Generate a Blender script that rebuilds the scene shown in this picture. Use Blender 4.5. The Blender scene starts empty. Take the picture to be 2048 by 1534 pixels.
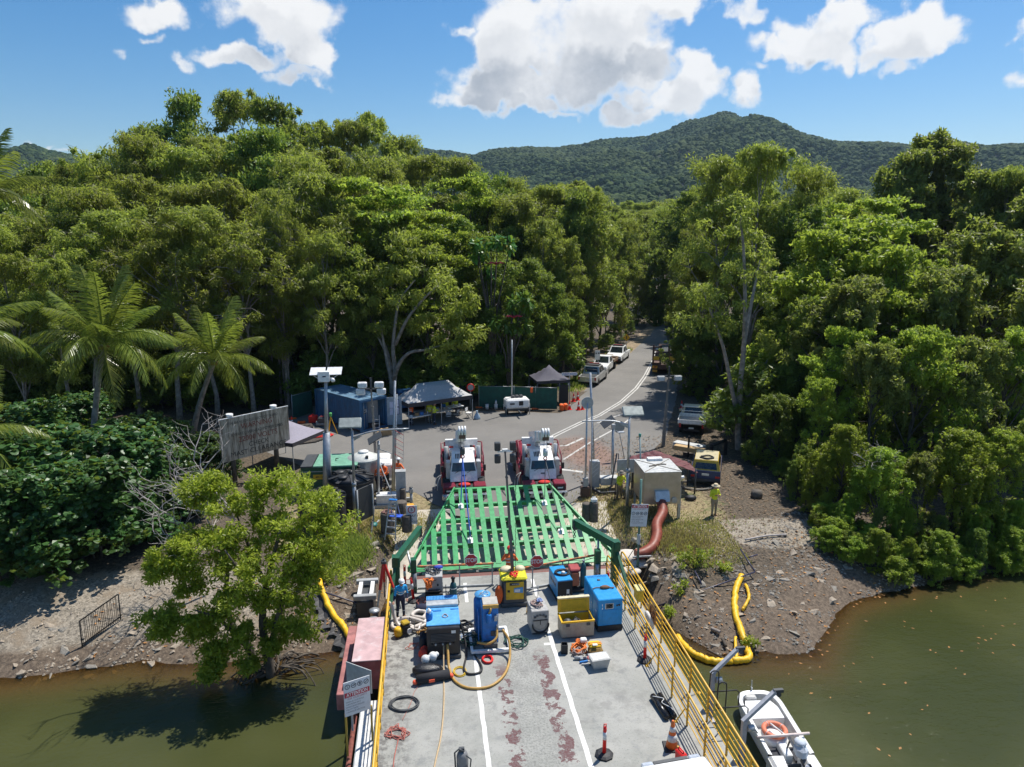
import bpy, math, random
import numpy as np
from mathutils import Vector, Matrix, Euler
random.seed(7)
PI = math.pi
sc = bpy.context.scene
COL = sc.collection
# ------------------------------------------------------------------ camera
F, CH = 1440.0, 15.2
PIT = math.atan(305/F); YAW = math.atan(181/F*math.cos(PIT))
cam_d = bpy.data.cameras.new("camera"); cam = bpy.data.objects.new("camera", cam_d); COL.objects.link(cam)
cam_d.sensor_width = 36; cam_d.lens = 36*F/2048; cam_d.clip_end = 9000; cam_d.clip_start = .3
cam.location = (0, 0, CH); cam.rotation_euler = (PI/2-PIT, 0, -YAW)
sc.camera = cam
_cp, _sp, _cs, _ss = math.cos(PIT), math.sin(PIT), math.cos(YAW), math.sin(YAW)
_fw = Vector((_ss*_cp, _cs*_cp, -_sp)); _rt = Vector((_cs, -_ss, 0)); _up = Vector((_ss*_sp, _cs*_sp, _cp))
def ray(u, v): return _fw + _rt*((u-1024)/F) - _up*((v-767)/F)
def G(u, v, z=0.0):            # point of the photograph on the level z
    d = ray(u, v); t = (z-CH)/d.z
    return Vector((d.x*t, d.y*t, z))
def V(u, v, y):                # point of the photograph at the distance y
    d = ray(u, v); t = y/d.y
    return Vector((d.x*t, y, CH+d.z*t))
# ------------------------------------------------------------------ sun, sky, exposure
SUN_EL = math.radians(62); SUN_AZ = math.atan2(.74, .67)
to_sun = Vector((math.sin(SUN_AZ)*math.cos(SUN_EL), math.cos(SUN_AZ)*math.cos(SUN_EL), math.sin(SUN_EL)))
sun_d = bpy.data.lights.new("sun", 'SUN'); sun = bpy.data.objects.new("sun", sun_d); COL.objects.link(sun)
sun_d.energy = 4.7; sun_d.angle = math.radians(.55); sun_d.color = (1, .955, .88)
sun.rotation_euler = (-to_sun).to_track_quat('-Z', 'Y').to_euler()
sun.location = to_sun*200
vs = sc.view_settings
vs.view_transform = 'Standard'; vs.look = 'None'; vs.gamma = 1; vs.use_curve_mapping = False; vs.exposure = .34
sc.cycles.max_bounces = 7; sc.cycles.diffuse_bounces = 3; sc.cycles.transparent_max_bounces = 8
sc.cycles.glossy_bounces = 3; sc.cycles.transmission_bounces = 3
sc.cycles.use_denoising = True
world = bpy.data.worlds.new("World"); sc.world = world; world.use_nodes = True
def NT(nt):
    class W: pass
    w = W(); w.nt = nt
    def n(t, **kw):
        nd = nt.nodes.new(t)
        for k, val in kw.items():
            if k.startswith('i_'): nd.inputs[k[2:].replace('_', ' ')].default_value = val
            elif k[0] == 'I': nd.inputs[int(k[1:])].default_value = val
            else: setattr(nd, k, val)
        return nd
    def l(a, b): nt.links.new(a, b)
    def math_(op, a, b=None, c=None, clamp=False):
        nd = nt.nodes.new('ShaderNodeMath'); nd.operation = op; nd.use_clamp = clamp
        for i, x in enumerate((a, b, c)):
            if x is None: continue
            if isinstance(x, (int, float)): nd.inputs[i].default_value = x
            else: nt.links.new(x, nd.inputs[i])
        return nd.outputs[0]
    def mixc(f, a, b, mode='MIX'):
        nd = nt.nodes.new('ShaderNodeMix'); nd.data_type = 'RGBA'; nd.blend_type = mode
        for i, x in ((0, f), (6, a), (7, b)):
            if isinstance(x, (int, float)): nd.inputs[i].default_value = x
            elif isinstance(x, (tuple, list)): nd.inputs[i].default_value = tuple(x)+((1,) if len(x) == 3 else ())
            else: nt.links.new(x, nd.inputs[i])
        return nd.outputs[2]
    def ramp(f, a, b, lo=0.0, hi=1.0):
        nd = nt.nodes.new('ShaderNodeMapRange'); nd.interpolation_type = 'SMOOTHSTEP'
        nt.links.new(f, nd.inputs[0])
        for i, x in ((1, a), (2, b), (3, lo), (4, hi)): nd.inputs[i].default_value = x
        return nd.outputs[0]
    def noise(vec, scale, detail=3.0, rough=.55, dim='3D'):
        nd = nt.nodes.new('ShaderNodeTexNoise'); nd.noise_dimensions = dim
        nd.inputs['Scale'].default_value = scale; nd.inputs['Detail'].default_value = detail; nd.inputs['Roughness'].default_value = rough
        if vec is not None: nt.links.new(vec, nd.inputs['Vector'])
        return nd.outputs[0]
    def vm(op, a, b=None):
        nd = nt.nodes.new('ShaderNodeVectorMath'); nd.operation = op
        for i, x in enumerate((a, b)):
            if x is None: continue
            if isinstance(x, (tuple, list, Vector)): nd.inputs[i].default_value = tuple(x)
            else: nt.links.new(x, nd.inputs[i])
        return nd
    w.n, w.l, w.math, w.mix, w.ramp, w.noise, w.vm = n, l, math_, mixc, ramp, noise, vm
    return w
# clouds: (u, v, ru, rv) read off the photograph, stored as directions of the sky
CLOUDS = [(1130,50,210,85),(1010,165,125,52),(1190,130,150,85),(1060,205,90,28),(1330,15,100,45),(925,188,55,20),(1000,80,70,70),
 (1340,200,100,55),(1395,160,62,45),(1260,243,65,26),(1490,185,40,36),(1120,226,40,12),
 (560,15,125,62),(605,90,62,66),(495,118,78,32),(585,160,55,24),(330,12,58,28),
 (1640,45,95,48),(1560,90,60,26),(1690,95,35,45),(1830,60,88,52),(1875,38,60,46),(1775,90,60,30),(1812,128,38,18),
 (400,140,34,28),(920,45,40,18),(1530,132,30,12),(75,284,34,9),(160,297,46,8),(2050,60,30,55),(2050,145,26,20),(1485,30,40,26),(240,88,18,8),(320,76,20,12)]
nt = world.node_tree; nt.nodes.clear(); w = NT(nt)
grp = bpy.data.node_groups.new("cloud_density", 'ShaderNodeTree')
grp.interface.new_socket("P", in_out='INPUT', socket_type='NodeSocketVector')
grp.interface.new_socket("D", in_out='OUTPUT', socket_type='NodeSocketFloat')
g = NT(grp); gi = g.n('NodeGroupInput'); go = g.n('NodeGroupOutput')
def ncol(s_, d_):
    nd = g.n('ShaderNodeTexNoise', i_Scale=s_, i_Detail=d_, i_Roughness=.6); g.l(gi.outputs[0], nd.inputs['Vector']); return g.vm('SUBTRACT', nd.outputs['Color'], (.5, .5, .5)).outputs[0]
warp = g.vm('ADD', gi.outputs[0], g.vm('ADD', g.vm('MULTIPLY', ncol(9.0, 3), (.13, .10, 0)).outputs[0], g.vm('MULTIPLY', ncol(26.0, 4), (.05, .045, 0)).outputs[0]).outputs[0]).outputs[0]
acc = None
for (u, v, ru, rv) in CLOUDS:
    d = ray(u, v).normalized(); az = math.atan2(d.x, d.y); el = math.asin(d.z)
    s = g.vm('SUBTRACT', warp, (az, el, 0)).outputs[0]
    m = g.vm('MULTIPLY', s, (F/ru*1.03, F/rv*1.03, 0)).outputs[0]
    k = g.math('SUBTRACT', 1.0, g.vm('LENGTH', m).outputs['Value'])
    k = g.math('MINIMUM', g.math('MULTIPLY', k, min(2.6, (ru*rv)**.5/26)), min(1.0, (ru*rv)**.5/70+.25))
    acc = k if acc is None else g.math('SMOOTH_MAX', acc, k, .1)
# beyond the frame: scattered cumulus of the same kind
sep = g.n('ShaderNodeSeparateXYZ'); g.l(gi.outputs[0], sep.inputs[0])
off = g.ramp(g.math('ABSOLUTE', g.math('SUBTRACT', sep.outputs[0], YAW)), .68, .85)
hi = g.ramp(sep.outputs[1], .36, .5)
outw = g.math('MAXIMUM', off, hi)
big = g.noise(gi.outputs[0], 3.2, 2, .5)
gen = g.math('MULTIPLY', g.math('SUBTRACT', big, .58), 4.0)
gen = g.math('SUBTRACT', g.math('MULTIPLY', gen, outw), g.math('MULTIPLY', g.math('SUBTRACT', 1.0, outw), 1.0))
acc = g.math('MAXIMUM', acc, gen)
n1 = g.math('SUBTRACT', g.noise(gi.outputs[0], 14, 10, .64), .5)
n2 = g.math('SUBTRACT', g.noise(gi.outputs[0], 6, 4, .5), .5)
g.l(g.math('ADD', acc, g.math('ADD', g.math('MULTIPLY', n1, 2.0), g.math('MULTIPLY', n2, .9))), go.inputs[0])
tc = w.n('ShaderNodeTexCoord')
sp = w.n('ShaderNodeSeparateXYZ'); w.l(tc.outputs['Generated'], sp.inputs[0])
azn = w.math('ARCTAN2', sp.outputs[0], sp.outputs[1]); eln = w.math('ARCSINE', sp.outputs[2])
cmb = w.n('ShaderNodeCombineXYZ'); w.l(azn, cmb.inputs[0]); w.l(eln, cmb.inputs[1])
def cd(vec):
    gn = w.n('ShaderNodeGroup'); gn.node_tree = grp; w.l(vec, gn.inputs[0]); return gn.outputs[0]
d0 = cd(cmb.outputs[0])
d1 = cd(w.vm('ADD', cmb.outputs[0], (.012, .028, 0)).outputs[0])
d2 = cd(w.vm('ADD', cmb.outputs[0], (.02, .07, 0)).outputs[0])
mask = w.math('POWER', w.ramp(d0, -.05, .8), 1.1)
thick = w.ramp(d2, .2, 1.25); above = w.ramp(d1, .2, 1.5)
fl_ = w.math('MULTIPLY', w.math('SUBTRACT', w.noise(cmb.outputs[0], 22, 8, .65), .5), .45)
shade = w.math('MULTIPLY', w.math('ADD', w.math('ADD', w.math('MULTIPLY', thick, .6), w.math('MULTIPLY', above, .4)), fl_), w.ramp(d0, .2, .9), None, True)
ccol = w.mix(shade, (1.0, 1.0, 1.0), (.44, .48, .54))
sky = w.n('ShaderNodeTexSky', sky_type='NISHITA', sun_disc=False, sun_elevation=SUN_EL, sun_rotation=SUN_AZ, altitude=15, air_density=1.0, dust_density=.55, ozone_density=2.6)
bg1 = w.n('ShaderNodeBackground', I1=.094); bg2 = w.n('ShaderNodeBackground', I1=.76)
hs = w.n('ShaderNodeHueSaturation', I1=1.42, I2=1.0); w.l(sky.outputs[0], hs.inputs['Color'])
w.l(hs.outputs[0], bg1.inputs[0]); w.l(ccol, bg2.inputs[0])
mx = w.n('ShaderNodeMixShader'); w.l(w.math('MULTIPLY', mask, w.ramp(eln, -.01, .02)), mx.inputs[0]); w.l(bg1.outputs[0], mx.inputs[1]); w.l(bg2.outputs[0], mx.inputs[2])
wo = w.n('ShaderNodeOutputWorld'); w.l(mx.outputs[0], wo.inputs[0])
# ------------------------------------------------------------------ helpers
class MB:
    def __init__(s): s.v = []; s.f = []; s.s = []
    def add(s, vs, fs, smooth=False):
        o = len(s.v); s.v += [tuple(x) for x in vs]; s.f += [tuple(i+o for i in f) for f in fs]
        s.s += [smooth]*len(fs); return s
    def box(s, c, d, rz=0, R=None, bev=0.0):
        x, y, z = d[0]/2, d[1]/2, d[2]/2
        M = R if R else Matrix.Rotation(rz, 3, 'Z'); c = Vector(c)
        if bev <= 0:
            p = [M @ Vector(q)+c for q in ((-x,-y,-z),(x,-y,-z),(x,y,-z),(-x,y,-z),(-x,-y,z),(x,-y,z),(x,y,z),(-x,y,z))]
            return s.add(p, [(3,2,1,0),(4,5,6,7),(0,1,5,4),(1,2,6,5),(2,3,7,6),(3,0,4,7)])
        b = min(bev, x*.9, y*.9, z*.9); rings = []
        for zz, ins in ((-z, b), (-z+b, 0), (z-b, 0), (z, b)):
            X, Y = x-ins, y-ins; k = b if ins == 0 else b*.6
            rings.append([(-X+k,-Y,zz),(X-k,-Y,zz),(X,-Y+k,zz),(X,Y-k,zz),(X-k,Y,zz),(-X+k,Y,zz),(-X,Y-k,zz),(-X,-Y+k,zz)])
        p = [M @ Vector(q)+c for r in rings for q in r]; f = []
        for r in range(3):
            for i in range(8): j = (i+1) % 8; f.append((r*8+i, r*8+j, r*8+8+j, r*8+8+i))
        f.append(tuple(range(7, -1, -1))); f.append(tuple(range(24, 32)))
        return s.add(p, f)
    def frust(s, c, d0, d1, h, off=(0, 0)):      # base centre, base size, top size, height, top shift; returns the 8 corners
        c = Vector(c); x, y = d0[0]/2, d0[1]/2; X, Y = d1[0]/2, d1[1]/2; ox, oy = off
        p = [c+Vector(q) for q in ((-x,-y,0),(x,-y,0),(x,y,0),(-x,y,0),(-X+ox,-Y+oy,h),(X+ox,-Y+oy,h),(X+ox,Y+oy,h),(-X+ox,Y+oy,h))]
        s.add(p, [(3,2,1,0),(4,5,6,7),(0,1,5,4),(1,2,6,5),(2,3,7,6),(3,0,4,7)]); return p
    def bar(s, a, b, wd, h=None, up=(0, 0, 1)):
        a, b = Vector(a), Vector(b); h = h or wd; t = (b-a); L = t.length
        if L < 1e-6: return s
        t /= L; u = Vector(up)
        if abs(t.dot(u)) > .98: u = Vector((1, 0, 0))
        x = t.cross(u).normalized(); z = x.cross(t)
        return s.box((a+b)/2, (wd, L, h), R=Matrix((x, t, z)).transposed())
    def tube(s, pts, r, n=6, caps=True):
        pts = [Vector(p) for p in pts]; m = len(pts); rs = r if isinstance(r, (list, tuple)) else [r]*m
        t0 = (pts[1]-pts[0]).normalized(); u = t0.orthogonal().normalized(); V_ = []
        for i in range(m):
            t = (pts[min(i+1, m-1)]-pts[max(i-1, 0)])
            t = t.normalized() if t.length > 1e-9 else t0
            u = (u-t*u.dot(t)); u = u.normalized() if u.length > 1e-6 else t.orthogonal().normalized(); w_ = t.cross(u)
            for k in range(n):
                a = 2*PI*k/n; V_.append(pts[i]+(u*math.cos(a)+w_*math.sin(a))*rs[i])
        f = [(i*n+k, i*n+(k+1) % n, i*n+n+(k+1) % n, i*n+n+k) for i in range(m-1) for k in range(n)]
        o = len(s.v); s.add(V_, f, True)
        if caps: s.f += [tuple(o+k for k in range(n-1, -1, -1)), tuple(o+(m-1)*n+k for k in range(n))]; s.s += [False]*2
        return s
    def cyl(s, a, b, r, r1=None, n=12): return s.tube([a, b], [r, r if r1 is None else r1], n)
    def lathe(s, prof, c=(0, 0, 0), n=16, smooth=True, sx=1, sy=1):
        c = Vector(c); V_ = [c+Vector((r*math.cos(2*PI*k/n)*sx, r*math.sin(2*PI*k/n)*sy, z)) for r, z in prof for k in range(n)]
        f = [(i*n+k, i*n+(k+1) % n, i*n+n+(k+1) % n, i*n+n+k) for i in range(len(prof)-1) for k in range(n)]
        o = len(s.v); s.add(V_, f, smooth)
        s.f += [tuple(o+k for k in range(n-1, -1, -1)), tuple(o+(len(prof)-1)*n+k for k in range(n))]; s.s += [False]*2
        return s
    def sph(s, c, r, n=10, m=6, sc_=(1, 1, 1)):
        return s.lathe([(r*math.sin(PI*i/m)*1.0+1e-4, -r*math.cos(PI*i/m)*sc_[2]) for i in range(m+1)], c, n, True, sc_[0], sc_[1])
    def prism(s, poly, h, M=None):              # polygon in local xy, extruded along local z by h
        M = M or Matrix.Identity(4); n = len(poly)
        p = [M @ Vector((x, y, 0)) for x, y in poly]+[M @ Vector((x, y, h)) for x, y in poly]
        return s.add(p, [tuple(range(n-1, -1, -1)), tuple(range(n, 2*n))]+[(i, (i+1) % n, n+(i+1) % n, n+i) for i in range(n)])
    def quad(s, *p): return s.add(p, [tuple(range(len(p)))])
    def patch(s, q, u0, u1, v0, v1, o=.006):     # a pane set proud of the quad q (bl, br, tr, tl)
        q = [Vector(x) for x in q]; n = (q[1]-q[0]).cross(q[3]-q[0]).normalized()*o
        P = lambda u, v: (q[0]*(1-u)+q[1]*u)*(1-v)+(q[3]*(1-u)+q[2]*u)*v+n
        a = [P(u0, v0), P(u1, v0), P(u1, v1), P(u0, v1)]
        b = [x-n*.9 for x in a]
        return s.add(a+b, [(0,1,2,3),(7,6,5,4),(0,4,5,1),(1,5,6,2),(2,6,7,3),(3,7,4,0)])
    def torus(s, c, R_, r, n=20, m=8, M=None):
        M = M or Matrix.Identity(3); c = Vector(c); V_ = []
        for i in range(n):
            for k in range(m):
                a, b = 2*PI*i/n, 2*PI*k/m
                V_.append(c+M @ Vector(((R_+r*math.cos(b))*math.cos(a), (R_+r*math.cos(b))*math.sin(a), r*math.sin(b))))
        return s.add(V_, [(i*m+k, ((i+1) % n)*m+k, ((i+1) % n)*m+(k+1) % m, i*m+(k+1) % m) for i in range(n) for k in range(m)], True)
    def mesh(s, name):
        me = bpy.data.meshes.new(name); me.from_pydata(s.v, [], s.f)
        me.polygons.foreach_set('use_smooth', s.s); me.update(); return me
def link(name, me, m=None, parent=None):
    o = bpy.data.objects.new(name, me); COL.objects.link(o)
    if m is not None and me is not None and not me.materials: me.materials.append(m)
    if parent is not None: o.parent = parent
    return o
def tag(o, label, cat, group=None):
    o['label'] = label; o['category'] = cat
    if group: o['group'] = group
    return o
def thing(name, label, cat, loc=(0, 0, 0), rz=0, group=None):
    o = bpy.data.objects.new(name, None); COL.objects.link(o); o.empty_display_size = .3
    o.location = loc; o.rotation_euler = (0, 0, rz); return tag(o, label, cat, group)
def part(p, name, mb, m, label=None):
    o = link(name, mb.mesh(name) if isinstance(mb, MB) else mb, m, p)
    if label: o['label'] = label
    return o
def solo(name, label, cat, mb, m, loc=(0, 0, 0), rz=0, group=None):
    o = link(name, mb.mesh(name), m); o.location = loc; o.rotation_euler = (0, 0, rz); return tag(o, label, cat, group)
def struct(name, me, m, kind='structure'):
    o = link(name, me.mesh(name) if isinstance(me, MB) else me, m); o['kind'] = kind; return o
def dup(o, loc=None, rz=None, label=None, group=None, parent=None):
    c = o.copy(); COL.objects.link(c)
    if parent is not None: c.parent = parent
    if loc is not None: c.location = loc
    if rz is not None: c.rotation_euler = (0, 0, rz)
    if label: c['label'] = label
    if group: c['group'] = group
    for ch in o.children: dup(ch, parent=c)
    return c
_mats = {}
def mat(name, col, rough=.55, metal=0.0, var=.12, scale=6.0, bump=0.0, dirt=0.0, dirtcol=(.16, .12, .08), spec=.5, trans=0.0):
    if name in _mats: return _mats[name]
    m = bpy.data.materials.new(name); m.use_nodes = True; nt = m.node_tree; w = NT(nt)
    b = nt.nodes['Principled BSDF']; tc = w.n('ShaderNodeTexCoord'); P = tc.outputs['Object']
    n = w.noise(P, scale, 5, .6)
    f = w.ramp(n, .3, .7); lo = tuple(c*(1-var) for c in col); hi = tuple(min(1, c*(1+var)) for c in col)
    c = w.mix(f, lo, hi)
    if dirt > 0:
        n2 = w.noise(P, scale*.45+1.3, 6, .68); c = w.mix(w.math('MULTIPLY', w.ramp(n2, .52, .72), dirt), c, dirtcol)
    w.l(c, b.inputs['Base Color'])
    w.l(w.ramp(n, .2, .8, max(0, rough-.08), min(1, rough+.08)), b.inputs['Roughness'])
    b.inputs['Metallic'].default_value = metal; b.inputs['Specular IOR Level'].default_value = spec
    if trans: b.inputs['Transmission Weight'].default_value = trans
    if bump:
        bn = w.n('ShaderNodeBump', I0=bump, I1=.02); w.l(w.noise(P, scale*5, 4), bn.inputs['Height']); w.l(bn.outputs[0], b.inputs['Normal'])
    _mats[name] = m; return m
FONT = bpy.data.fonts.load('<builtin>') if False else None
def text(p, name, s, h, loc, rot=(PI/2, 0, 0), m=None, ax='CENTER', sx=1.0, bold=.0, label=None):
    cu = bpy.data.curves.new(name, 'FONT'); cu.body = s; cu.size = h*1.38; cu.align_x = ax; cu.align_y = 'CENTER'; cu.offset = bold; cu.resolution_u = 3
    o = bpy.data.objects.new(name, cu); me = bpy.data.meshes.new_from_object(o); bpy.data.objects.remove(o); bpy.data.curves.remove(cu)
    me.name = name; me.materials.clear()
    me.transform(Matrix.Translation(loc) @ Euler(rot).to_matrix().to_4x4() @ Matrix.Diagonal((sx, 1, 1, 1)))
    o = link(name, me, m, p)
    if label: o['label'] = label
    return o
def cat_pts(pts, k=6):           # smooth curve through points
    P = [Vector(p) for p in pts]; P = [P[0]*2-P[1]]+P+[P[-1]*2-P[-2]]; out = []
    for i in range(1, len(P)-2):
        a, b, c, d = P[i-1:i+3]
        for j in range(k):
            t = j/k; out.append(.5*((2*b)+(c-a)*t+(2*a-5*b+4*c-d)*t*t+(3*b-a-3*c+d)*t**3))
    return out+[P[-2]]
# common materials
white = mat('white_paint', (.78, .78, .76), .4, dirt=.15); steel = mat('galvanised_steel', (.42, .44, .46), .45, .6, dirt=.15)
grey = mat('grey_paint', (.36, .37, .37), .5, dirt=.2); dgrey = mat('dark_grey', (.06, .065, .07), .5); black = mat('black_rubber', (.018, .018, .02), .6)
glass = mat('dark_glass', (.015, .022, .028), .08, var=.3, spec=.8); yellow = mat('yellow_paint', (.72, .42, .015), .45, dirt=.12)
railyel = mat('rail_yellow', (.70, .40, .03), .45, dirt=.15); orange = mat('orange_plastic', (.85, .14, .02), .5); red = mat('red_paint', (.55, .03, .03), .45, dirt=.1)
blue = mat('blue_paint', (.012, .17, .50), .45, var=.2, dirt=.3, dirtcol=(.08, .14, .24)); ltblue = mat('light_blue_paint', (.10, .36, .68), .42, dirt=.15); navy = mat('navy', (.015, .02, .05), .8)
darkgreen = mat('dark_green_paint', (.010, .095, .045), .4, dirt=.15); green = mat('bright_green_paint', (.010, .29, .075), .42, var=.18, dirt=.35, dirtcol=(.06, .22, .09))
rust = mat('rust_primer', (.20, .06, .045), .7, var=.3, dirt=.3); wood = mat('grey_timber', (.10, .085, .07), .85, var=.35, bump=.4); tan = mat('tan_hose', (.48, .28, .07), .5)
reflect = mat('reflective_silver', (.62, .64, .64), .35); redp = mat('red_plastic', (.75, .02, .015), .45); cream = mat('cream_paint', (.62, .55, .36), .55, dirt=.2)
lens_m = mat('lamp_lens', (.62, .66, .68), .15); lens_d = mat('dark_lamp_lens', (.05, .055, .06), .12); maroon = mat('maroon_paint', (.20, .012, .03), .4, dirt=.12); concrete = mat('concrete', (.40, .375, .33), .85, var=.15, dirt=.3, dirtcol=(.22, .2, .17), bump=.2)
canvas_g = mat('grey_canvas', (.42, .42, .42), .8, var=.08); canvas_d = mat('dark_canvas', (.085, .08, .105), .8, var=.1); canvas_p = mat('purple_grey_canvas', (.27, .25, .30), .8, var=.08)
# ------------------------------------------------------------------ terrain and water
SH = [(-400, 34), (-60, 30), (-30, 27.6), (-16, 26.2), (-11.5, 26.7), (-8, 26.2), (-3.2, 26.6), (-1.5, 29.2), (9, 29.4), (10.2, 26), (11.2, 24.3), (15, 24.1), (16, 25.2), (18.5, 27.6), (22.6, 28.7), (29, 29.8), (60, 32), (400, 36)]
shx, shy = np.array([p[0] for p in SH], float), np.array([p[1] for p in SH], float)
RUN = np.interp
WATER = -1.2
def hash2(x, y): return (np.sin(x*12.9898+y*78.233)*43758.5453) % 1.0
def vnoise(x, y):
    xi, yi = np.floor(x), np.floor(y); fx, fy = x-xi, y-yi; fx = fx*fx*(3-2*fx); fy = fy*fy*(3-2*fy)
    a, b, c, d = hash2(xi, yi), hash2(xi+1, yi), hash2(xi, yi+1), hash2(xi+1, yi+1)
    return (a*(1-fx)+b*fx)*(1-fy)+(c*(1-fx)+d*fx)*fy
def fbm(x, y, o=4):
    s, a = 0, .5
    for i in range(o): s = s+a*vnoise(x+i*17.3, y-i*9.1); x = x*2.03; y = y*2.03; a *= .5
    return s
APR = [(-1.9, 29.6), (9.6, 29.6), (9.6, 37.3), (-1.9, 37.3)]     # concrete boat ramp
def ground_h(x, y):
    x, y = np.asarray(x, float), np.asarray(y, float)
    d = y-np.interp(x, shx, shy)
    run = np.interp(x, [-30, -16, -6, -2, 9, 11, 15, 20, 30], [7, 7, 8, 7, 7, 8.5, 9, 6, 3.5])
    t = np.clip(d/run, -1.2, 1)
    h = np.where(t >= 0, WATER+1.5*(1-(1-np.clip(t, 0, 1))**1.6), WATER+t*3.2)
    rough = np.clip(1-np.abs(d-2.5)/5, 0, 1)
    h = h+(fbm(x*1.3, y*1.3)-.47)*.42*rough+(fbm(x*.35, y*.35, 3)-.45)*.35*np.clip(1-np.abs(d-4)/7, 0, 1)
    inap = np.clip(np.minimum(np.minimum(x+2.6, 10.3-x), np.minimum(y-28.5, 40-y))/.6, 0, 1)
    ap = np.interp(y, [28, 30, 37.3, 40], [-1.75, -1.35, .22, .24])
    h = h*(1-inap)+ap*inap
    return h
def asphalt_pts(): return None
gx = np.unique(np.concatenate([np.arange(-42, 42, .4), -42-np.geomspace(.5, 2500, 45), 42+np.geomspace(.5, 2500, 45)]))
gy = np.unique(np.concatenate([np.arange(16, 50, .4), np.arange(50, 120, 2.0), 120+np.geomspace(2, 2700, 30), 16-np.geomspace(.5, 900, 25)]))
X, Y = np.meshgrid(gx, gy)
Z = ground_h(X, Y)
Z = np.where(Y > 38, np.minimum(Z, .262), Z)
def grid_mesh(name, X, Y, Z, attrs={}):
    r, c = X.shape; me = bpy.data.meshes.new(name)
    v = np.stack([X, Y, Z], -1).reshape(-1, 3).astype(np.float32)
    i = (np.arange(r-1)[:, None]*c+np.arange(c-1)[None]).reshape(-1)
    q = np.stack([i, i+1, i+c+1, i+c], 1).astype(np.int32)
    np_fill(me, v, q)
    for k, a in attrs.items():
        at = me.attributes.new(k, 'FLOAT', 'POINT'); at.data.foreach_set('value', np.asarray(a, np.float32).reshape(-1))
    return me
def np_fill(me, v, q, smooth=True):
    me.vertices.add(len(v)); me.vertices.foreach_set('co', np.ascontiguousarray(v, np.float32).reshape(-1))
    k = q.shape[1]
    me.loops.add(q.size); me.loops.foreach_set('vertex_index', np.ascontiguousarray(q, np.int32).reshape(-1))
    me.polygons.add(len(q)); me.polygons.foreach_set('loop_start', np.arange(0, q.size, k, dtype=np.int32))
    me.polygons.foreach_set('use_smooth', np.full(len(q), smooth)); me.update(calc_edges=True); me.validate()
D = Y-np.interp(X, shx, shy)
rmp = lambda x, a, b: np.clip((x-a)/(b-a), 0, 1)
gravelL = rmp(-X, 4.5, 8)*rmp(D, .3, 2.0)*(1-rmp(D, 4.2, 6.5)*.8)  # gravel stops short of the thicket; darker ground colour there stands in for shade
gravelR = np.exp(-(((X-16.5)/4.2)**2+((Y-32.6)/1.5)**2)*1.1)*1.6
gravel = np.clip(np.maximum(gravelL, gravelR), 0, 1)
mud = 1-rmp(D, 1.5, 5.0)
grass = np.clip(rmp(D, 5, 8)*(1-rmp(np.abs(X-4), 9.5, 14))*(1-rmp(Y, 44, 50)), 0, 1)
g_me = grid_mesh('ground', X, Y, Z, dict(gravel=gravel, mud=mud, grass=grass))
def attr(w, k): return w.n('ShaderNodeAttribute', attribute_name=k).outputs['Fac']
def new_mat(name):
    m = bpy.data.materials.new(name); m.use_nodes = True; return m, NT(m.node_tree), m.node_tree.nodes['Principled BSDF']
gm, w, b = new_mat('ground_soil')
P = w.n('ShaderNodeTexCoord').outputs['Object']
nA = w.noise(P, .9, 6, .65); nB = w.noise(P, 7, 5, .7); nC = w.noise(P, 28, 4, .7)
litter = w.mix(w.ramp(nB, .38, .66), (.05, .04, .028), (.16, .12, .08))  # forest litter; on the upper left bank its dark tone paints shaded gravel
dry = w.mix(w.ramp(nB, .35, .65), (.16, .125, .06), (.36, .29, .16)); dry = w.mix(w.ramp(nA, .5, .68), dry, (.10, .12, .035))
dry = w.mix(w.ramp(nA, .30, .42, .8, 0), dry, (.17, .12, .075))
mudc = w.mix(w.ramp(nB, .35, .7), (.085, .062, .043), (.21, .158, .11))
vor = w.n('ShaderNodeTexVoronoi', i_Scale=14.0); w.l(P, vor.inputs['Vector'])
sepc = w.n('ShaderNodeSeparateColor'); w.l(vor.outputs['Color'], sepc.inputs[0])
grav = w.mix(sepc.outputs[0], (.15, .13, .10), (.40, .345, .27)); grav = w.mix(w.ramp(nA, .45, .7), grav, (.25, .195, .135))
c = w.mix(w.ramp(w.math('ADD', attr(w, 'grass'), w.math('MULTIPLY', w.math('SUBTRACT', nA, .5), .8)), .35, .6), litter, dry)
c = w.mix(w.ramp(w.math('ADD', attr(w, 'mud'), w.math('MULTIPLY', w.math('SUBTRACT', nB, .5), .5)), .3, .7), c, mudc)
c = w.mix(w.ramp(w.math('ADD', attr(w, 'gravel'), w.math('MULTIPLY', w.math('SUBTRACT', nA, .5), .9)), .4, .65), c, grav)
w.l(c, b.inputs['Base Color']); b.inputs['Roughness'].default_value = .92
bn = w.n('ShaderNodeBump', I0=.7, I1=.06); w.l(w.math('ADD', nB, w.math('MULTIPLY', nC, .5)), bn.inputs['Height']); w.l(bn.outputs[0], b.inputs['Normal'])
struct('ground', g_me, gm)
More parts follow.
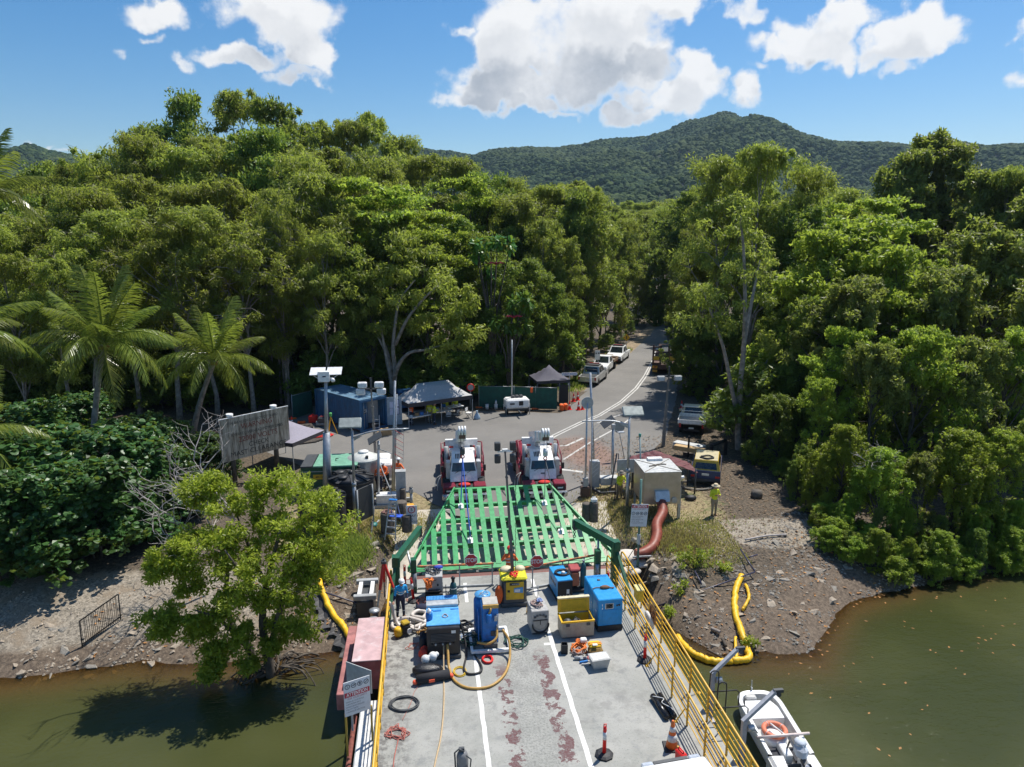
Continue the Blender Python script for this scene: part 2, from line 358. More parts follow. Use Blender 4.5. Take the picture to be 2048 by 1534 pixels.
# water: murkiness grows with real depth
wx = np.unique(np.concatenate([np.arange(-40, 44, .5), -40-np.geomspace(1, 2400, 30), 44+np.geomspace(1, 2400, 30)]))
wy = np.unique(np.concatenate([np.arange(14, 36, .5), 14-np.geomspace(1, 900, 25), [37, 40]]))
WX, WY = np.meshgrid(wx, wy); dep = np.clip(WATER-ground_h(WX, WY), 0, 5)
wmesh = grid_mesh('river_water', WX, WY, np.full_like(WX, WATER), dict(murk=1-np.exp(-dep*2.3)))
wm, w, b = new_mat('river_water'); nt = wm.node_tree
P = w.n('ShaderNodeTexCoord').outputs['Object']
mp = w.n('ShaderNodeMapping'); mp.inputs['Scale'].default_value = (1, 1.7, 1); w.l(P, mp.inputs[0])
n1 = w.noise(mp.outputs[0], 1.6, 4, .6); n2 = w.noise(mp.outputs[0], 6.5, 3, .6); n3 = w.noise(P, .12, 3)
mcol = w.mix(w.ramp(n3, .35, .65), (.044, .052, .017), (.068, .074, .026))
mcol = w.mix(w.ramp(attr(w, 'murk'), .35, .98), (.14, .095, .036), mcol)
dif = w.n('ShaderNodeBsdfDiffuse'); w.l(mcol, dif.inputs[0])
tr = w.n('ShaderNodeBsdfTransparent'); tr.inputs[0].default_value = (.55, .42, .22, 1)
m1 = w.n('ShaderNodeMixShader'); w.l(w.math('MULTIPLY', attr(w, 'murk'), .93), m1.inputs[0]); w.l(tr.outputs[0], m1.inputs[1]); w.l(dif.outputs[0], m1.inputs[2])
gl = w.n('ShaderNodeBsdfGlossy', I1=.04)
fr = w.n('ShaderNodeFresnel', i_IOR=1.33)
bn = w.n('ShaderNodeBump', I0=.6, I1=.07); w.l(w.math('ADD', n1, w.math('MULTIPLY', n2, .45)), bn.inputs['Height'])
w.l(bn.outputs[0], gl.inputs['Normal']); w.l(bn.outputs[0], fr.inputs['Normal'])
m2 = w.n('ShaderNodeMixShader'); w.l(fr.outputs[0], m2.inputs[0]); w.l(m1.outputs[0], m2.inputs[1]); w.l(gl.outputs[0], m2.inputs[2])
w.l(m2.outputs[0], nt.nodes['Material Output'].inputs[0])
struct('river_water', wmesh, wm)
# concrete boat ramp under the lifted ramp
apr = MB(); na = 8
for i in range(na):
    y0, y1 = 29.7+7.7*i/na, 29.7+7.7*(i+1)/na
    z0, z1 = np.interp([y0, y1], [28, 30, 37.3, 40], [-1.75, -1.35, .26, .28])
    x0 = -2.2-.5*math.sin(i); x1 = -2.2-.5*math.sin(i+1); X0 = 10.0+.3*math.sin(i*2); X1 = 10.0+.3*math.sin(i*2+2)
    apr.quad((x0, y0, z0+.03), (X0, y0, z0+.03), (X1, y1, z1+.03), (x1, y1, z1+.03))
conc_r = mat('boat_ramp_concrete', (.50, .45, .37), .9, var=.22, scale=1.2, dirt=.5, dirtcol=(.24, .2, .15), bump=.3)
struct('boat_ramp', apr, conc_r)
# asphalt of the car park and the road, as one flat sheet each
am, w, b = new_mat('asphalt')
P = w.n('ShaderNodeTexCoord').outputs['Object']
nA = w.noise(P, .22, 5, .6); nB = w.noise(P, 2.2, 5, .7); nC = w.noise(P, 60, 3, .7)
c = w.mix(w.ramp(nA, .3, .7), (.15, .142, .132), (.21, .198, .182)); c = w.mix(w.ramp(nB, .52, .75, 0, .5), c, (.26, .23, .19)); c = w.mix(w.ramp(nB, .22, .38, .55, 0), c, (.10, .096, .09))
c = w.mix(w.ramp(nC, .3, .7), w.mix(.4, c, (.05, .05, .05)), w.mix(.25, c, (.3, .29, .27)))
# worn reddish surfacing beside the turning lane and sandy spill
so = w.vm('MULTIPLY', w.vm('SUBTRACT', P, (10.9, 46.6, 0)).outputs[0], (.30, .16, 0)).outputs[0]
c = w.mix(w.math('MULTIPLY', w.ramp(w.math('ADD', w.vm('LENGTH', so).outputs['Value'], w.math('MULTIPLY', nB, .6)), .6, 1.1, 1, 0), .55), c, (.26, .12, .075))
so = w.vm('MULTIPLY', w.vm('SUBTRACT', P, (-4.2, 46.5, 0)).outputs[0], (.33, .7, 0)).outputs[0]
c = w.mix(w.math('MULTIPLY', w.ramp(w.math('ADD', w.vm('LENGTH', so).outputs['Value'], w.math('MULTIPLY', nB, .8)), .6, 1.2, 1, 0), .5), c, (.34, .22, .11))
w.l(c, b.inputs['Base Color']); b.inputs['Roughness'].default_value = .85
bn = w.n('ShaderNodeBump', I0=.3, I1=.01); w.l(nC, bn.inputs['Height']); w.l(bn.outputs[0], b.inputs['Normal'])
GZ = .27
def poly_px(pts, z): return [G(u, v, z) for u, v in pts]
def ragged(pts, amp, step=.7):
    out = []
    for i, a in enumerate(pts):
        c_ = pts[(i+1) % len(pts)]; n = max(1, int((c_-a).length/step)); nr = (c_-a).normalized().cross(Vector((0, 0, 1)))
        for j in range(n): out.append(a.lerp(c_, j/n)+nr*(random.uniform(-amp, amp) if j else 0))
    return out
park = MB(); park.add(ragged(poly_px([(830, 985), (905, 1030), (1000, 1045), (1130, 1030), (1150, 1000), (1186, 962), (1234, 946), (1306, 905), (1332, 872), (1352, 800), (1355, 760), (1178, 778), (1150, 806), (1120, 826), (960, 822), (830, 818), (630, 812), (560, 815), (520, 900), (620, 940), (700, 955), (760, 975)], GZ), .12), [])
n_ = len(park.v); park.f.append(tuple(range(n_))); park.s.append(False)
struct('car_park_asphalt', park, am)
road = MB()
RL = poly_px([(1178, 778), (1232, 733), (1270, 698), (1300, 670), (1313, 655)], GZ+.002); RR = poly_px([(1355, 760), (1350, 735), (1340, 700), (1333, 672), (1330, 655)], GZ+.002)
RL[0] -= Vector((.8, 1.0, 0)); RR[0] -= Vector((0, 1.0, 0))
dR = Vector((.36, .93, 0)); RL.append(RL[-1]+dR*9); RR.append(RR[-1]+dR*9)
for i in range(len(RL)-1): road.quad(RL[i], RR[i], RR[i+1], RL[i+1])
struct('road', road, am)
paint = mat('road_paint', (.52, .51, .48), .7, var=.2, scale=3, dirt=.55, dirtcol=(.2, .19, .18))
def stripe(pts, wd, z=GZ+.006):
    mb = MB(); P_ = [G(u, v, z) for u, v in pts]; L = []
    for i, p in enumerate(P_):
        t = (P_[min(i+1, len(P_)-1)]-P_[max(i-1, 0)]).normalized(); s = Vector((t.y, -t.x, 0))*wd/2; L.append((p-s, p+s))
    for i in range(len(L)-1): mb.quad(L[i][0], L[i][1], L[i+1][1], L[i+1][0])
    return struct('road_marking', mb, paint)
stripe([(1020, 929), (1045, 908), (1108, 869), (1160, 844), (1196, 830), (1240, 803), (1270, 776), (1287, 753), (1298, 733), (1309, 712), (1316, 690)], .13)
stripe([(1028, 929), (1050, 911), (1112, 872), (1165, 846), (1200, 832), (1244, 805), (1274, 778), (1291, 755), (1301, 735), (1312, 712), (1318, 690)], .13, GZ+.007)
stripe([(1127, 919), (1180, 885), (1240, 852), (1262, 836)], .15)
stripe([(1112, 892), (1134, 891), (1166, 876)], .22)
stripe([(1022, 930), (1042, 933), (1060, 934)], .2, GZ+.009)
stripe([(1124, 939), (1145, 941), (1166, 944)], .3)
stripe([(1195, 846), (1215, 838), (1245, 828)], .15)
# sandy verges along the road
ver = mat('sandy_verge', (.25, .19, .12), .95, var=.3, scale=2.5, dirt=.5, dirtcol=(.1, .085, .05), bump=.5)
vg = MB()
for i in range(len(RL)-1):
    s = Vector((.93, -.36, 0))*1.5
    vg.quad(RL[i]-s*1.2-Vector((0, 0, .004)), RL[i]+s*.1-Vector((0, 0, .004)), RL[i+1]+s*.1-Vector((0, 0, .004)), RL[i+1]-s-Vector((0, 0, .004)))
struct('road_verge', vg, ver)
# ------------------------------------------------------------------ hills
prof = [(-900, 300), (-500, 310), (-200, 285), (0, 291), (60, 283), (110, 294), (170, 308), (300, 318), (600, 300), (740, 285), (800, 277), (850, 292), (900, 297), (945, 303), (1000, 291), (1060, 291), (1120, 289), (1160, 282), (1200, 271), (1250, 266), (1290, 266), (1330, 254), (1380, 236), (1415, 228), (1440, 217), (1462, 219), (1480, 226), (1500, 221), (1540, 226), (1570, 238), (1600, 254), (1650, 268), (1700, 276), (1760, 278), (1850, 281), (1920, 274), (1980, 279), (2048, 276), (2300, 262), (2600, 285), (3000, 300)]
paz = np.array([math.atan2(*(ray(u, 300).to_2d())) for u, v in prof]); pel = np.array([math.asin(ray(u, v).normalized().z) for u, v in prof])
na, nr = 360, 110
az = np.linspace(-1.0, 1.25, na); rr = np.linspace(420, 2300, nr); AZ, R = np.meshgrid(az, rr)
RID = 1500+250*(fbm(AZ*3+5, AZ*0+1, 3)-.5)*2
crest = CH+np.tan(np.interp(AZ, paz, pel))*RID-9
t = np.clip((R-420)/(RID-420), 0, 1); tt = t*t*(3-2*t)*.55+t*.45
fall = np.where(R > RID, np.clip(1-(R-RID)/1400, 0, 1), 1)
HX, HY = np.sin(AZ)*R, np.cos(AZ)*R
sp_ = np.abs(fbm(HX/300+3, HY/300+8, 4)-.47)*2
HZ = crest*tt*fall - sp_*150*np.sin(np.clip(t, 0, 1)*PI)*.9+(fbm(HX/45, HY/45, 3)-.5)*16*np.clip(t*4, 0, 1)-1
hill_me = grid_mesh('hills', HX, HY, HZ)
hillm = mat('hill_soil', (.008, .018, .008), .95, var=.3, scale=.05)
hills = struct('hills', hill_me, hillm)
# air between the camera and the hills
hz = MB(); hz.box((0, 950, 205), (5600, 3900, 430)); hm = bpy.data.materials.new('haze'); hm.use_nodes = True; w = NT(hm.node_tree); hm.node_tree.nodes.remove(hm.node_tree.nodes['Principled BSDF'])
pv = w.n('ShaderNodeVolumePrincipled', i_Density=.00008, i_Anisotropy=.3); pv.inputs['Color'].default_value = (.55, .76, 1, 1); w.l(pv.outputs[0], hm.node_tree.nodes['Material Output'].inputs['Volume'])
struct('haze', hz, hm, 'stuff')
# ------------------------------------------------------------------ vegetation
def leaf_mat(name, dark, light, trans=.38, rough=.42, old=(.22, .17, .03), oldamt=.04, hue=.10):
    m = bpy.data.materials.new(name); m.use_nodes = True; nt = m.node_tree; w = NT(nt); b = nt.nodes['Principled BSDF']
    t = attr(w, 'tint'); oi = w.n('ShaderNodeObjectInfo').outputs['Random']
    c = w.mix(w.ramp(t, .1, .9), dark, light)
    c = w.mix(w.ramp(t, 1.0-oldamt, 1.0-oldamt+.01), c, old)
    h = w.n('ShaderNodeHueSaturation'); w.l(c, h.inputs['Color'])
    w.l(w.math('MULTIPLY_ADD', oi, hue*.35, .5-hue*.175), h.inputs['Hue']); w.l(w.math('MULTIPLY_ADD', oi, hue*5, 1.01-hue*2.5), h.inputs['Value'])
    w.l(h.outputs[0], b.inputs['Base Color']); b.inputs['Roughness'].default_value = rough; b.inputs['Specular IOR Level'].default_value = .35
    tl = w.n('ShaderNodeBsdfTranslucent'); tc = w.mix(.5, h.outputs[0], (.50, .62, .07), 'MIX'); w.l(tc, tl.inputs[0])
    ms = w.n('ShaderNodeMixShader', I0=trans); w.l(b.outputs[0], ms.inputs[1]); w.l(tl.outputs[0], ms.inputs[2])
    w.l(ms.outputs[0], nt.nodes['Material Output'].inputs[0]); return m
L_euc = leaf_mat('leaf_olive', (.13, .16, .03), (.34, .365, .075), .56)
L_dark = leaf_mat('leaf_dark', (.06, .105, .02), (.19, .265, .05), .5, .42)
L_bright = leaf_mat('leaf_bright', (.13, .205, .022), (.36, .45, .06), .6)
L_brown = leaf_mat('leaf_brownish', (.10, .125, .03), (.26, .275, .075), .52, .42, (.2, .12, .04), .08)
L_hib = leaf_mat('leaf_hibiscus', (.024, .062, .018), (.075, .155, .038), .28, .38, (.5, .34, .03), .012)
L_mang = leaf_mat('leaf_mangrove', (.18, .24, .022), (.44, .50, .06), .6, .38, (.45, .14, .03), .018, 0)
L_palm = leaf_mat('leaf_palm', (.07, .11, .018), (.22, .26, .05), .42, .28)
bark = mat('pale_bark', (.27, .235, .20), .9, var=.35, scale=3, bump=.5, dirt=.35, dirtcol=(.08, .07, .055)); bark_d = mat('dark_bark', (.085, .07, .055), .9, var=.4, scale=3, bump=.5)
twig = mat('dead_wood', (.40, .36, .33), .85, var=.2)
def leaves(rng, C, N, size, wid, out_c, up=.55, droop=0.0, jit=.8, shape=4):
    # C: cluster centres (n,3) with radii (n,3) and tint (n); N leaves per cluster
    ctr, rad, tint = C; n = len(ctr); M_ = n*N
    c = np.repeat(ctr, N, 0); r = np.repeat(rad, N, 0)
    d = rng.normal(size=(M_, 3)); d /= np.linalg.norm(d, axis=1, keepdims=True)
    p = c+d*r*(rng.random((M_, 1))**.45)
    ax = d*.7+rng.normal(size=(M_, 3))*jit*.6; ax[:, 2] -= droop
    ax /= np.linalg.norm(ax, axis=1, keepdims=True)
    nr = np.zeros((M_, 3)); nr[:, 2] = up; nr += d*.45+rng.normal(size=(M_, 3))*jit*.5
    s = np.cross(ax, nr); s /= np.linalg.norm(s, axis=1, keepdims=True)+1e-9
    L = size*(.65+.7*rng.random((M_, 1))); W = L*wid
    nn = np.cross(s, ax)
    if shape == 4:
        v = np.stack([p-ax*L*.5, p+s*W*.5+nn*W*.12, p+ax*L*.5, p-s*W*.5+nn*W*.12], 1)
    else:
        v = np.stack([p-ax*L*.5, p-ax*L*.1+s*W*.55+nn*W*.15, p+ax*L*.35+s*W*.35, p+ax*L*.5, p+ax*L*.35-s*W*.35, p-ax*L*.1-s*W*.55+nn*W*.15], 1)
    k = v.shape[1]
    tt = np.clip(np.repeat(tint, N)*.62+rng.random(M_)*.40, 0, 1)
    return v.reshape(-1, 3), np.arange(M_*k).reshape(-1, k), np.repeat(tt, k)
def leaf_mesh(name, parts_):
    v = np.concatenate([p[0] for p in parts_]); o = 0; q = []
    for p in parts_: q.append(p[1]+o); o += len(p[0])
    me = bpy.data.meshes.new(name); np_fill(me, v, np.concatenate(q), False)
    a = me.attributes.new('tint', 'FLOAT', 'POINT'); a.data.foreach_set('value', np.concatenate([p[2] for p in parts_]).astype(np.float32))
    return me
def bent(a, b, rng, k=4, amt=.08):
    a, b = np.array(a, float), np.array(b, float); L = np.linalg.norm(b-a); P = []
    o = rng.normal(size=3)*L*amt
    for i in range(k+1):
        t = i/k; P.append(a+(b-a)*t+o*math.sin(PI*t)+np.array((0, 0, .10*L*math.sin(PI*t)))+(rng.normal(size=3)*L*.02 if 0 < i < k else 0))
    return P
def make_tree(seed, H, R, cb, nlobe, ncl, lpc, ls, lw, cr, tr, up=.55, droop=.1, flat=.75, tiers=0, lobr=.42, shape=4, prof=.5, twigs=1.0, curtain=0, nstem=1, lean=0, blen=1.0):
    rng = np.random.default_rng(seed); tk = MB(); ctr, rad, tint = [], [], []
    stems = []
    for sidx in range(nstem):
        sx, sy = (rng.normal(size=2)*R*.10*(nstem > 1)); ex, ey = rng.normal(size=2)*R*(.10+.25*(nstem > 1))
        ex += lean*H
        P = [np.array((sx+(ex-sx)*t**1.4+rng.normal()*.07*(0 < t < 1)*R*.4, sy+(ey-sy)*t**1.4+rng.normal()*.07*(0 < t < 1)*R*.4, H*.86*t-.3*(t == 0))) for t in np.linspace(0, 1, 9)]
        tk.tube(P, [tr*(1.25 if i == 0 else 1-.86*i/8)*(.75 if nstem > 1 else 1) for i in range(9)], 8); stems.append(P)
    lob = []
    for i in range(nlobe):
        if tiers:
            t = cb+(1-cb)*((i % tiers)+.5+rng.random()*.3)/tiers; a = rng.random()*2*PI; rr_ = R*(.95-.45*(t-cb)/(1-cb))*rng.uniform(.2, 1)
        else:
            t = cb+(1-cb)*(rng.random()**.8 if i else .95); q = (t-cb)/(1-cb); pr = math.sin(PI*(min(1, .12+.86*q))**(prof*1.6))**.7 if q < 1 else .1
            a = i*2.399+rng.random(); rr_ = R*max(.12, pr)*rng.uniform(.35, .85)
        lr = R*lobr*rng.uniform(.6, 1.2)
        zc = min(H*t, H-lr*.6); lob.append((np.array((rr_*math.cos(a)+lean*H*t, rr_*math.sin(a), zc)), lr, rng.random()))
    for c, lr, lt in lob:
        P = stems[rng.integers(nstem)]; zb = max(H*cb*.55, c[2]-np.hypot(c[0], c[1])*rng.uniform(.5, 1.0)-lr*.3)
        k = min(7, max(1, int(zb/(H*.86)*8))); b0 = P[k]
        rb = max(.03, tr*(1-.86*k/8)*.55)
        tk.tube(bent(b0, c, rng, 4), [rb, rb*.85, rb*.65, rb*.5, rb*.3], 5, False)
        n = max(3, int(ncl/nlobe)); an = rng.uniform(.65, 1.45, 3)
        for j in range(n):
            d = rng.normal(size=3); d[2] = abs(d[2])*(1 if rng.random() < .72 else -.9); d /= np.linalg.norm(d)
            e = c+d*np.array((lr, lr, lr*(flat if not tiers else .16)))*an*(rng.uniform(.4, 1.05) if rng.random() < .8 else rng.uniform(1.0, 1.5))
            e[2] = min(e[2], H)
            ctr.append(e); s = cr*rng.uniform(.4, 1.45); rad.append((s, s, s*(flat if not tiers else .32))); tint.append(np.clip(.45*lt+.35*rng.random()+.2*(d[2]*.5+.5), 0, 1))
            if curtain and rng.random() < curtain:
                dz = rng.uniform(1.0, 3.2); 
                if e[2]-dz > .2:
                    ctr.append(e-np.array((0, 0, dz*.55))); rad.append((s*.6, s*.6, dz*.55)); tint.append(tint[-1])
            if rng.random() < .55*twigs:
                bl = c+(e-c)*rng.uniform(1.05, 1.4)*blen; tk.tube(bent(c, bl, rng, 3, .1), [rb*.5, rb*.38, rb*.28, .02], 4, False)
    C = (np.array(ctr), np.array(rad), np.array(tint))
    cm = leaf_mesh('crown', [leaves(rng, C, lpc, ls, lw, None, up, droop, .8, shape)])
    tm = tk.mesh('trunk'); return tm, cm, H, R
KINDS = {}
def kind(name, tm_cm, lm, bm):
    tm, cm, H, R = tm_cm; cm.materials.append(lm); tm.materials.append(bm); KINDS[name] = (tm, cm, H, R)
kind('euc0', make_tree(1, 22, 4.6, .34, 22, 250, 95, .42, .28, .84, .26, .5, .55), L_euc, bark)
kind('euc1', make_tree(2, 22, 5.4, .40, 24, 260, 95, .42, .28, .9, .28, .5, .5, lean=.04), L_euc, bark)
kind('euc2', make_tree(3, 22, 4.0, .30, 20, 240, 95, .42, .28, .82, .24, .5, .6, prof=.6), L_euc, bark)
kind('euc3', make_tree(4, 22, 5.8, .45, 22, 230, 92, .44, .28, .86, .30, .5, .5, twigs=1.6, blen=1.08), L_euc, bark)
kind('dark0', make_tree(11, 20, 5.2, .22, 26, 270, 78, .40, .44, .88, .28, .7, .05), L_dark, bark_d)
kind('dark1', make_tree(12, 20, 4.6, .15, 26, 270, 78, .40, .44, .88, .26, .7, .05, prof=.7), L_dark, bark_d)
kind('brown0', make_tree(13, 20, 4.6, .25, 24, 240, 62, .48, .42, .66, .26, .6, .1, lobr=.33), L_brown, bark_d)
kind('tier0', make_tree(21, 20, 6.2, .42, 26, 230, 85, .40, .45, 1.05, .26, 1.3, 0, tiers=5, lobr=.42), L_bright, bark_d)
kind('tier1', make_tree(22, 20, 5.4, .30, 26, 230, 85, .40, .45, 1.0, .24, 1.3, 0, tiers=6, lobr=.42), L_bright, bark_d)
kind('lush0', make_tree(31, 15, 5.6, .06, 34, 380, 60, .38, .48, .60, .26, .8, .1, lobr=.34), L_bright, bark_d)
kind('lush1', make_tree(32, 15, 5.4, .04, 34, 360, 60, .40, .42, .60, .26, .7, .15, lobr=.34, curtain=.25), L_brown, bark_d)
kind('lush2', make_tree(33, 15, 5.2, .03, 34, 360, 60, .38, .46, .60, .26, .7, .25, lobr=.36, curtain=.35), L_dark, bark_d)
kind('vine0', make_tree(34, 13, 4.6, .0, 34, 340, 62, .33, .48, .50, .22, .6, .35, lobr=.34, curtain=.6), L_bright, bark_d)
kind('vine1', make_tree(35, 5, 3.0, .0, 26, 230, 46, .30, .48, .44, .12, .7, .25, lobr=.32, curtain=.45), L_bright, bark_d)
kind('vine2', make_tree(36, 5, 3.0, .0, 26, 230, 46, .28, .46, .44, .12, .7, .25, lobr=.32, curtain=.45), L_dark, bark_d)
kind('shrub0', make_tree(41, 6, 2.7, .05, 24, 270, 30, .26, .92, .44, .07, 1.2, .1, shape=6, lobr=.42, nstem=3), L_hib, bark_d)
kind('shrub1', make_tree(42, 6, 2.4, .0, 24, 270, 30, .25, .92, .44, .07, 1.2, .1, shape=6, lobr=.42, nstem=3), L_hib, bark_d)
kind('under0', make_tree(43, 5, 2.4, .0, 14, 100, 55, .34, .45, .60, .07, .8, .1, lobr=.42, nstem=3), L_dark, bark_d)
def tree(k, x, y, H, ws=1.0, label=None, group=None, name='forest_tree', cat='tree', rz=None):
    tm, cm, H0, R0 = KINDS[k]; z = float(ground_h(x, y))
    t = thing(name, label, cat, (x, y, z-.05), random.uniform(0, 6.28) if rz is None else rz, group)
    s = H/H0; t.scale = (s*ws, s*ws, s)
    link('trunk', tm, None, t); link('crown', cm, None, t); return t
LAB = dict(euc='olive green paperbark tree', dark='dense dark green rainforest tree',
  brown='brownish green rough crowned tree', tier='bright green layered tree',
  lush='leafy green tree', vine='vine draped bank tree', under='low dark undergrowth bush', shrub='round leaved hibiscus bush')
ZN = [(60, 'at the left picture edge'), (150, 'left of the larger coconut palm'), (260, 'behind the larger coconut palm'), (340, 'between the two coconut palms'), (440, 'around the smaller coconut palm'), (530, 'behind the warning board'), (610, 'left of the camera pole top'), (680, 'behind the blue container'), (760, 'left of the leaning pale tree'), (860, 'above the grey gazebo'), (950, 'right of the leaning pale tree'), (1030, 'above the lighting trailer'), (1110, 'above the dark peaked gazebo'), (1180, 'above the parked utes'), (1260, 'at the left edge of the road'), (1340, 'at the far road end'), (1420, 'above the low loader'), (1500, 'around the two bare pale trunks'), (1580, 'right of the two bare pale trunks'), (1660, 'right of the yellow roofed car'), (1740, 'at the upstream end of the right bank'), (1830, 'above the right boom and mud'), (1920, 'in the middle of the right bank'), (2000, 'near the right picture edge'), (9999, 'at the right picture edge')]
def zone(u, vt, Y, near):
    z = next(n for a, n in ZN if u < a)
    if u > 1560: r = 'lowest at the water' if vt > 1040 else 'low' if vt > 830 else 'half way up' if vt > 560 else 'in the upper canopy' if vt > 430 else 'on the skyline'
    elif near: r = 'at the bank edge' if vt > 990 else 'in the thicket' if vt > 870 else 'at the back of the thicket'
    else: r = 'on the skyline' if vt < 300 else 'in the upper canopy' if vt < 385 else 'in mid canopy' if vt < 480 else 'low in the forest' if vt < 640 else 'at the forest foot'
    return r+' '+z
def put(u, vt, Y, k, ws=1.0, label=None, nm=None):
    p = V(u, vt, Y); key = k.rstrip('0123456789'); H = p.z-.3
    zz = zone(u, vt, Y, key == 'shrub'); return tree(k, p.x, p.y, max(H, 1.2), ws, label or LAB[key]+' '+zz, None if label else LAB[key]+' group '+zz, nm or ('bush' if key in ('under', 'shrub') else 'forest_tree'), 'bush' if key in ('under', 'shrub') else 'tree')
# skyline group on the left
for a in [(360,196,92,'dark1',.62,'tall dark tree with a narrow crown, left of the two highest on the skyline'),(285,258,94,'dark0',.7),(478,186,95,'euc2',.95,'highest tree of the skyline, with an open crown left of centre'),(548,208,92,'dark1',.7),(625,245,94,'euc2',.8),(690,232,95,'euc0',.75,'rounded grey green tree on the skyline left of the mountain gap'),(742,230,97,'euc2',.8),(800,275,104,'euc1',.8),(430,262,88,'euc0',.85),(590,265,88,'dark0',.7),
  (235,275,80,'euc1',.9),(305,280,82,'euc0',.95),(190,302,78,'euc3',.9),(340,300,77,'euc1',.9),(425,290,80,'euc2',.9),(520,262,80,'dark1',.8),(600,290,80,'euc0',.9),(560,318,72,'euc1',.9),(655,300,82,'euc2',.9),(720,300,84,'euc3',.8),(900,305,96,'euc0',.8,'yellow green tree standing clear of its neighbours left of the mountain slope'),(945,328,98,'euc1',.75),(835,302,99,'euc0',.85),(770,320,88,'euc2',.9),(150,330,80,'euc2',.9),(60,350,84,'euc0',.9),(-20,360,80,'euc1',.9),(20,395,70,'dark0',.8),
  (60,420,64,'euc3',1.0),(130,380,66,'euc1',1.0),(150,450,59,'euc3',1.0),(235,410,61,'euc0',1.0),(320,430,59,'euc3',1.05),(400,420,60,'euc1',1.0),(480,448,60,'euc3',1.0),(555,470,62,'euc0',.95),(645,352,66,'euc1',.95),(640,470,61,'euc2',.95),(440,360,70,'euc2',1.0),(350,360,70,'euc0',1.0),(260,350,70,'euc2',1.0),(10,500,55,'euc0',.9),(100,520,54,'euc2',.9),(560,380,68,'euc2',1.0),(-60,450,60,'euc1',1),
  (700,342,71,'tier0',1.0,'bright tree with flat leaf layers, left one of the layered pair in mid forest'),(800,368,69,'tier1',1.1,'bright layered tree spreading towards the right over darker trees in mid forest'),(850,410,66,'tier0',.9),(770,430,66,'dark0',.9),
  (935,345,82,'tier1',.8,'dark layered tree below the mountain slope, right of the yellow green one'),(970,350,84,'dark0',.8),(1010,360,86,'euc1',.8),(1060,370,88,'euc0',.8),(1105,362,85,'euc0',.9),(1150,365,90,'euc2',.9),(1190,380,88,'euc1',.8),(1090,440,74,'euc2',.8),(1150,390,80,'dark1',.6),(1205,430,90,'dark0',.7),(1130,470,74,'euc0',.8),(1030,420,78,'dark1',.8),
  (700,500,63,'dark1',.9),(740,560,62,'dark0',.8),(910,440,70,'dark0',.9),(960,470,68,'dark1',.9),(1000,520,66,'dark0',.9),(1060,520,68,'dark0',.9),(1110,570,69,'dark1',.8),(1150,600,72,'dark0',.8),(1165,560,82,'dark1',.8),(1215,520,95,'euc0',.8),(1235,440,100,'euc1',.8),(1262,420,120,'euc0',.9),(1290,430,140,'euc1',.9),(1255,510,98,'dark1',.7),(1280,530,112,'euc2',.8),(1300,560,135,'dark0',.8),(1245,590,92,'euc2',.7),(1325,470,160,'euc0',1),(1318,500,113,'lush2',.9),(1335,560,112,'lush0',.8),(1300,590,114,'under0',1.3),(1322,610,111,'lush2',1),(1345,640,108,'under0',1.2),(1365,520,100,'euc1',.8),
  (1345,410,130,'euc1',.9),(1385,395,110,'euc0',.9),(1410,400,96,'euc2',.9),(1460,322,64,'euc1',.8),(1525,278,60,'euc0',.85,'tall slender tree with a bare pale trunk right of the road'),(1490,330,66,'euc2',.8),(1590,342,62,'euc1',.8,'tall tree with drooping crown standing just right of the slender pale trunked one'),(1430,440,72,'euc3',.75),(1352,560,92,'euc2',.8),(1375,500,82,'euc0',.8),(1405,520,70,'euc1',.8),(1345,620,120,'dark0',.8),
  (1690,398,62,'tier0',1.0),(1765,385,60,'tier1',1.0,'bright layered tree below the tallest brownish crown on the right'),(1740,440,52,'lush0',1.0),(1835,300,70,'brown0',.8),(1865,268,72,'brown0',.85,'tallest brownish tree, highest crown on the right of the forest'),(1915,285,70,'brown0',.8),(1775,338,76,'brown0',.6),(1970,345,62,'brown0',.9),(2022,325,60,'euc0',.7),(2050,350,60,'brown0',.9),(1660,470,50,'lush0',.95),(1610,420,58,'dark0',.9),(2100,380,55,'lush1',1),
  (1710,560,44,'lush1',.95),(1800,500,46,'lush0',.9),(1900,540,43,'lush1',.9),(2000,470,46,'lush1',.95),(1640,600,46,'lush2',.8),(1690,660,41,'lush0',.8),(1760,690,38,'lush1',.8),(1850,660,38,'lush0',.85),(1950,680,37.5,'lush1',.85),(2040,660,38,'lush0',.85),(2120,560,40,'lush1',1),
  (1560,620,52,'dark0',.8),(1590,700,46,'dark1',.8),(1530,700,54,'lush2',.8),(1540,800,46,'lush2',.7),(1600,800,42,'lush2',.8),(1650,760,39,'lush0',.75),(1480,720,58,'lush2',.7),(1440,740,64,'dark0',.6),(1400,700,72,'lush2',.8),(1370,690,84,'lush2',.7)]:
    put(*a)
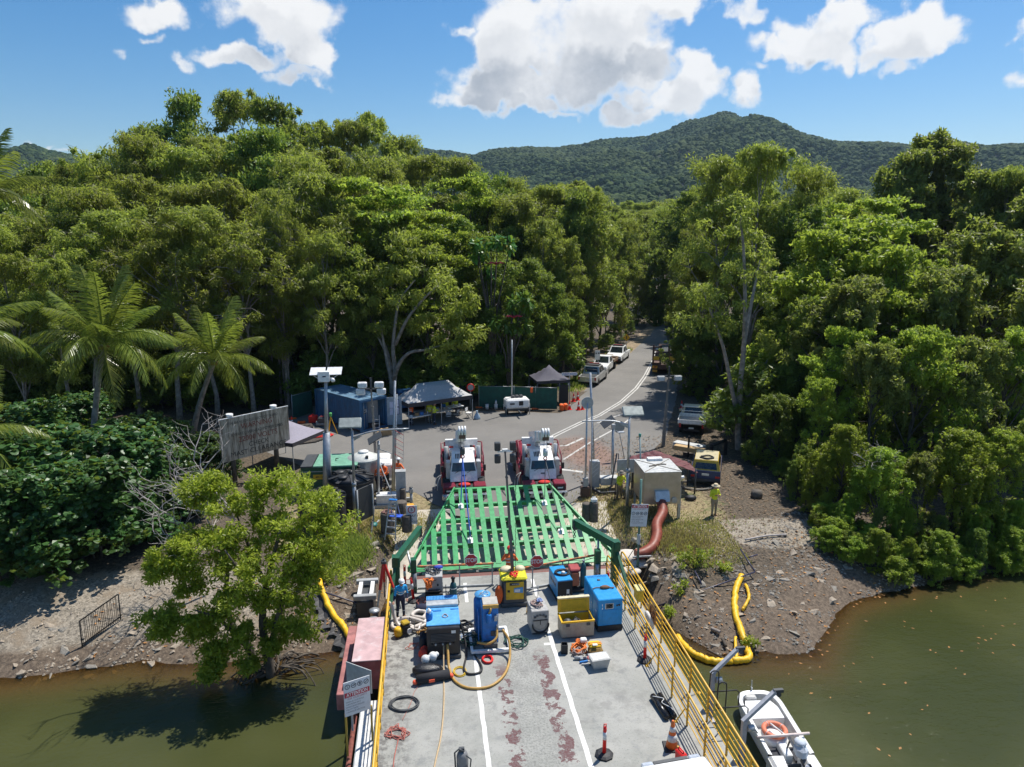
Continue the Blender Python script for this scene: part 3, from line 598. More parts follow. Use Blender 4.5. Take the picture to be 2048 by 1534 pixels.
for a in [(1690,850,34.4,'vine0',1.0),(1610,890,37,'lush2',.8),(1640,930,35,'lush1',.7),(1770,890,32.2,'vine0',1.15),(1850,890,31.6,'lush1',.9),(1930,850,32,'vine0',1.1),(2010,850,32,'lush0',.9),(2080,830,32.5,'lush1',1.0),(1565,950,40,'lush0',.7),(1590,1000,37.6,'lush2',.7),(1700,980,32.4,'vine0',.95),(1640,1020,33.6,'lush2',.75),(1760,1000,31.2,'lush1',.7),(1820,990,30.8,'vine0',1.0),(1890,1000,30.6,'lush2',.7),(1960,980,30.8,'vine0',1.1),(2040,970,31,'vine0',1.1),(1740,1070,30.9,'vine1',1),(1850,1080,30.2,'vine1',1),(1930,1070,30.2,'vine2',0.8),(2020,1060,30.4,'vine1',1.1),(1660,1110,31,'vine1',1.2),(1720,1120,30.2,'vine1',1.2),(1790,1105,29.7,'vine1',1.2),(1850,1110,29.7,'vine2',1.2),(1910,1100,29.9,'vine1',1.2),(1975,1090,30.1,'vine1',1.2),(2045,1085,30.4,'vine2',1.2),(1600,915,36.4,'lush2',.9),(1625,950,35,'lush0',.9),(1655,985,33.4,'vine0',1.3),(1685,1020,31.9,'lush2',1.1),(1640,1040,32.8,'vine0',1.5),(1665,1085,31.6,'vine1',1.2),(1710,1095,30,'vine1',1.2),(1610,1020,34.6,'lush0',1.1),(1640,1075,33,'vine1',1.1),(1670,1000,32.6,'lush0',.8),(1760,1020,29.7,'vine0',1.3),(1830,1030,29.3,'lush0',.8),(1895,1010,29.4,'vine0',1.3),(1965,1000,29.6,'lush2',.9),(2040,1000,29.8,'vine0',1.3),(1700,1060,30.6,'vine2',0.9),(1800,1090,28.9,'vine1',1.2),(1870,1085,29,'vine1',1.2),(1940,1075,29.2,'vine1',1.2),(2015,1065,29.5,'vine1',1.2),(1690,1080,31.9,'vine1',0.9)]:
    put(*a)
# fill behind the first rows so that no ground shows between the crowns
rng = random.Random(5)
for i in range(64):
    u = rng.uniform(-150, 1180) if i % 3 else rng.uniform(1380, 2250)
    Y = rng.uniform(72, 130) if u < 1200 else rng.uniform(66, 120)
    vt = rng.uniform(372, 420) if u > 900 else rng.uniform(330, 420)
    put(u, vt, Y, rng.choice(['euc0', 'euc1', 'dark0', 'dark1', 'euc2']), .95)
for i in range(24): put(rng.uniform(1120, 1470), rng.uniform(392, 425), rng.uniform(135, 230), rng.choice(['euc0', 'euc1', 'euc2']), 1.1)
# undergrowth at the forest foot
for i in range(46):
    t = i/45; u = -120+1225*t; put(u, rng.uniform(700, 765), 62.5+rng.uniform(0, 3)+(4*max(0, t-.85)/.15), rng.choice(['under0', 'lush2']), rng.uniform(1.0, 1.5))
for i, (u, v, Y) in enumerate([(1130,700,77),(1165,690,86),(1212,670,88),(1228,650,95),(1262,640,103),(1275,630,112),(1288,625,122),(1160,720,70),(1345,655,98),(1352,680,90),(1362,700,80),(1375,730,73),(1390,760,66),(1402,775,60),(1440,800,56),(1470,835,51),(1490,850,49),(1520,880,46),(1500,930,43.5),(1535,950,42),(1560,985,40),(1510,740,47),(1555,790,42),(1590,1010,38.5),(1620,1040,37),(1325,640,130),(1340,640,118)]):
    put(u, v, Y, ['under0', 'lush2', 'under0'][i % 3], 1.2)
for i in range(60): put(rng.uniform(-150, 1120), rng.uniform(610, 700), rng.uniform(67, 76), rng.choice(['under0', 'dark0', 'dark1']), rng.uniform(1.1, 1.5))
for i in range(26): put(rng.uniform(1385, 1720), rng.uniform(600, 700), rng.uniform(58, 76), rng.choice(['under0', 'dark1', 'lush2']), 1.2)
# hibiscus thicket on the left bank
for i, (u, v, Y) in enumerate([(-40,870,34.4),(30,870,34.4),(95,862,34.8),(160,868,35.6),(225,860,36.4),(285,868,37.2),(340,900,38),(30,940,31.8),(-40,940,31.6),(100,930,32.4),(165,925,33.4),(235,925,34.6),(300,960,35.6),(-60,880,40),(20,860,40.5),(75,885,39),(150,862,42),(225,842,44),(290,830,46.5),(345,842,46),(405,868,45),(445,890,43),(-40,960,36),(40,960,36),(110,955,36.5),(185,945,37.5),(255,935,38.5),(320,925,40),(375,930,40),(415,960,39),(-20,1040,33.6),(60,1045,33.8),(130,1030,34.6),(200,1020,35.5),(265,1015,36.5),(330,1005,37.4),(380,1000,38),(70,800,46),(160,790,49),(-30,810,46),(10,1110,32.2),(90,1105,32.8)]):
    put(u, v, Y, 'shrub%d' % (i % 2), rng.uniform(1.0, 1.25))
# four slim trunks in front of the forest beside the container, and the leaning multi-stem tree behind it
def bare_trunks(name, label, base, tops, r, crown=None):
    t = thing(name, label, 'tree', base); mb = MB()
    for x0, P_ in tops: mb.tube(cat_pts(P_, 4), [r*(1-.5*i/(4*(len(P_)-1))) for i in range(4*(len(P_)-1)+1)], 8)
    part(t, 'trunk', mb, bark)
    if crown: crown(t)
    return t
for i, (u, v, Y, h, lab) in enumerate([(548,800,60,9,'leftmost slim pale trunk rising beside the warning board'),(563,806,60.6,10,'reddish slim trunk second from the warning board'),(573,808,61.2,11,'third slim trunk right of the warning board'),(582,815,60.2,12,'straight slim trunk nearest the blue container')]):
    p = G(u, v, .3); tree('euc%d' % (i % 4), p.x, p.y, 15+i, .55, lab, None, 'slim_tree')
def wcrown(t, spots, lm, seed, cr=.9, n=95, ls=.36, lw=.3, droop=.5, up=.5, shape=4, per=4):
    rng = np.random.default_rng(seed); ctr, rad, tint = [], [], []
    for s in spots:
        lt = rng.random()
        for j in range(per):
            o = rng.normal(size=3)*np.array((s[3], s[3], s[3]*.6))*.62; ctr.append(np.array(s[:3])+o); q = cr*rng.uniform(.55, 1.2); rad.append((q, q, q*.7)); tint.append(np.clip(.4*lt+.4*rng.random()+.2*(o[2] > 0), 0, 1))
    me = leaf_mesh('crown', [leaves(rng, (np.array(ctr), np.array(rad), np.array(tint)), n, ls, lw, None, up, droop, .8, shape)])
    return part(t, 'crown', me, lm)
def px_tree(name, label, Ybase, stems, spots, lm, bm, r, seed, **kw):
    # stems/spots given as picture points on planes y = Ybase + offset, turned into metres
    b = stems[0][0]; base = V(b[0], b[1], Ybase); t = thing(name, label, 'tree', base); mb = MB()
    for st in stems:
        P_ = [V(u, v, Ybase+(o[0] if o else 0))-base for u, v, *o in st]; k = st[0][3] if len(st[0]) > 3 else 1
        C_ = cat_pts(P_, 4); mb.tube(C_, [r*k*(1-.75*i/(len(C_)-1)) for i in range(len(C_))], 8)
    part(t, 'trunk', mb, bm)
    rg = random.Random(seed)
    S = []
    for u, v, rad_, dy in spots:
        q = V(u, v, Ybase+dy)-base; S.append((q.x, q.y, q.z, rad_))
    wcrown(t, S, lm, seed, **kw); return t
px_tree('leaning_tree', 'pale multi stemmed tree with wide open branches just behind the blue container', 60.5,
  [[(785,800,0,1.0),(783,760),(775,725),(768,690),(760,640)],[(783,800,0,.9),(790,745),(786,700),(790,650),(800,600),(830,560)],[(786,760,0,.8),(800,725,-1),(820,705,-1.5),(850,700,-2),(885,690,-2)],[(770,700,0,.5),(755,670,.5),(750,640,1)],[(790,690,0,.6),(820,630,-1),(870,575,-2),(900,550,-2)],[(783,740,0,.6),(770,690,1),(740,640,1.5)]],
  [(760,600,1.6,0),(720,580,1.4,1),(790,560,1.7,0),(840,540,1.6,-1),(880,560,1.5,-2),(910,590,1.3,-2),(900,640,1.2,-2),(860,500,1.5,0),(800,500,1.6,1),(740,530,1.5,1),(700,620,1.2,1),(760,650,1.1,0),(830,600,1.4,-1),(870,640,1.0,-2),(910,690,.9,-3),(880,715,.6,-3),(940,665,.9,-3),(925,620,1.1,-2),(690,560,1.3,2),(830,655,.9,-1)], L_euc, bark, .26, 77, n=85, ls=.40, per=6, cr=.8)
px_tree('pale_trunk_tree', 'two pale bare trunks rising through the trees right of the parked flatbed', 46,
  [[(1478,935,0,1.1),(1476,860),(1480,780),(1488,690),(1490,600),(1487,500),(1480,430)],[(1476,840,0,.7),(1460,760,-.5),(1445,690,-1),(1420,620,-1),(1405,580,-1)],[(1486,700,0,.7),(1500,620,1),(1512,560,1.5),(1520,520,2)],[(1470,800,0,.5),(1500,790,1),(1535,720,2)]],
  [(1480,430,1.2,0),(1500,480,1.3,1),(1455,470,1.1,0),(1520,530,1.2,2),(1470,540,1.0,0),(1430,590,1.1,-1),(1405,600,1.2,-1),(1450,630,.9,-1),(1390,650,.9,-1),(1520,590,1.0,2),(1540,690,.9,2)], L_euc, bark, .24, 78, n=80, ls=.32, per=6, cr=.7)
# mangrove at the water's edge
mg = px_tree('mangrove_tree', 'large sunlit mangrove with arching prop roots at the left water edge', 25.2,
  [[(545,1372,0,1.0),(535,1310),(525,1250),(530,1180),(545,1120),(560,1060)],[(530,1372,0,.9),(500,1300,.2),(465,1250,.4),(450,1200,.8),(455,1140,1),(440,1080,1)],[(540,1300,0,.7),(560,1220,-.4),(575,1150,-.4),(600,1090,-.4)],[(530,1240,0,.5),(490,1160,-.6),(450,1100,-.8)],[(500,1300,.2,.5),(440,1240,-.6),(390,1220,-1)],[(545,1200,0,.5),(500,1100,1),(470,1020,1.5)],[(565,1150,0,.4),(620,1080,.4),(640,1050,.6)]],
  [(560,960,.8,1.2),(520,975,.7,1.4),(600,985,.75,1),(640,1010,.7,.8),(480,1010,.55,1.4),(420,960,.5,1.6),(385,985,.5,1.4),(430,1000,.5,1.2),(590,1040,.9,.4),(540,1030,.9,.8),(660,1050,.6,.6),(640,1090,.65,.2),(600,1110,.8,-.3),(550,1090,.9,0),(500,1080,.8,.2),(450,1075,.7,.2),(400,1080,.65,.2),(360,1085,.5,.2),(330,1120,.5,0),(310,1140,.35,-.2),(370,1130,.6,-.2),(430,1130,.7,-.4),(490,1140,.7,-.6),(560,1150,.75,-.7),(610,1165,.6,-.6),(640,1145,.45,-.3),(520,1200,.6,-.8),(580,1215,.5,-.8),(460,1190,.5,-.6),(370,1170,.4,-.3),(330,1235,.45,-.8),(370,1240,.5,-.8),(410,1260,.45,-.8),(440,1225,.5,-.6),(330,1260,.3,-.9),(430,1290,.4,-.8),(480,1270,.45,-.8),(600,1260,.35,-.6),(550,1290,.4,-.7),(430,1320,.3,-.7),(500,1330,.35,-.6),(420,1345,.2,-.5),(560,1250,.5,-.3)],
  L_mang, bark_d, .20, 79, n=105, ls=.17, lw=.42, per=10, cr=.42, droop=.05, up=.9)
mb = MB(); rg = random.Random(3)
for i in range(46):
    a = rg.uniform(-.6, 3.6); r0 = rg.uniform(.1, .5); r1 = rg.uniform(.8, 2.6)
    p0 = Vector((.2+r0*math.cos(a), r0*math.sin(a), rg.uniform(.4, 1.1))); p2 = Vector((.2+r1*math.cos(a), r1*math.sin(a), -.25)); p1 = (p0+p2)/2+Vector((rg.uniform(-.3, .3), rg.uniform(-.3, .3), rg.uniform(.2, .5)))
    mb.tube(cat_pts([p0, p1, p2], 4), rg.uniform(.018, .045), 5)
part(mg, 'prop_roots', mb, bark_d)
def dead_branches(label, base, dirs, seed, n=40, name='dead_tree', rr=.05, m=twig):
    rg = random.Random(seed); t = thing(name, label, 'tree', base); mb = MB()
    def grow(p, d, L, r, k):
        P_ = [p]; q = p.copy(); dd = d.normalized()
        for i in range(4):
            dd = (dd+Vector((rg.gauss(0, .25), rg.gauss(0, .25), rg.gauss(.05, .2)))).normalized(); q = q+dd*L/4; P_.append(q.copy())
            if k and rg.random() < .85: grow(q, (dd+Vector((rg.gauss(0, .8), rg.gauss(0, .8), rg.gauss(.1, .5)))).normalized(), L*rg.uniform(.45, .7), r*.6, k-1)
        mb.tube(P_, [r*(1-.2*i) for i in range(5)], 5)
    for d, L in dirs: grow(Vector((0, 0, 0)), Vector(d), L, rr, 3)
    part(t, 'branches', mb, m); return t
dead_branches('bare grey dead branches sticking out left of the mangrove crown', V(450, 1110, 26.6), [((-1, .2, .5), 2.6), ((-1, 0, .15), 2.2), ((-.7, .2, .9), 2.3)], 5)
dead_branches('leafless grey branches behind the mangrove, under the warning board', V(470, 1040, 31), [((-.9, .2, .8), 3.4), ((-.2, 0, 1), 3.2), ((.5, .1, .9), 2.6), ((-.6, 0, 1), 3.2)], 6)
dead_branches('tangle of bare roots at the right bank under the vine draped trees', V(1960, 1140, 31.5), [((-1, -.5, -.2), 2.4), ((1, -.6, -.2), 2.4), ((0, -1, -.1), 1.8), ((-.6, -.8, .1), 2)], 8, name='root_tangle', m=bark_d)
dead_branches('pale snag of bare branches in the right bank foliage', V(1780, 930, 32.4), [((-1, -.3, .2), 1.6), ((-.6, -.4, .6), 1.4)], 9, rr=.04)
# coconut palms
def frond_mesh(seed, L, droop, n=58):
    rng = np.random.default_rng(seed); mb = MB(); P_ = []
    for i in range(11):
        t = i/10; P_.append(Vector((L*t*(1-.18*droop*t), 0, L*(.34*t-droop*.62*t*t))))
    mb.tube(P_, [.045*(1-.85*i/10)+.006 for i in range(11)], 4); rach = mb
    v, q, tt = [], [], []
    for i in range(n):
        t = .14+.86*i/(n-1); f = t*10; k = min(9, int(f)); p = P_[k].lerp(P_[k+1], f-k); d = (P_[k+1]-P_[k]).normalized()
        ll = L*.27*math.sin(PI*min(.97, .16+.78*t))**.7
        for sgn in (-1, 1):
            ax = (d*.55+Vector((0, sgn*.8, -.30-.55*droop*t))+Vector(rng.normal(size=3)*.10)).normalized()
            e = p+ax*ll*.55; e2 = e+(ax+Vector((0, 0, -.55))).normalized()*ll*.45; s = d*.024*L/3.4
            o = len(v); v += [p-s*.6, p+s*.6, e+s, e-s, e2+s*.15, e2-s*.15]; q += [(o, o+1, o+2, o+3), (o+3, o+2, o+4, o+5)]; a = rng.random(); tt += [.25+.6*a]*6
    me = bpy.data.meshes.new('frond'); me.from_pydata([tuple(x) for x in v]+rach.v, [], q+[tuple(j+len(v) for j in f_) for f_ in rach.f])
    a = me.attributes.new('tint', 'FLOAT', 'POINT'); a.data.foreach_set('value', np.array(tt+[.95]*len(rach.v), np.float32)); me.materials.append(L_palm); return me
FR = [frond_mesh(i, 3.6, .35+.3*i) for i in range(4)]
def palm(label, base, top, ns=20, s=1.0, seed=0):
    rg = random.Random(seed); t = thing('coconut_palm', label, 'palm tree', base); mb = MB(); d = Vector(top)-Vector(base)
    P_ = [Vector((d.x*k**1.5, d.y*k**1.5, d.z*k)) for k in [i/14 for i in range(15)]]
    mb.tube(P_, [.21-.09*i/14+(.02 if i % 2 else 0)+(.12 if i == 0 else 0) for i in range(15)], 9); part(t, 'trunk', mb, bark)
    for i in range(ns):
        q = i/(ns-1); o = dup(link('frond', FR[min(3, int(q*4))], None, t)) if False else link('frond', FR[min(3, int(q*4))], None, t)
        o.location = d+Vector((0, 0, .1)); o.rotation_euler = (rg.uniform(-.2, .2), -1.15+1.35*q+rg.uniform(-.12, .12), i*2.4+rg.uniform(-.25, .25)); k = s*rg.uniform(.85, 1.1); o.scale = (k, k, k)
    mb = MB()
    for i in range(6): mb.sph(d+Vector((.22*math.cos(i), .22*math.sin(i), -.15)), .12, 7, 5)
    part(t, 'coconut_cluster', mb, mat('coconut', (.30, .16, .03), .6)); return t
palm('tall coconut palm, larger of the two standing behind the hibiscus thicket', G(188, 960, .4), V(208, 690, 45), 24, 1.35, 1)
palm('smaller coconut palm between the larger palm and the warning board', G(385, 900, .4), V(430, 722, 49), 20, 1.2, 2)
palm('coconut palm at the left picture edge with fronds hanging in', V(-110, 960, 40), V(-90, 680, 40), 20, 1.2, 3)
palm('coconut palm at the far left edge, only its top fronds in view', V(-50, 800, 52), V(-40, 395, 52), 18, 1.3, 4)
palm('low leaning palm at the left edge below the others', V(20, 1080, 33), V(-75, 880, 33), 14, 1.0, 5)
# umbrella trees with red flower spikes
um = leaf_mat('leaf_umbrella', (.04, .10, .015), (.10, .22, .03), .3, .3)
fl = mat('red_flower', (.42, .03, .06), .6)
for i, (u, v, Y, lab) in enumerate([(985,520,64,'umbrella tree with yellow green leaf rosettes half way up the forest wall'),(1020,625,63,'umbrella tree with a red flower spike low in the forest wall')]):
    c = V(u, v, Y); t = thing('umbrella_tree', lab, 'tree', (c.x, c.y, .25)); mb = MB(); rg = random.Random(i+40); h = c.z
    S = []
    for k in range(9): S.append((rg.uniform(-1.9, 1.9), rg.uniform(-1, .6), h-.2+rg.uniform(-1.6, 1.6)))
    for s_ in S: mb.tube([(0, .6, 0), (s_[0]*.3, .4, s_[2]*.6), s_], [.12, .08, .04], 6)
    part(t, 'trunk', mb, bark_d); rng_ = np.random.default_rng(i)
    C_ = (np.array(S), np.full((9, 3), .75), np.linspace(.3, .95, 9)); part(t, 'crown', leaf_mesh('crown', [leaves(rng_, C_, 60, .62, .34, None, 1.4, .35, .5, 6)]), um)
    mb = MB()
    for k in range(8): a = k*.79; mb.tube([(.2, -.9, h-.6), (.2+.4*math.cos(a), -1.0+.2*math.sin(a), h-.4), (.2+.75*math.cos(a), -1.05+.35*math.sin(a), h-.5)], [.05, .06, .03], 5)
    part(t, 'flower_spike', mb, fl)
# forest that reads as one mass on the hills
def blob():
    rng = np.random.default_rng(4); import bmesh
    bm = bmesh.new(); bmesh.ops.create_icosphere(bm, subdivisions=2, radius=1)
    for v in bm.verts: v.co *= rng.uniform(.72, 1.18); v.co.z *= .9
    me = bpy.data.meshes.new('canopy_tuft'); bm.to_mesh(me); bm.free(); return me
cm_ = bpy.data.materials.new('hill_canopy'); cm_.use_nodes = True; w = NT(cm_.node_tree); b = cm_.node_tree.nodes['Principled BSDF']
oi = w.n('ShaderNodeObjectInfo').outputs['Random']; P = w.n('ShaderNodeNewGeometry').outputs['Position']
big = w.noise(P, .006, 4); hc = w.mix(w.math('POWER', oi, 2.0), (.018, .044, .016), (.085, .12, .034)); hc = w.mix(w.ramp(big, .35, .65, 0, .5), hc, (.085, .105, .038))
w.l(hc, b.inputs['Base Color']); b.inputs['Roughness'].default_value = .9; b.inputs['Specular IOR Level'].default_value = .1
bme = blob(); bme.materials.append(cm_)
tuft = bpy.data.objects.new('canopy_tuft', bme)        # stays unlinked: only the source shape of the canopy below
def canopy(name, src, dens, smin, smax, seed):
    o = link(name, src); o['kind'] = 'stuff'
    gnt = bpy.data.node_groups.new(name, 'GeometryNodeTree'); gnt.interface.new_socket('Geometry', in_out='INPUT', socket_type='NodeSocketGeometry'); gnt.interface.new_socket('Geometry', in_out='OUTPUT', socket_type='NodeSocketGeometry')
    N = gnt.nodes; L = gnt.links; gi = N.new('NodeGroupInput'); go = N.new('NodeGroupOutput')
    ds = N.new('GeometryNodeDistributePointsOnFaces'); ds.inputs['Density'].default_value = dens; ds.inputs['Seed'].default_value = seed
    ob = N.new('GeometryNodeObjectInfo'); ob.inputs[0].default_value = tuft; ob.inputs['As Instance'].default_value = True
    io = N.new('GeometryNodeInstanceOnPoints'); rs = N.new('FunctionNodeRandomValue'); rs.inputs[2].default_value = smin; rs.inputs[3].default_value = smax
    rr_ = N.new('FunctionNodeRandomValue'); rr_.data_type = 'FLOAT_VECTOR'; rr_.inputs[0].default_value = (0, 0, 0); rr_.inputs[1].default_value = (.5, .5, 6.28)
    L.new(gi.outputs[0], ds.inputs[0]); L.new(ds.outputs[0], io.inputs[0]); L.new(ob.outputs['Geometry'], io.inputs['Instance']); L.new(rs.outputs[1], io.inputs['Scale']); L.new(rr_.outputs[0], io.inputs['Rotation'])
    L.new(io.outputs[0], go.inputs[0]); md = o.modifiers.new(name, 'NODES'); md.node_group = gnt; return o
sel = np.abs(AZ-.14) < .72
cz = np.where(sel[:-1, :-1].reshape(-1))[0]
hsub = bpy.data.meshes.new('hill_canopy'); r_, c_ = HX.shape
idx = (np.arange(r_-1)[:, None]*c_+np.arange(c_-1)[None]); keep = (np.abs(AZ[:-1, :-1]-.14) < .70) & (R[:-1, :-1] < RID[:-1, :-1]+180)
qi = idx[keep]; np_fill(hsub, np.stack([HX, HY, HZ], -1).reshape(-1, 3), np.stack([qi, qi+1, qi+c_+1, qi+c_], 1))
canopy('hill_forest', hsub, .04, 2.4, 6.0, 3)
# ------------------------------------------------------------------ ferry
DK, w, b = new_mat('deck_paint')
P = w.n('ShaderNodeTexCoord').outputs['Object']
nA = w.noise(P, .55, 6, .65); nB = w.noise(P, 3.4, 6, .72); nC = w.noise(P, 14, 5, .75); nD = w.noise(P, 1.7, 6, .7)
c = w.mix(w.ramp(nA, .3, .7), (.262, .265, .238), (.36, .355, .325)); c = w.mix(w.ramp(nB, .55, .75, 0, .5), c, (.48, .48, .46)); c = w.mix(w.ramp(nC, .54, .68, 0, .6), c, (.11, .115, .11))
c = w.mix(w.ramp(nD, .52, .70, 0, .7), c, (.17, .175, .17))
sx = w.n('ShaderNodeSeparateXYZ'); w.l(P, sx.inputs[0])
edge = w.ramp(sx.outputs[0], -1.2, -.4, 1, 0); c = w.mix(w.math('MULTIPLY', edge, w.ramp(nB, .42, .62)), c, (.13, .125, .115)); c = w.mix(w.ramp(w.noise(P, .9, 7, .78), .50, .64, 0, .55), c, (.19, .185, .17))
def track(x0, hw, lo, hi, s):
    dx = w.math('ABSOLUTE', w.math('SUBTRACT', sx.outputs[0], x0)); k = w.ramp(dx, hw*.5, hw*1.5, 1, 0)
    n = w.noise(P, s, 6, .66)
    return w.math('MULTIPLY', w.math('GREATER_THAN', w.math('MULTIPLY', n, w.math('MULTIPLY_ADD', k, .5, .5)), .497), w.ramp(sx.outputs[1], hi-1.0, hi, 1, 0))
prim = w.math('MAXIMUM', track(2.42, .30, 0, 23.4, 2.3), track(3.92, .34, 0, 24.1, 2.1))
sm = w.math('GREATER_THAN', w.noise(P, 1.5, 7, .75), .70); prim = w.math('MAXIMUM', prim, w.math('MULTIPLY', sm, .8))
c = w.mix(prim, c, w.mix(w.ramp(nC, .4, .6), (.11, .035, .035), (.15, .10, .10)))
dxm = w.math('ABSOLUTE', w.math('SUBTRACT', sx.outputs[0], 3.15)); wear = w.math('MULTIPLY', w.ramp(dxm, .3, 1.1, 1, 0), w.ramp(nC, .44, .6)); c = w.mix(w.math('MULTIPLY', wear, .5), c, (.12, .12, .11))
w.l(c, b.inputs['Base Color']); b.inputs['Roughness'].default_value = .72
bn = w.n('ShaderNodeBump', I0=.25, I1=.01); w.l(nC, bn.inputs['Height']); w.l(bn.outputs[0], b.inputs['Normal'])
ferry = thing('ferry', 'vehicle ferry with a worn grey deck, yellow handrails and open bow towards the bank', 'ferry', (0, 0, 0))
mb = MB(); mb.box((3.5, 10.5, -.03), (10.44, 38.8, .06)); part(ferry, 'deck', mb, DK)
mb = MB(); mb.box((3.5, 10.4, -.86), (10.3, 38.4, 1.6), bev=.06); part(ferry, 'hull', mb, mat('hull_paint', (.06, .07, .075), .5, dirt=.4, dirtcol=(.16, .08, .05)))
mb = MB(); mb.box((-2.12, 11.6, -.62), (.62, 21.0, .5), bev=.04); part(ferry, 'sponson', mb, mat('sponson_white', (.62, .62, .60), .6, var=.15, scale=3, dirt=.4, dirtcol=(.35, .33, .3)))
mb = MB(); mb.cyl((-2.62, 3, -.75), (-2.62, 22.3, -.75), .09, n=8); part(ferry, 'fender_pipe', mb, rust)
lane = mat('lane_white', (.74, .73, .69), .6, var=.08, dirt=.25, dirtcol=(.4, .39, .36))
def lane_line(x0, x1, ya, yb, wd):
    mb = MB(); n = int((yb-ya)/.5)+1
    for i in range(n):
        a = ya+(yb-ya)*i/n; c_ = ya+(yb-ya)*(i+1)/n; X = lambda y: x0+(x1-x0)*(y-ya)/(yb-ya); j = lambda k: .012*math.sin(k*3.7)
        mb.quad((X(a)-wd/2+j(i), a, .004), (X(a)+wd/2+j(i+5), a, .004), (X(c_)+wd/2+j(i+6), c_, .004), (X(c_)-wd/2+j(i+1), c_, .004))
    part(ferry, 'lane_line', mb, lane)
lane_line(1.55, 1.55, 2, 23.7, .14); lane_line(4.5, 4.5, 2, 29.3, .15); lane_line(1.5, 1.5, 27.6, 29.3, .14)
mb = MB(); mb.quad((4.18, 24.05, .004), (4.42, 24.05, .004), (4.42, 24.2, .004), (4.18, 24.2, .004)); part(ferry, 'lane_tick', mb, lane)
# railings: each rail and post its own piece
def railing(x, ya, yb, zs, posts, r0=.032, name='railing', braces=()):
    e = thing(name, '', '', (0, 0, 0)); 
    for k in ('label', 'category'): del e[k]
    e.parent = ferry
    top = zs[0]
    mb = MB(); mb.tube(cat_pts([(x, ya, .02), (x, ya, top*.7), (x, ya-.12, top*.93), (x, ya-.45, top), (x, ya-1.2, top)], 4)+[(x, yb, top)], r0, 8); part(e, 'top_rail', mb, railyel)
    for z in zs[1:]: mb = MB(); mb.cyl((x, ya, z), (x, yb, z), .016, n=6); part(e, 'rail', mb, railyel)
    for y in posts: mb = MB(); mb.box((x, y, top/2), (.05, .06, top)); part(e, 'post', mb, railyel)
    for y, s in braces:
        mb = MB(); mb.bar((x, y, .45), (x+s*.28, y, .02), .03); mb.box((x+s*.28, y, .012), (.12, .1, .02)); part(e, 'brace', mb, railyel)
    return e
railing(7.88, 29.2, 2, (1.1, .86, .64, .42, .20), [27.6-1.42*i for i in range(17)], braces=[(22.3, -1), (19.3, -1), (16.5, -1)])
railing(8.58, 29.4, 2, (1.15, .92, .70, .48, .26), [28.2-1.5*i for i in range(17)], .036, braces=[(20.6, 1), (16.6, 1)])
railing(-1.66, 29.0, 2, (1.08, .8, .52, .24), [28.6-1.7*i for i in range(15)], .045)
# dark green ramp arms with posts on both sides of the bow
def arm(sx_, x0, y0, z1, xe, ye, ze, words):
    e = bpy.data.objects.new('ramp_arm', None); COL.objects.link(e); e.parent = ferry
    mb = MB(); mb.box((x0, y0, z1/2), (.28, .34, z1)); mb.box((x0, y0-.02, z1-.05), (.34, .42, .42)); part(e, 'arm_post', mb, darkgreen)
    a = Vector((x0, y0-.25, z1)); d = Vector((xe, ye, ze))
    mb = MB(); mb.bar(a, d, .18, .30); part(e, 'arm_beam', mb, darkgreen)
    mb = MB(); mb.bar(a+Vector((0, 0, .175)), d+Vector((0, 0, .175)), .24, .03); part(e, 'arm_flange', mb, darkgreen)
    mb = MB(); mb.bar((x0-sx_*.25, y0-2.0, .05), (x0-sx_*.05, y0-.15, z1*.82), .12, .14); part(e, 'arm_brace', mb, darkgreen)
    q = a.lerp(d, .42); mb = MB(); mb.cyl((x0+sx_*.75, y0+.1, .6), q, .05, n=8); mb.cyl((x0+sx_*.75, y0+.1, .3), (x0+sx_*.75, y0+.1, .9), .10, n=8); part(e, 'ram', mb, steel)
    mb = MB(); mb.box((x0+sx_*.72, y0+.25, .75), (.24, .3, 1.5)); part(e, 'latch_post', mb, darkgreen)
    mb = MB(); 
    for k in range(5): mb.torus(d+Vector((0, .02, -.25-.11*k)), .06, .02, 8, 5, Matrix.Rotation(PI/2, 3, 'XZ'[k % 2] if k % 2 == 0 else 'Y'))
    mb.box(d+Vector((0, 0, -.1)), (.2, .28, .42)); part(e, 'chain', mb, dgrey)
    if words:
        q = a.lerp(d, .42); n_ = (d-a).normalized()
        text(e, 'lettering', words, .16, q+Vector((-.03, -.165, 0)), (PI/2, 0, math.atan2(n_.y, n_.x)+PI if n_.x < 0 else math.atan2(n_.y, n_.x)), mat('pale_green_letters', (.10, .34, .2), .5))
    return e
arm(1, -1.42, 28.6, 1.62, -.42, 31.4, 1.72, None)
arm(-1, 8.05, 28.5, 1.85, 6.75, 30.9, 1.9, None)
# roller gear and red primed housings outside the left rail
mb = MB(); mb.box((-2.2, 23.75, .38), (.98, 2.75, 1.1), bev=.03); part(ferry, 'primer_housing', mb, mat('red_primer', (.17, .035, .04), .65, var=.3, scale=2, dirt=.25, dirtcol=(.3, .16, .16)))
mb = MB(); mb.box((-2.2, 23.75, .95), (1.02, 2.8, .03)); part(ferry, 'housing_lid', mb, mat('faded_pink_primer', (.50, .33, .33), .6, var=.15, scale=2.2, dirt=.7, dirtcol=(.62, .6, .6)))
mb = MB(); mb.box((-3.05, 24.0, -.2), (.32, 4.3, .6), bev=.02); part(ferry, 'primer_beam', mb, mat('pink_primer', (.36, .14, .13), .65, var=.25, scale=2.4, dirt=.6, dirtcol=(.10, .05, .05)))
mb = MB(); mb.box((-2.35, 22.2, .1), (.1, 1.2, .12)); part(ferry, 'yellow_bracket', mb, yellow)
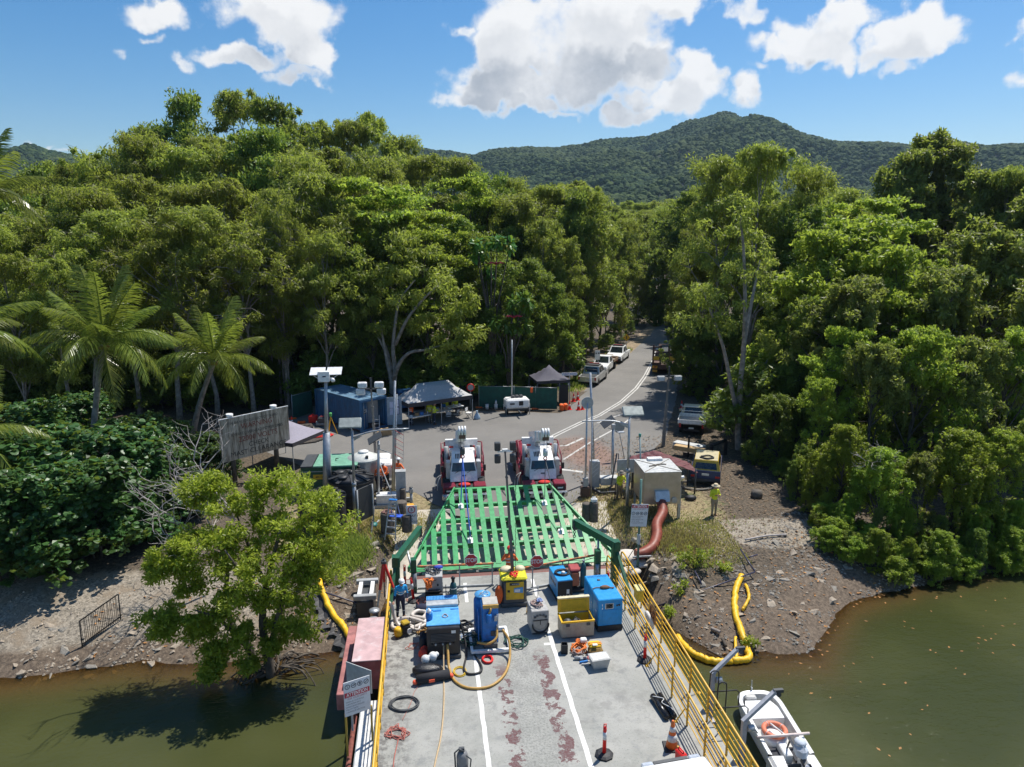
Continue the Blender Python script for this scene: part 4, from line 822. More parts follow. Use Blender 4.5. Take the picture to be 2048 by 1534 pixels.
for i, y in enumerate((26.0, 26.7)):
    mb = MB(); mb.lathe([(.16, -.5), (.16, .32), (.21, .34), (.21, .42), (.01, .44)], (-2.25, y, 0), 14); part(ferry, 'vent_cap', mb, steel)
rg = bpy.data.objects.new('roller_gear', None); COL.objects.link(rg); rg.parent = ferry
for k, y in enumerate((28.3, 29.7)):
    mb = MB(); mb.box((-2.75, y, .15), (.95, .22, .2), bev=.02); part(rg, 'roller_bracket', mb, grey)
for k in (-1, 1): mb = MB(); mb.box((-2.75+.25*k, 29.0, .12), (.16, 1.2, .16)); part(rg, 'roller_slide', mb, white)
mb = MB(); mb.box((-2.75, 29.0, -.5), (.7, 1.6, .9)); part(rg, 'roller_housing', mb, dgrey)
mb = MB(); mb.bar((-2.9, 28.8, -.9), (-2.85, 36.6, .9), .07); part(rg, 'haul_cable', mb, dgrey)
for k in range(2): mb = MB(); mb.cyl((-2.35-.28*k, 22.5, -.9), (-2.35-.28*k, 29, -.9), .07, n=8); part(rg, 'guide_pipe', mb, rust)
# bow edge
mb = MB(); mb.box((3.5, 29.95, -.32), (10.3, .12, .6)); part(ferry, 'bow_edge', mb, rust)
# ------------------------------------------------------------------ lifted loading ramp
TH = math.radians(19); ramp = thing('loading_ramp', 'freshly painted bright green steel ramp held tilted by two cranes', 'ramp', (3.95, 31.0, -.12))
ramp.rotation_euler = (TH, 0, 0)
RL_ = 5.7; hw0, hw1 = 4.95, 2.55
ns_ = 20
for i in range(ns_):
    x = -4.72+9.44*i/(ns_-1); smax = RL_ if abs(x) < hw1 else RL_*(hw0-abs(x))/(hw0-hw1)
    if smax < .5: smax = .5
    s0, s1 = x-.125, x+.125; f = lambda q: min(RL_-.05, max(.25, RL_*(hw0-abs(q))/(hw0-hw1)-.05))
    mb = MB(); mb.prism([(s0, .12), (s1, .12), (s1, f(s1)), (s0, f(s0))], .03, Matrix.Translation((0, 0, .03))); part(ramp, 'slat', mb, green)
for s in (1.55, 2.45, 3.35, 4.5):
    hx = min(hw0-.2, hw0-(hw0-hw1)*s/RL_)-.1; mb = MB(); mb.box((0, s, -.085), (2*hx, .12, .22)); part(ramp, 'cross_beam', mb, green)
mb = MB(); mb.box((0, RL_+.02, -.03), (2*hw1+.1, .12, .18)); part(ramp, 'end_beam', mb, green)
mb = MB(); mb.prism([(-4.9, -.12), (4.9, -.12), (4.75, .22), (-4.75, .22)], .05, Matrix.Translation((0, 0, -.005))); part(ramp, 'toe_plate', mb, green)
for sg in (-1, 1):
    mb = MB(); mb.bar((sg*hw0, .05, .02), (sg*hw1, RL_+.05, .02), .08, .27); part(ramp, 'side_beam', mb, green)
    for k in range(3):
        q = .25+.25*k; mb = MB(); xx = sg*(hw0+(hw1-hw0)*q-.12); mb.box((xx, RL_*q, .12), (.08, .12, .12)); part(ramp, 'side_lug', mb, green)
mb = MB(); mb.box((0, -.3, -.28), (9.7, .22, .34)); part(ramp, 'hinge_girder', mb, mat('girder_brown', (.15, .05, .04), .65, var=.3, dirt=.3))
for i in range(11): mb = MB(); mb.box((-4.4+.88*i, -.05, -.55), (.14, .5, .35)); part(ramp, 'hinge_plate', mb, dgrey)
for x, s in ((-2.3, 4.25), (-1.98, 1.7), (2.05, 4.2), (2.55, 2.0)):
    mb = MB(); mb.box((x, s, .085), (.26, .36, .05)); mb.box((x, s, .2), (.06, .3, .24)); part(ramp, 'lifting_lug', mb, white)
# ------------------------------------------------------------------ people
skin = mat('skin', (.42, .22, .15), .6, var=.05); boots = mat('leather_boots', (.16, .075, .03), .7); navyc = mat('navy_cloth', (.02, .025, .055), .9); dkc = mat('dark_cloth', (.022, .022, .025), .9); khaki = mat('khaki_cloth', (.27, .22, .15), .9)
hiy = mat('hi_vis_yellow', (.62, .68, .03), .8, var=.06); hio = mat('hi_vis_orange', (.85, .16, .03), .8, var=.06); hib = mat('hi_vis_blue', (.02, .30, .62), .8, var=.06); hair_m = mat('brown_hair', (.05, .03, .02), .8); whel = mat('white_helmet', (.82, .82, .80), .3, var=.03); rhel = mat('red_helmet', (.70, .05, .03), .35); straw = mat('straw_hat', (.58, .48, .32), .8); eye_m = mat('eye_dark', (.02, .015, .012), .3)
def person(label, loc, rz, shirt, trousers, lower_shirt=None, hat='helmet', hatm=None, lean=0.0, look=.25, larm=None, rarm=None, lfoot=(-.13, .02), rfoot=(.13, -.02), knee=.0, band=True, h=1.76, hipdrop=0.0, group='people at work', sit=False):
    # local: faces -y; arms: (elbow offset, hand offset) from the shoulder
    t = thing('person', label, 'person', loc, rz, group); k = h/1.76
    hip = Vector((0, 0, .93-hipdrop)); sl, cl = math.sin(lean), math.cos(lean)
    tr_ = lambda x, y, z: hip+Vector((x, y*cl-z*sl, z*cl+y*sl))
    ch, nk = tr_(0, 0, .40), tr_(0, 0, .57); hd = nk+Vector((0, -math.sin(lean*.7+look*.4)*.12-.02, .155*math.cos(lean*.7)))
    segs = []           # (points, radii, zone)
    segs.append(([hip+Vector((0, 0, -.06)), tr_(0, 0, .12), tr_(0, .01, .26), ch, tr_(0, 0, .49), nk], [.150, .142, .148, .165, .13, .062], 'shirt'))
    segs.append(([nk-Vector((0, 0, .03)), hd-Vector((0, 0, .05))], [.060, .062], 'skin'))
    for sg, arm_ in ((-1, larm), (1, rarm)):
        sh = tr_(sg*.185, 0, .475); e, hnd = arm_ if arm_ else ((sg*.06, .02, -.28), (sg*.07, -.06, -.53))
        e, hnd = sh+Vector(e), sh+Vector(hnd)
        segs.append(([tr_(sg*.10, 0, .48), sh, sh.lerp(e, .5), e], [.08, .068, .056, .047], 'sleeve')); segs.append(([e, e.lerp(hnd, .4), hnd], [.046, .045, .030], 'forearm'))
        d = (hnd-e).normalized(); segs.append(([hnd, hnd+d*.05, hnd+d*.085], [.032, .042, .032], 'skin'))
        sd = d.cross(Vector((0, 0, 1)) if abs(d.z) < .9 else Vector((0, 1, 0))).normalized(); dn = sd.cross(d)
        for fi in range(4):
            b0 = hnd+d*.085+sd*(.027-.018*fi); fl_ = (.060, .072, .066, .052)[fi]; segs.append(([b0-d*.02, b0+d*fl_*.5+dn*.006, b0+d*fl_+dn*.028], [.011, .010, .008], 'finger'))
        b0 = hnd+d*.03+sd*.036; segs.append(([b0-sd*.01, b0+sd*.02+d*.03, b0+sd*.022+d*.055+dn*.012], [.013, .011, .009], 'finger'))
    for sg, ft in ((-1, lfoot), (1, rfoot)):
        hj = hip+Vector((sg*.095, 0, -.04)); an = Vector((ft[0], ft[1], .09)); mid = hj.lerp(an, .5)+Vector((0, -knee-.02, 0))
        if sit: mid = hj+Vector((sg*.06, -.42, .02)); an = mid+Vector((0, -.02, -.40))
        segs.append(([hj, hj.lerp(mid, .5), mid, mid.lerp(an, .35), an], [.108, .092, .068, .066, .050], 'leg'))
        segs.append(([an+Vector((0, .05, -.045)), an+Vector((0, -.04, -.04)), an+Vector((0, -.15, -.055))], [.052, .054, .040], 'boot'))
    mb = MB()
    for P_, R_, z in segs:
        if z == 'finger': continue
        Q = cat_pts(P_, 3) if len(P_) > 2 else P_; n = len(Q)
        rad = [float(np.interp(i/(n-1)*(len(P_)-1), range(len(P_)), R_)) for i in range(n)]
        mb.tube(Q, rad, 12); mb.sph(P_[0], R_[0]*.98, 10, 6); mb.sph(P_[-1], R_[-1]*.98, 10, 6)
    mb.sph(hd, .098, 14, 10, (.86, 1.05, 1.22)); mb.sph(hd+Vector((0, -.03, -.07)), .06, 10, 6, (.9, 1, .9)); mb.lathe([(.006, 0), (.017, -.035), (.004, -.045)], hd+Vector((0, -.105, .012)), 6)
    for sg in (-1, 1): mb.sph(hd+Vector((sg*.088, .01, -.01)), .026, 7, 5, (.4, .8, 1.2))
    # chest broader than deep
    o = bpy.data.objects.new('tmp', mb.mesh('tmp')); COL.objects.link(o); md = o.modifiers.new('r', 'REMESH'); md.mode = 'VOXEL'; md.voxel_size = .017; s_ = o.modifiers.new('s', 'SMOOTH'); s_.iterations = 3; s_.factor = .5
    dg = bpy.context.evaluated_depsgraph_get(); me = bpy.data.meshes.new_from_object(o.evaluated_get(dg)); bpy.data.objects.remove(o)
    me.name = 'body'; lo = lower_shirt or shirt
    ms = [shirt, trousers, skin, boots, reflect, lo, eye_m]
    me.materials.clear()
    for m_ in ms: me.materials.append(m_)
    zi = {'shirt': 0, 'leg': 1, 'skin': 2, 'boot': 3, 'sleeve': 0, 'forearm': 5}
    A = []; B_ = []; Zn = []; RR = []
    for P_, R_, z in segs:
        if z == 'finger': continue
        for i in range(len(P_)-1): A.append(P_[i]); B_.append(P_[i+1]); Zn.append(z); RR.append((R_[i]+R_[i+1])/2)
    A = np.array(A); B_ = np.array(B_); RR = np.array(RR); n = len(me.polygons); cc = np.zeros(n*3); me.polygons.foreach_get('center', cc); cc = cc.reshape(-1, 3)
    AB = B_-A; tt = np.clip(((cc[:, None]-A)*AB).sum(-1)/(AB**2).sum(-1), 0, 1); ds = np.linalg.norm(cc[:, None]-(A+AB*tt[..., None]), axis=-1)-RR; bi = ds.argmin(1)
    mi = np.array([zi[Zn[q]] for q in bi]); hdv = np.array(hd); mi[np.linalg.norm(cc-hdv, axis=1) < .15] = 2
    ax = np.array(nk-hip); ax /= np.linalg.norm(ax); al = (cc-np.array(hip))@ax
    tor = np.array([Zn[q] == 'shirt' for q in bi]); mi[tor & (al < .17)] = 5; mi[tor & (al < .02)] = 1
    if band: mi[tor & ((np.abs(al-.20) < .022) | (np.abs(al-.33) < .02))] = 4
    mi[(np.array([Zn[q] == 'leg' for q in bi])) & (np.abs(cc[:, 2]-.30) < .02)] = 4 if band else 1
    me.polygons.foreach_set('material_index', mi.astype(np.int32)); me.polygons.foreach_set('use_smooth', np.ones(n, bool))
    for v in me.vertices:
        if hip.z+.05 < v.co.z < nk.z+.02 and abs(v.co.x) < .2: v.co.x *= 1.12
    bo = link('body', me, None, t)
    hnds = MB()
    for P_, R_, z in segs:
        if z == 'finger': hnds.tube(P_, R_, 6)
    part(t, 'fingers', hnds, skin)
    mb = MB()
    for sg in (-1, 1): mb.sph(hd+Vector((sg*.034, -.092, .018)), .012, 6, 4)
    part(t, 'eyes', mb, eye_m)
    mb = MB(); mb.sph(hd+Vector((0, .025, .035)), .10, 12, 7, (.9, 1, 1.05)); part(t, 'hair', mb, hair_m)
    mb = MB(); hm = hatm or whel; c_ = hd+Vector((0, 0, .045))
    if hat == 'helmet':
        mb.lathe([(.128, 0), (.132, .012), (.126, .05), (.105, .09), (.065, .118), (.005, .128)], c_, 16, True, .92, 1.12); mb.lathe([(.10, .004), (.15, -.006), (.10, -.004)], c_+Vector((0, -.05, 0)), 14, True, .8, 1.0)
        for q in (-.03, 0, .03): mb.tube([c_+Vector((q, -.12, .055)), c_+Vector((q, -.04, .128)), c_+Vector((q, .05, .13)), c_+Vector((q, .125, .05))], .008, 5)
    else: mb.lathe([(.23, -.005), (.232, .005), (.135, .02), (.122, .07), (.095, .125), (.005, .13)], c_, 18, True)
    ho = part(t, 'hard_hat' if hat == 'helmet' else 'sun_hat', mb, hm)
    t.scale = (k, k, k); return t
person('worker in blue shirt and white hard hat bending over the yellow rail of the ferry', (-1.22, 26.75, 0), .35, hib, navyc, navyc, lean=.32, look=.7, larm=((-.12, -.12, -.26), (-.24, -.36, -.36)), rarm=((.05, -.05, -.28), (-.04, -.28, -.40)))
person('worker in orange shirt and red and white hard hat behind the lighting tower', (3.42, 28.75, 0), PI*.95, hio, navyc, None, hatm=rhel, lean=.4, look=.4, larm=((-.16, -.06, -.24), (-.06, -.30, -.30)), rarm=((.16, -.06, -.24), (.06, -.30, -.30)))
person('man in yellow shirt and straw hat standing on the gravel reading a phone', G(1427, 1031, .27), .1, hiy, khaki, None, hat='sun', hatm=straw, look=.9, larm=((-.10, -.04, -.27), (.08, -.26, -.18)), rarm=((.10, -.04, -.27), (-.06, -.26, -.18)), band=False, lfoot=(-.11, -.02), rfoot=(.12, .03))
person('man in yellow shirt leaning on the black fence under the back of a sign', G(1238, 1000, .27), .25, hiy, khaki, None, lean=.25, hat='sun', hatm=mat('dark_hat', (.2, .18, .15), .8), larm=((-.10, -.12, -.24), (.14, -.34, -.20)), rarm=((.10, -.14, -.24), (-.12, -.34, -.22)), band=False)
person('worker in orange seen from behind beside the tanks, nearest of the three', G(759, 988, .27), PI*.9, hio, navyc, navyc, look=.8, lean=.12)
person('worker in orange with hard hat bending forward, middle of the three at the tanks', G(774, 977, .27), -.6, hio, dkc, None, lean=.45, look=.9, larm=((-.05, -.15, -.24), (0, -.40, -.30)), rarm=((.05, -.15, -.24), (0, -.42, -.28)))
person('worker in orange standing with legs wide and hands on hips behind the antenna pole', G(798, 974, .27), 2.6, hio, dkc, navyc, larm=((-.24, .06, -.20), (-.08, -.10, -.36)), rarm=((.24, .06, -.20), (.08, -.10, -.36)), lfoot=(-.42, .05), rfoot=(.16, -.05))
person('worker in yellow vest facing the tables under the grey gazebo, left of a pair', G(860, 846, .27), 2.9, hiy, khaki, None, look=.3)
person('worker in yellow shirt and dark trousers under the grey gazebo, right of a pair', G(869, 849, .27), 1.6, hiy, navyc, None, look=.3, larm=((-.06, -.1, -.27), (0, -.34, -.2)), rarm=((.06, -.1, -.27), (0, -.34, -.2)))
person('worker in orange at the left edge of the grey gazebo', G(822, 850, .27), 2.2, hio, navyc, navyc, look=.4, lean=.1)
# ------------------------------------------------------------------ equipment on the deck
TOP = lambda m, c, d, **k: m.box(c, d, **k)
# large blue topped welder / compressor
t = thing('compressor', 'big black compressor with a light blue lid and a tan hose plugged into its front', 'compressor', (.42, 24.5, 0))
mb = MB(); mb.box((0, 0, .68), (1.18, 1.7, 1.08), bev=.03); part(t, 'body', mb, mat('black_panel', (.02, .022, .026), .45, var=.2))
mb = MB(); mb.box((0, -.05, 1.245), (1.22, 1.3, .05), bev=.015); part(t, 'lid', mb, ltblue)
mb = MB(); mb.box((0, .75, 1.30), (1.22, .42, .16), bev=.02); part(t, 'rear_lid', mb, mat('lid_grey', (.50, .52, .52), .4, .4, dirt=.2))
mb = MB(); mb.box((0, 1.05, 1.36), (1.18, .3, .08)); part(t, 'grille_frame', mb, ltblue)
for i in range(20): mb = MB(); mb.box((-.54+.057*i, 1.05, 1.41), (.02, .24, .02)); part(t, 'grille_bar', mb, blue)
mb = MB(); mb.box((0, 0, .08), (1.26, 1.84, .14), bev=.02); part(t, 'skid', mb, dgrey)
for i in range(6): mb = MB(); mb.box((0, -.86, .98-.055*i), (.9, .03, .03)); part(t, 'louvre', mb, dgrey)
for i in range(7): mb = MB(); mb.cyl((-.42+.13*i, -.85, .60), (-.42+.13*i, -.91, .60), .035, n=8); part(t, 'socket', mb, grey if i % 2 else black)
mb = MB(); mb.box((.36, -.855, 1.05), (.16, .01, .11)); part(t, 'label_plate', mb, white)
mb = MB(); mb.box((-.2, .3, 1.275), (.3, .1, .02)); mb.box((.45, .35, 1.275), (.3, .06, .02)); mb.box((-.45, .35, 1.275), (.2, .06, .02)); part(t, 'lid_latch', mb, blue)
mb = MB(); mb.tube(cat_pts([(.05, .0, 1.3), (.18, -.12, 1.3), (.1, -.25, 1.29), (-.02, -.15, 1.3), (.1, 0, 1.3), (.2, -.2, 1.3)], 5), .015, 5); solo('cable_coil', 'short grey cable lying on the light blue lid', 'cable', mb, grey, (.42, 24.5, 0))
mb = MB(); mb.lathe([(.12, 0), (.13, .05), (.13, .22), (.09, .27), (.001, .28)], (0, 0, 0), 12); t = thing('water_bottle', 'blue water bottle with white lid standing on the lid of the big compressor', 'bottle', (-.08, 24.25, 1.27)); part(t, 'bottle_body', mb, blue)
mb = MB(); mb.lathe([(.08, .27), (.08, .36), (.03, .38), (.03, .42)], (0, 0, 0), 10); part(t, 'bottle_lid', mb, white)
def hose(name, label, cat, pts, r, m, k=6, n=7, group=None):
    return solo(name, label, cat, MB().tube(cat_pts(pts, k), r, n), m, group=group)
hose('hose', 'thick tan air hose looping from the black compressor to the blue filter unit', 'hose', [(.55, 23.62, .58), (.56, 23.35, .42), (.58, 22.9, .10), (.75, 22.2, .05), (1.2, 21.75, .05), (1.9, 21.75, .05), (2.45, 22.3, .05), (2.75, 23.1, .12), (2.8, 23.7, .5), (2.6, 24.0, .8)], .048, tan)
hose('hose', 'thin cream hose running from the compressor down the deck to the bottom of the picture', 'hose', [(.42, 23.62, .55), (.40, 23.3, .3), (.38, 22.6, .04), (.33, 21, .03), (.2, 19.5, .03), (-.05, 18, .03), (-.2, 16, .03), (-.2, 12, .03)], .026, mat('cream_hose', (.50, .36, .2), .6))
hose('hose', 'black hose curving on the deck between the compressor and the blue filter unit', 'hose', [(1.05, 24.6, .9), (1.2, 24.3, .4), (1.25, 23.8, .06), (1.1, 22.9, .05), (1.25, 22.55, .05), (1.65, 22.6, .05), (1.72, 23.0, .05), (1.5, 23.8, .05), (1.3, 24.6, .06)], .038, black)
# blue filter machine
t = thing('filter_unit', 'tall blue air filter unit with tan topped box on a white pallet frame', 'filter machine', (2.15, 24.5, 0))
mb = MB()
for y in (-.75, .75): mb.bar((-.72, y, .12), (.72, y, .12), .12, .1)
for x in (-.7, .7): mb.bar((x, -.75, .121), (x, .75, .121), .1, .1)
part(t, 'pallet_frame', mb, white)
mb = MB(); mb.box((0, -.1, .95), (.62, .62, 1.55), bev=.04); part(t, 'cabinet', mb, blue)
mb = MB(); mb.box((.02, -.1, 1.76), (.56, .56, .06), bev=.01); part(t, 'cabinet_top', mb, mat('warm_grey_top', (.42, .40, .36), .6)); mb = MB(); mb.box((.02, -.4, 1.70), (.58, .06, .14)); part(t, 'cabinet_lip', mb, mat('tan_lip', (.55, .33, .08), .5))
mb = MB(); mb.lathe([(.33, .2), (.34, .3), (.34, 1.5), (.28, 1.62), (.12, 1.68), (.01, 1.69)], (-.2, .55, 0), 18); part(t, 'tank', mb, blue)
mb = MB(); mb.lathe([(.31, 1.69), (.31, 1.72), (.01, 1.73)], (-.2, .55, 0), 18); part(t, 'tank_lid', mb, ltblue)
mb = MB(); mb.lathe([(.10, 1.12), (.11, 1.16), (.11, 1.42), (.09, 1.47)], (-.05, -.5, 0), 12); part(t, 'filter_bowl', mb, blue)
mb = MB(); mb.tube(cat_pts([(.02, -.44, 1.66), (.0, -.5, 1.58), (-.05, -.5, 1.46)], 4), .04, 6); part(t, 'elbow', mb, tan)
mb = MB(); mb.tube(cat_pts([(.25, -.44, 1.4), (.28, -.5, 1.1), (.2, -.5, .7), (.24, -.45, .4)], 5), .02, 5); mb.box((.2, -.45, 1.25), (.1, .1, .2)); mb.box((.27, -.44, .9), (.08, .06, .12)); part(t, 'pipework', mb, steel)
mb = MB(); mb.box((.12, -.425, .62), (.2, .03, .2)); mb.box((0, -.5, .2), (.5, .3, .25)); part(t, 'gauge_box', mb, dgrey)
mb = MB(); mb.tube(cat_pts([(.25, -.42, .85), (.2, -.7, .6), (-.1, -.8, .45), (-.5, -.6, .4)], 5), .045, 6); part(t, 'short_hose', mb, tan)
mb = MB(); mb.tube(cat_pts([(-.35, .4, 1.75), (-.1, .7, 1.77), (0, .45, 1.76), (-.3, .55, 1.77), (-.15, .3, 1.76)], 5), .014, 5); part(t, 'cable_bundle', mb, steel)
mb = MB()
for k in range(4): mb.bar((-.42, -.3+.3*k, .2), (-.42, -.3+.3*k, 1.3), .03)
mb.bar((-.42, -.35, 1.3), (-.42, .65, 1.3), .03); part(t, 'side_rail', mb, blue)
def scribble(name, label, cat, c, r, m, n=26, th=.014, h=.08, seed=0, sx_=1.0, group=None):
    rg_ = random.Random(seed); P_ = []
    for i in range(n):
        a = i*.9+rg_.uniform(-.4, .4); q = r*rg_.uniform(.35, 1); P_.append((c[0]+q*math.cos(a)*sx_, c[1]+q*math.sin(a), c[2]+th+rg_.random()*h))
    return hose(name, label, cat, P_, th, m, 4, 5, group)
def coil(name, label, cat, c, r, m, n=4, th=.016, sx_=1.25, seed=0):
    rg_ = random.Random(seed); P_ = []
    for i in range(n*12):
        a = i*PI/6; q = r*(1+.12*math.sin(i*.35)+rg_.uniform(-.03, .03)); P_.append((c[0]+q*math.cos(a)*sx_, c[1]+q*math.sin(a), c[2]+th+.012*(i//12)))
    return hose(name, label, cat, P_, th, m, 2, 5)
dgrope = mat('dark_green_rope', (.015, .07, .05), .8); orope = mat('orange_rope', (.75, .20, .04), .8); yrope = mat('yellow_rope', (.62, .42, .04), .8); prope = mat('faded_red_cord', (.42, .13, .10), .7)
scribble('rope', 'dark green rope tangled on the deck right of the blue filter unit', 'rope', (3.15, 24.35, 0), .48, dgrope, 34, .022, .1, 1)
scribble('rope', 'dark green rope heaped on the left side of the blue filter pallet', 'rope', (1.45, 24.5, .0), .42, dgrope, 34, .022, .25, 2)
scribble('hose_heap', 'pile of black cables between the compressor and the blue filter unit', 'cable', (1.35, 25.6, 0), .45, black, 36, .025, .15, 3)
scribble('cable', 'thin blue and grey cable tangle right of the compressor', 'cable', (1.25, 24.9, 0), .25, mat('pale_blue_cable', (.2, .3, .5), .6), 24, .012, .1, 4)
coil('hose_coil', 'bright red hose coil in front of the white pallet frame', 'hose', (1.98, 23.35, 0), .22, redp, 5, .025, .8, 5)
coil('rope_coil', 'yellow rope coil on the deck in front of the black compressor', 'rope', (.95, 22.75, 0), .26, yrope, 4, .014, .8, 6)
coil('cable_coil', 'black cable coil lying on the deck beside the left rail', 'cable', (-.95, 21.2, 0), .36, dgrey, 5, .017, 1.25, 7)
scribble('cord', 'faded red extension cord heaped on the deck near the left rail', 'cord', (-1.15, 19.8, 0), .42, prope, 40, .013, .06, 8)
hose('cord', 'faded orange cord running from the red heap to the bottom edge along the left rail', 'cord', [(-1.1, 19.5, .02), (-1.2, 18.5, .02), (-1.15, 17, .02), (-1.2, 14, .02)], .016, prope)
hose('cord', 'thin red cord curving from the black roll towards the black cable coil', 'cord', [(-.25, 22.4, .02), (-.6, 21.9, .02), (-.75, 21.2, .02), (-1.0, 20.4, .02)], .008, prope)
scribble('cord', 'loose orange cord left of the big compressor', 'cord', (-.7, 24.6, 0), .35, prope, 22, .009, .04, 9)
# lighting tower
t = thing('lighting_tower', 'yellow and grey mobile lighting tower with raised mast on the ferry deck', 'lighting tower', (3.42, 27.5, 0))
mb = MB(); mb.box((0, 0, .62), (1.05, 1.0, 1.08), bev=.10); part(t, 'body', mb, mat('charcoal_body', (.07, .075, .08), .45))
mb = MB(); mb.box((0, 0, .1), (1.12, 1.1, .16), bev=.02); part(t, 'base', mb, dgrey)
mb = MB(); mb.box((0, 0, 1.22), (1.1, 1.05, .14), bev=.06); part(t, 'roof', mb, mat('lime_yellow', (.66, .60, .02), .45, dirt=.15))
mb = MB(); mb.box((.02, -.505, .72), (.74, .03, .78), bev=.01); part(t, 'front_door', mb, yellow)
mb = MB(); mb.box((0, -.526, 1.02), (.40, .012, .11)); part(t, 'badge', mb, black); text(t, 'badge_lettering', 'WACKER', .055, (.05, -.534, 1.02), m=white)
mb = MB(); mb.prism([(-.12, -.08), (.26, -.12), (.26, .14), (-.12, .10)], .012, Matrix.Translation((.1, -.522, .74)) @ Matrix.Rotation(PI/2, 4, 'X')); part(t, 'door_decal', mb, ltblue)
mb = MB(); mb.box((.12, -.54, .74), (.22, .008, .12)); part(t, 'door_label', mb, white)
mb = MB(); mb.box((-.24, -.535, .72), (.1, .012, .09)); part(t, 'door_latch', mb, black)
mb = MB(); mb.sph((-.25, .25, 1.32), .28, 10, 6, (1, .9, .5)); mb.sph((.32, .28, 1.3), .24, 10, 6, (1, .9, .6)); part(t, 'canvas_cover', mb, cream)
top = V(1010, 902, 27.6)-Vector((3.42, 27.5, 0)); zt = top.z
for k in range(5):
    z0, z1 = 1.2+(zt-1.2)*k/5-.1, 1.2+(zt-1.2)*(k+1)/5; r_ = .075-.009*k; f = lambda z: (top.x*(z-1.2)/(zt-1.2)-.0, .08)
    mb = MB(); mb.bar((f(z0)[0], .08, z0), (f(z1)[0], .08, z1), r_*1.7, r_*1.7, up=(0, 1, 0)); mb.box((f(z1)[0], .08, z1-.03), (r_*2.3, r_*2.3, .06)); part(t, 'mast_section', mb, mat('mast_grey', (.10, .10, .105), .45, .3))
mb = MB(); mb.tube([(.11+.02*math.sin(i*2.2), .0+.02*math.cos(i*2.2), 1.25+(zt-1.4)*i/60) for i in range(61)], .014, 4); part(t, 'coiled_cable', mb, black)
mb = MB(); mb.box((top.x, .08, zt), (.62, .08, .07)); mb.box((top.x, .08, zt+.05), (.22, .14, .08)); part(t, 'lamp_bar', mb, white)
for sx_ in (-1, 1):
    for dz in (-.30, .22):
        l = bpy.data.objects.new('lamp_head', None); COL.objects.link(l); l.parent = t
        mb = MB(); mb.box((top.x+sx_*.31, .05, zt+dz), (.24, .2, .36), bev=.03); mb.box((top.x+sx_*.31, .18, zt+dz), (.2, .1, .26)); part(l, 'lamp_case', mb, dgrey)
        mb = MB(); mb.box((top.x+sx_*.31, -.055, zt+dz), (.2, .012, .27)); part(l, 'lamp_glass', mb, lens_d)
        for q in range(5): mb = MB(); mb.box((top.x+sx_*.31, -.07, zt+dz-.11+.055*q), (.2, .02, .012)); part(l, 'lamp_fin', mb, black)
scribble('strap_bundle', 'red ratchet straps tangled on the roof of the yellow lighting tower', 'strap', (3.42, 27.2, 1.3), .26, redp, 22, .022, .1, 10)
solo('rain_jacket', 'orange jacket draped on the left side of the yellow lighting tower', 'jacket', MB().sph((0, 0, .5), .28, 9, 7, (.6, .7, 1.5)).sph((.02, .15, .25), .22, 8, 6, (.6, .7, 1.2)), mat('orange_cloth', (.75, .12, .02), .8, bump=.5), (2.78, 27.0, .1))
solo('handrail_frame', 'small grey folding frame standing right of the yellow lighting tower', 'frame', MB().tube([(0, 0, 0), (0, 0, .75)], .02).tube([(0, -.8, .0), (0, 0, .05), (0, .5, 0)], .02).tube([(0, 0, .6), (-.5, 0, .6)], .02).box((0, 0, .02), (.3, .1, .04)), grey, (4.45, 27.3, 0))
t = thing('floodlight', 'small yellow and black work light beside the base of the lighting tower', 'work light', (4.02, 26.45, 0)); part(t, 'lamp_frame', MB().tube([(-.16, 0, 0), (-.16, 0, .3), (.16, 0, .3), (.16, 0, 0)], .016).box((0, 0, .015), (.34, .2, .03)), yellow); part(t, 'lamp_case', MB().box((0, 0, .18), (.24, .1, .18), bev=.02), black)
# grey steel cabinet with hose on its front
t = thing('electrical_cabinet', 'pale grey steel cabinet with a black cable hung on its front', 'cabinet', (4.12, 25.25, 0), .06)
mb = MB(); mb.box((0, 0, .52), (.68, .85, .92), bev=.02); part(t, 'body', mb, mat('pale_grey_steel', (.40, .39, .37), .5, .2, dirt=.3)); part(t, 'foot', MB().box((0, 0, .04), (.6, .8, .08)), dgrey)
mb = MB(); mb.bar((-.28, -.45, .6), (.28, -.45, .6), .03); mb.bar((0, -.45, .62), (0, -.45, .42), .03); part(t, 'hanger', mb, black)
mb = MB(); mb.lathe([(.30, -.002), (.30, .012), (.27, .014), (.001, .014)], (0, 0, 0), 20); mb.v = [(x, -.428-z, y+.5) for x, y, z in mb.v]; part(t, 'round_cover', mb, mat('cover_grey', (.30, .295, .28), .5, .3))
mb = MB()
for k in range(3): mb.tube([(.30*math.cos(a)*(1+.05*k), -.47-.02*k, .45+.33*math.sin(a)*(1+.04*k)) for a in [PI*.98+PI*1.05*i/14 for i in range(15)]], .016, 5)
part(t, 'black_cable', mb, black)
for i in range(5): a = PI*.2+i*.47; part(t, 'cable_plug', MB().box((.26*math.cos(a), -.45, .62+.2*math.sin(a)), (.08, .06, .05)), dgrey)
scribble('rag_heap', 'rags and cables heaped on top of the pale grey cabinet', 'cloth', (4.1, 25.3, .98), .3, mat('rag', (.36, .25, .22), .8), 24, .022, .12, 11); scribble('blue_rag', 'pale blue rag lying on the pale grey cabinet', 'cloth', (4.2, 25.4, 1.05), .12, mat('rag_blue', (.25, .33, .55), .8), 14, .03, .06, 12)
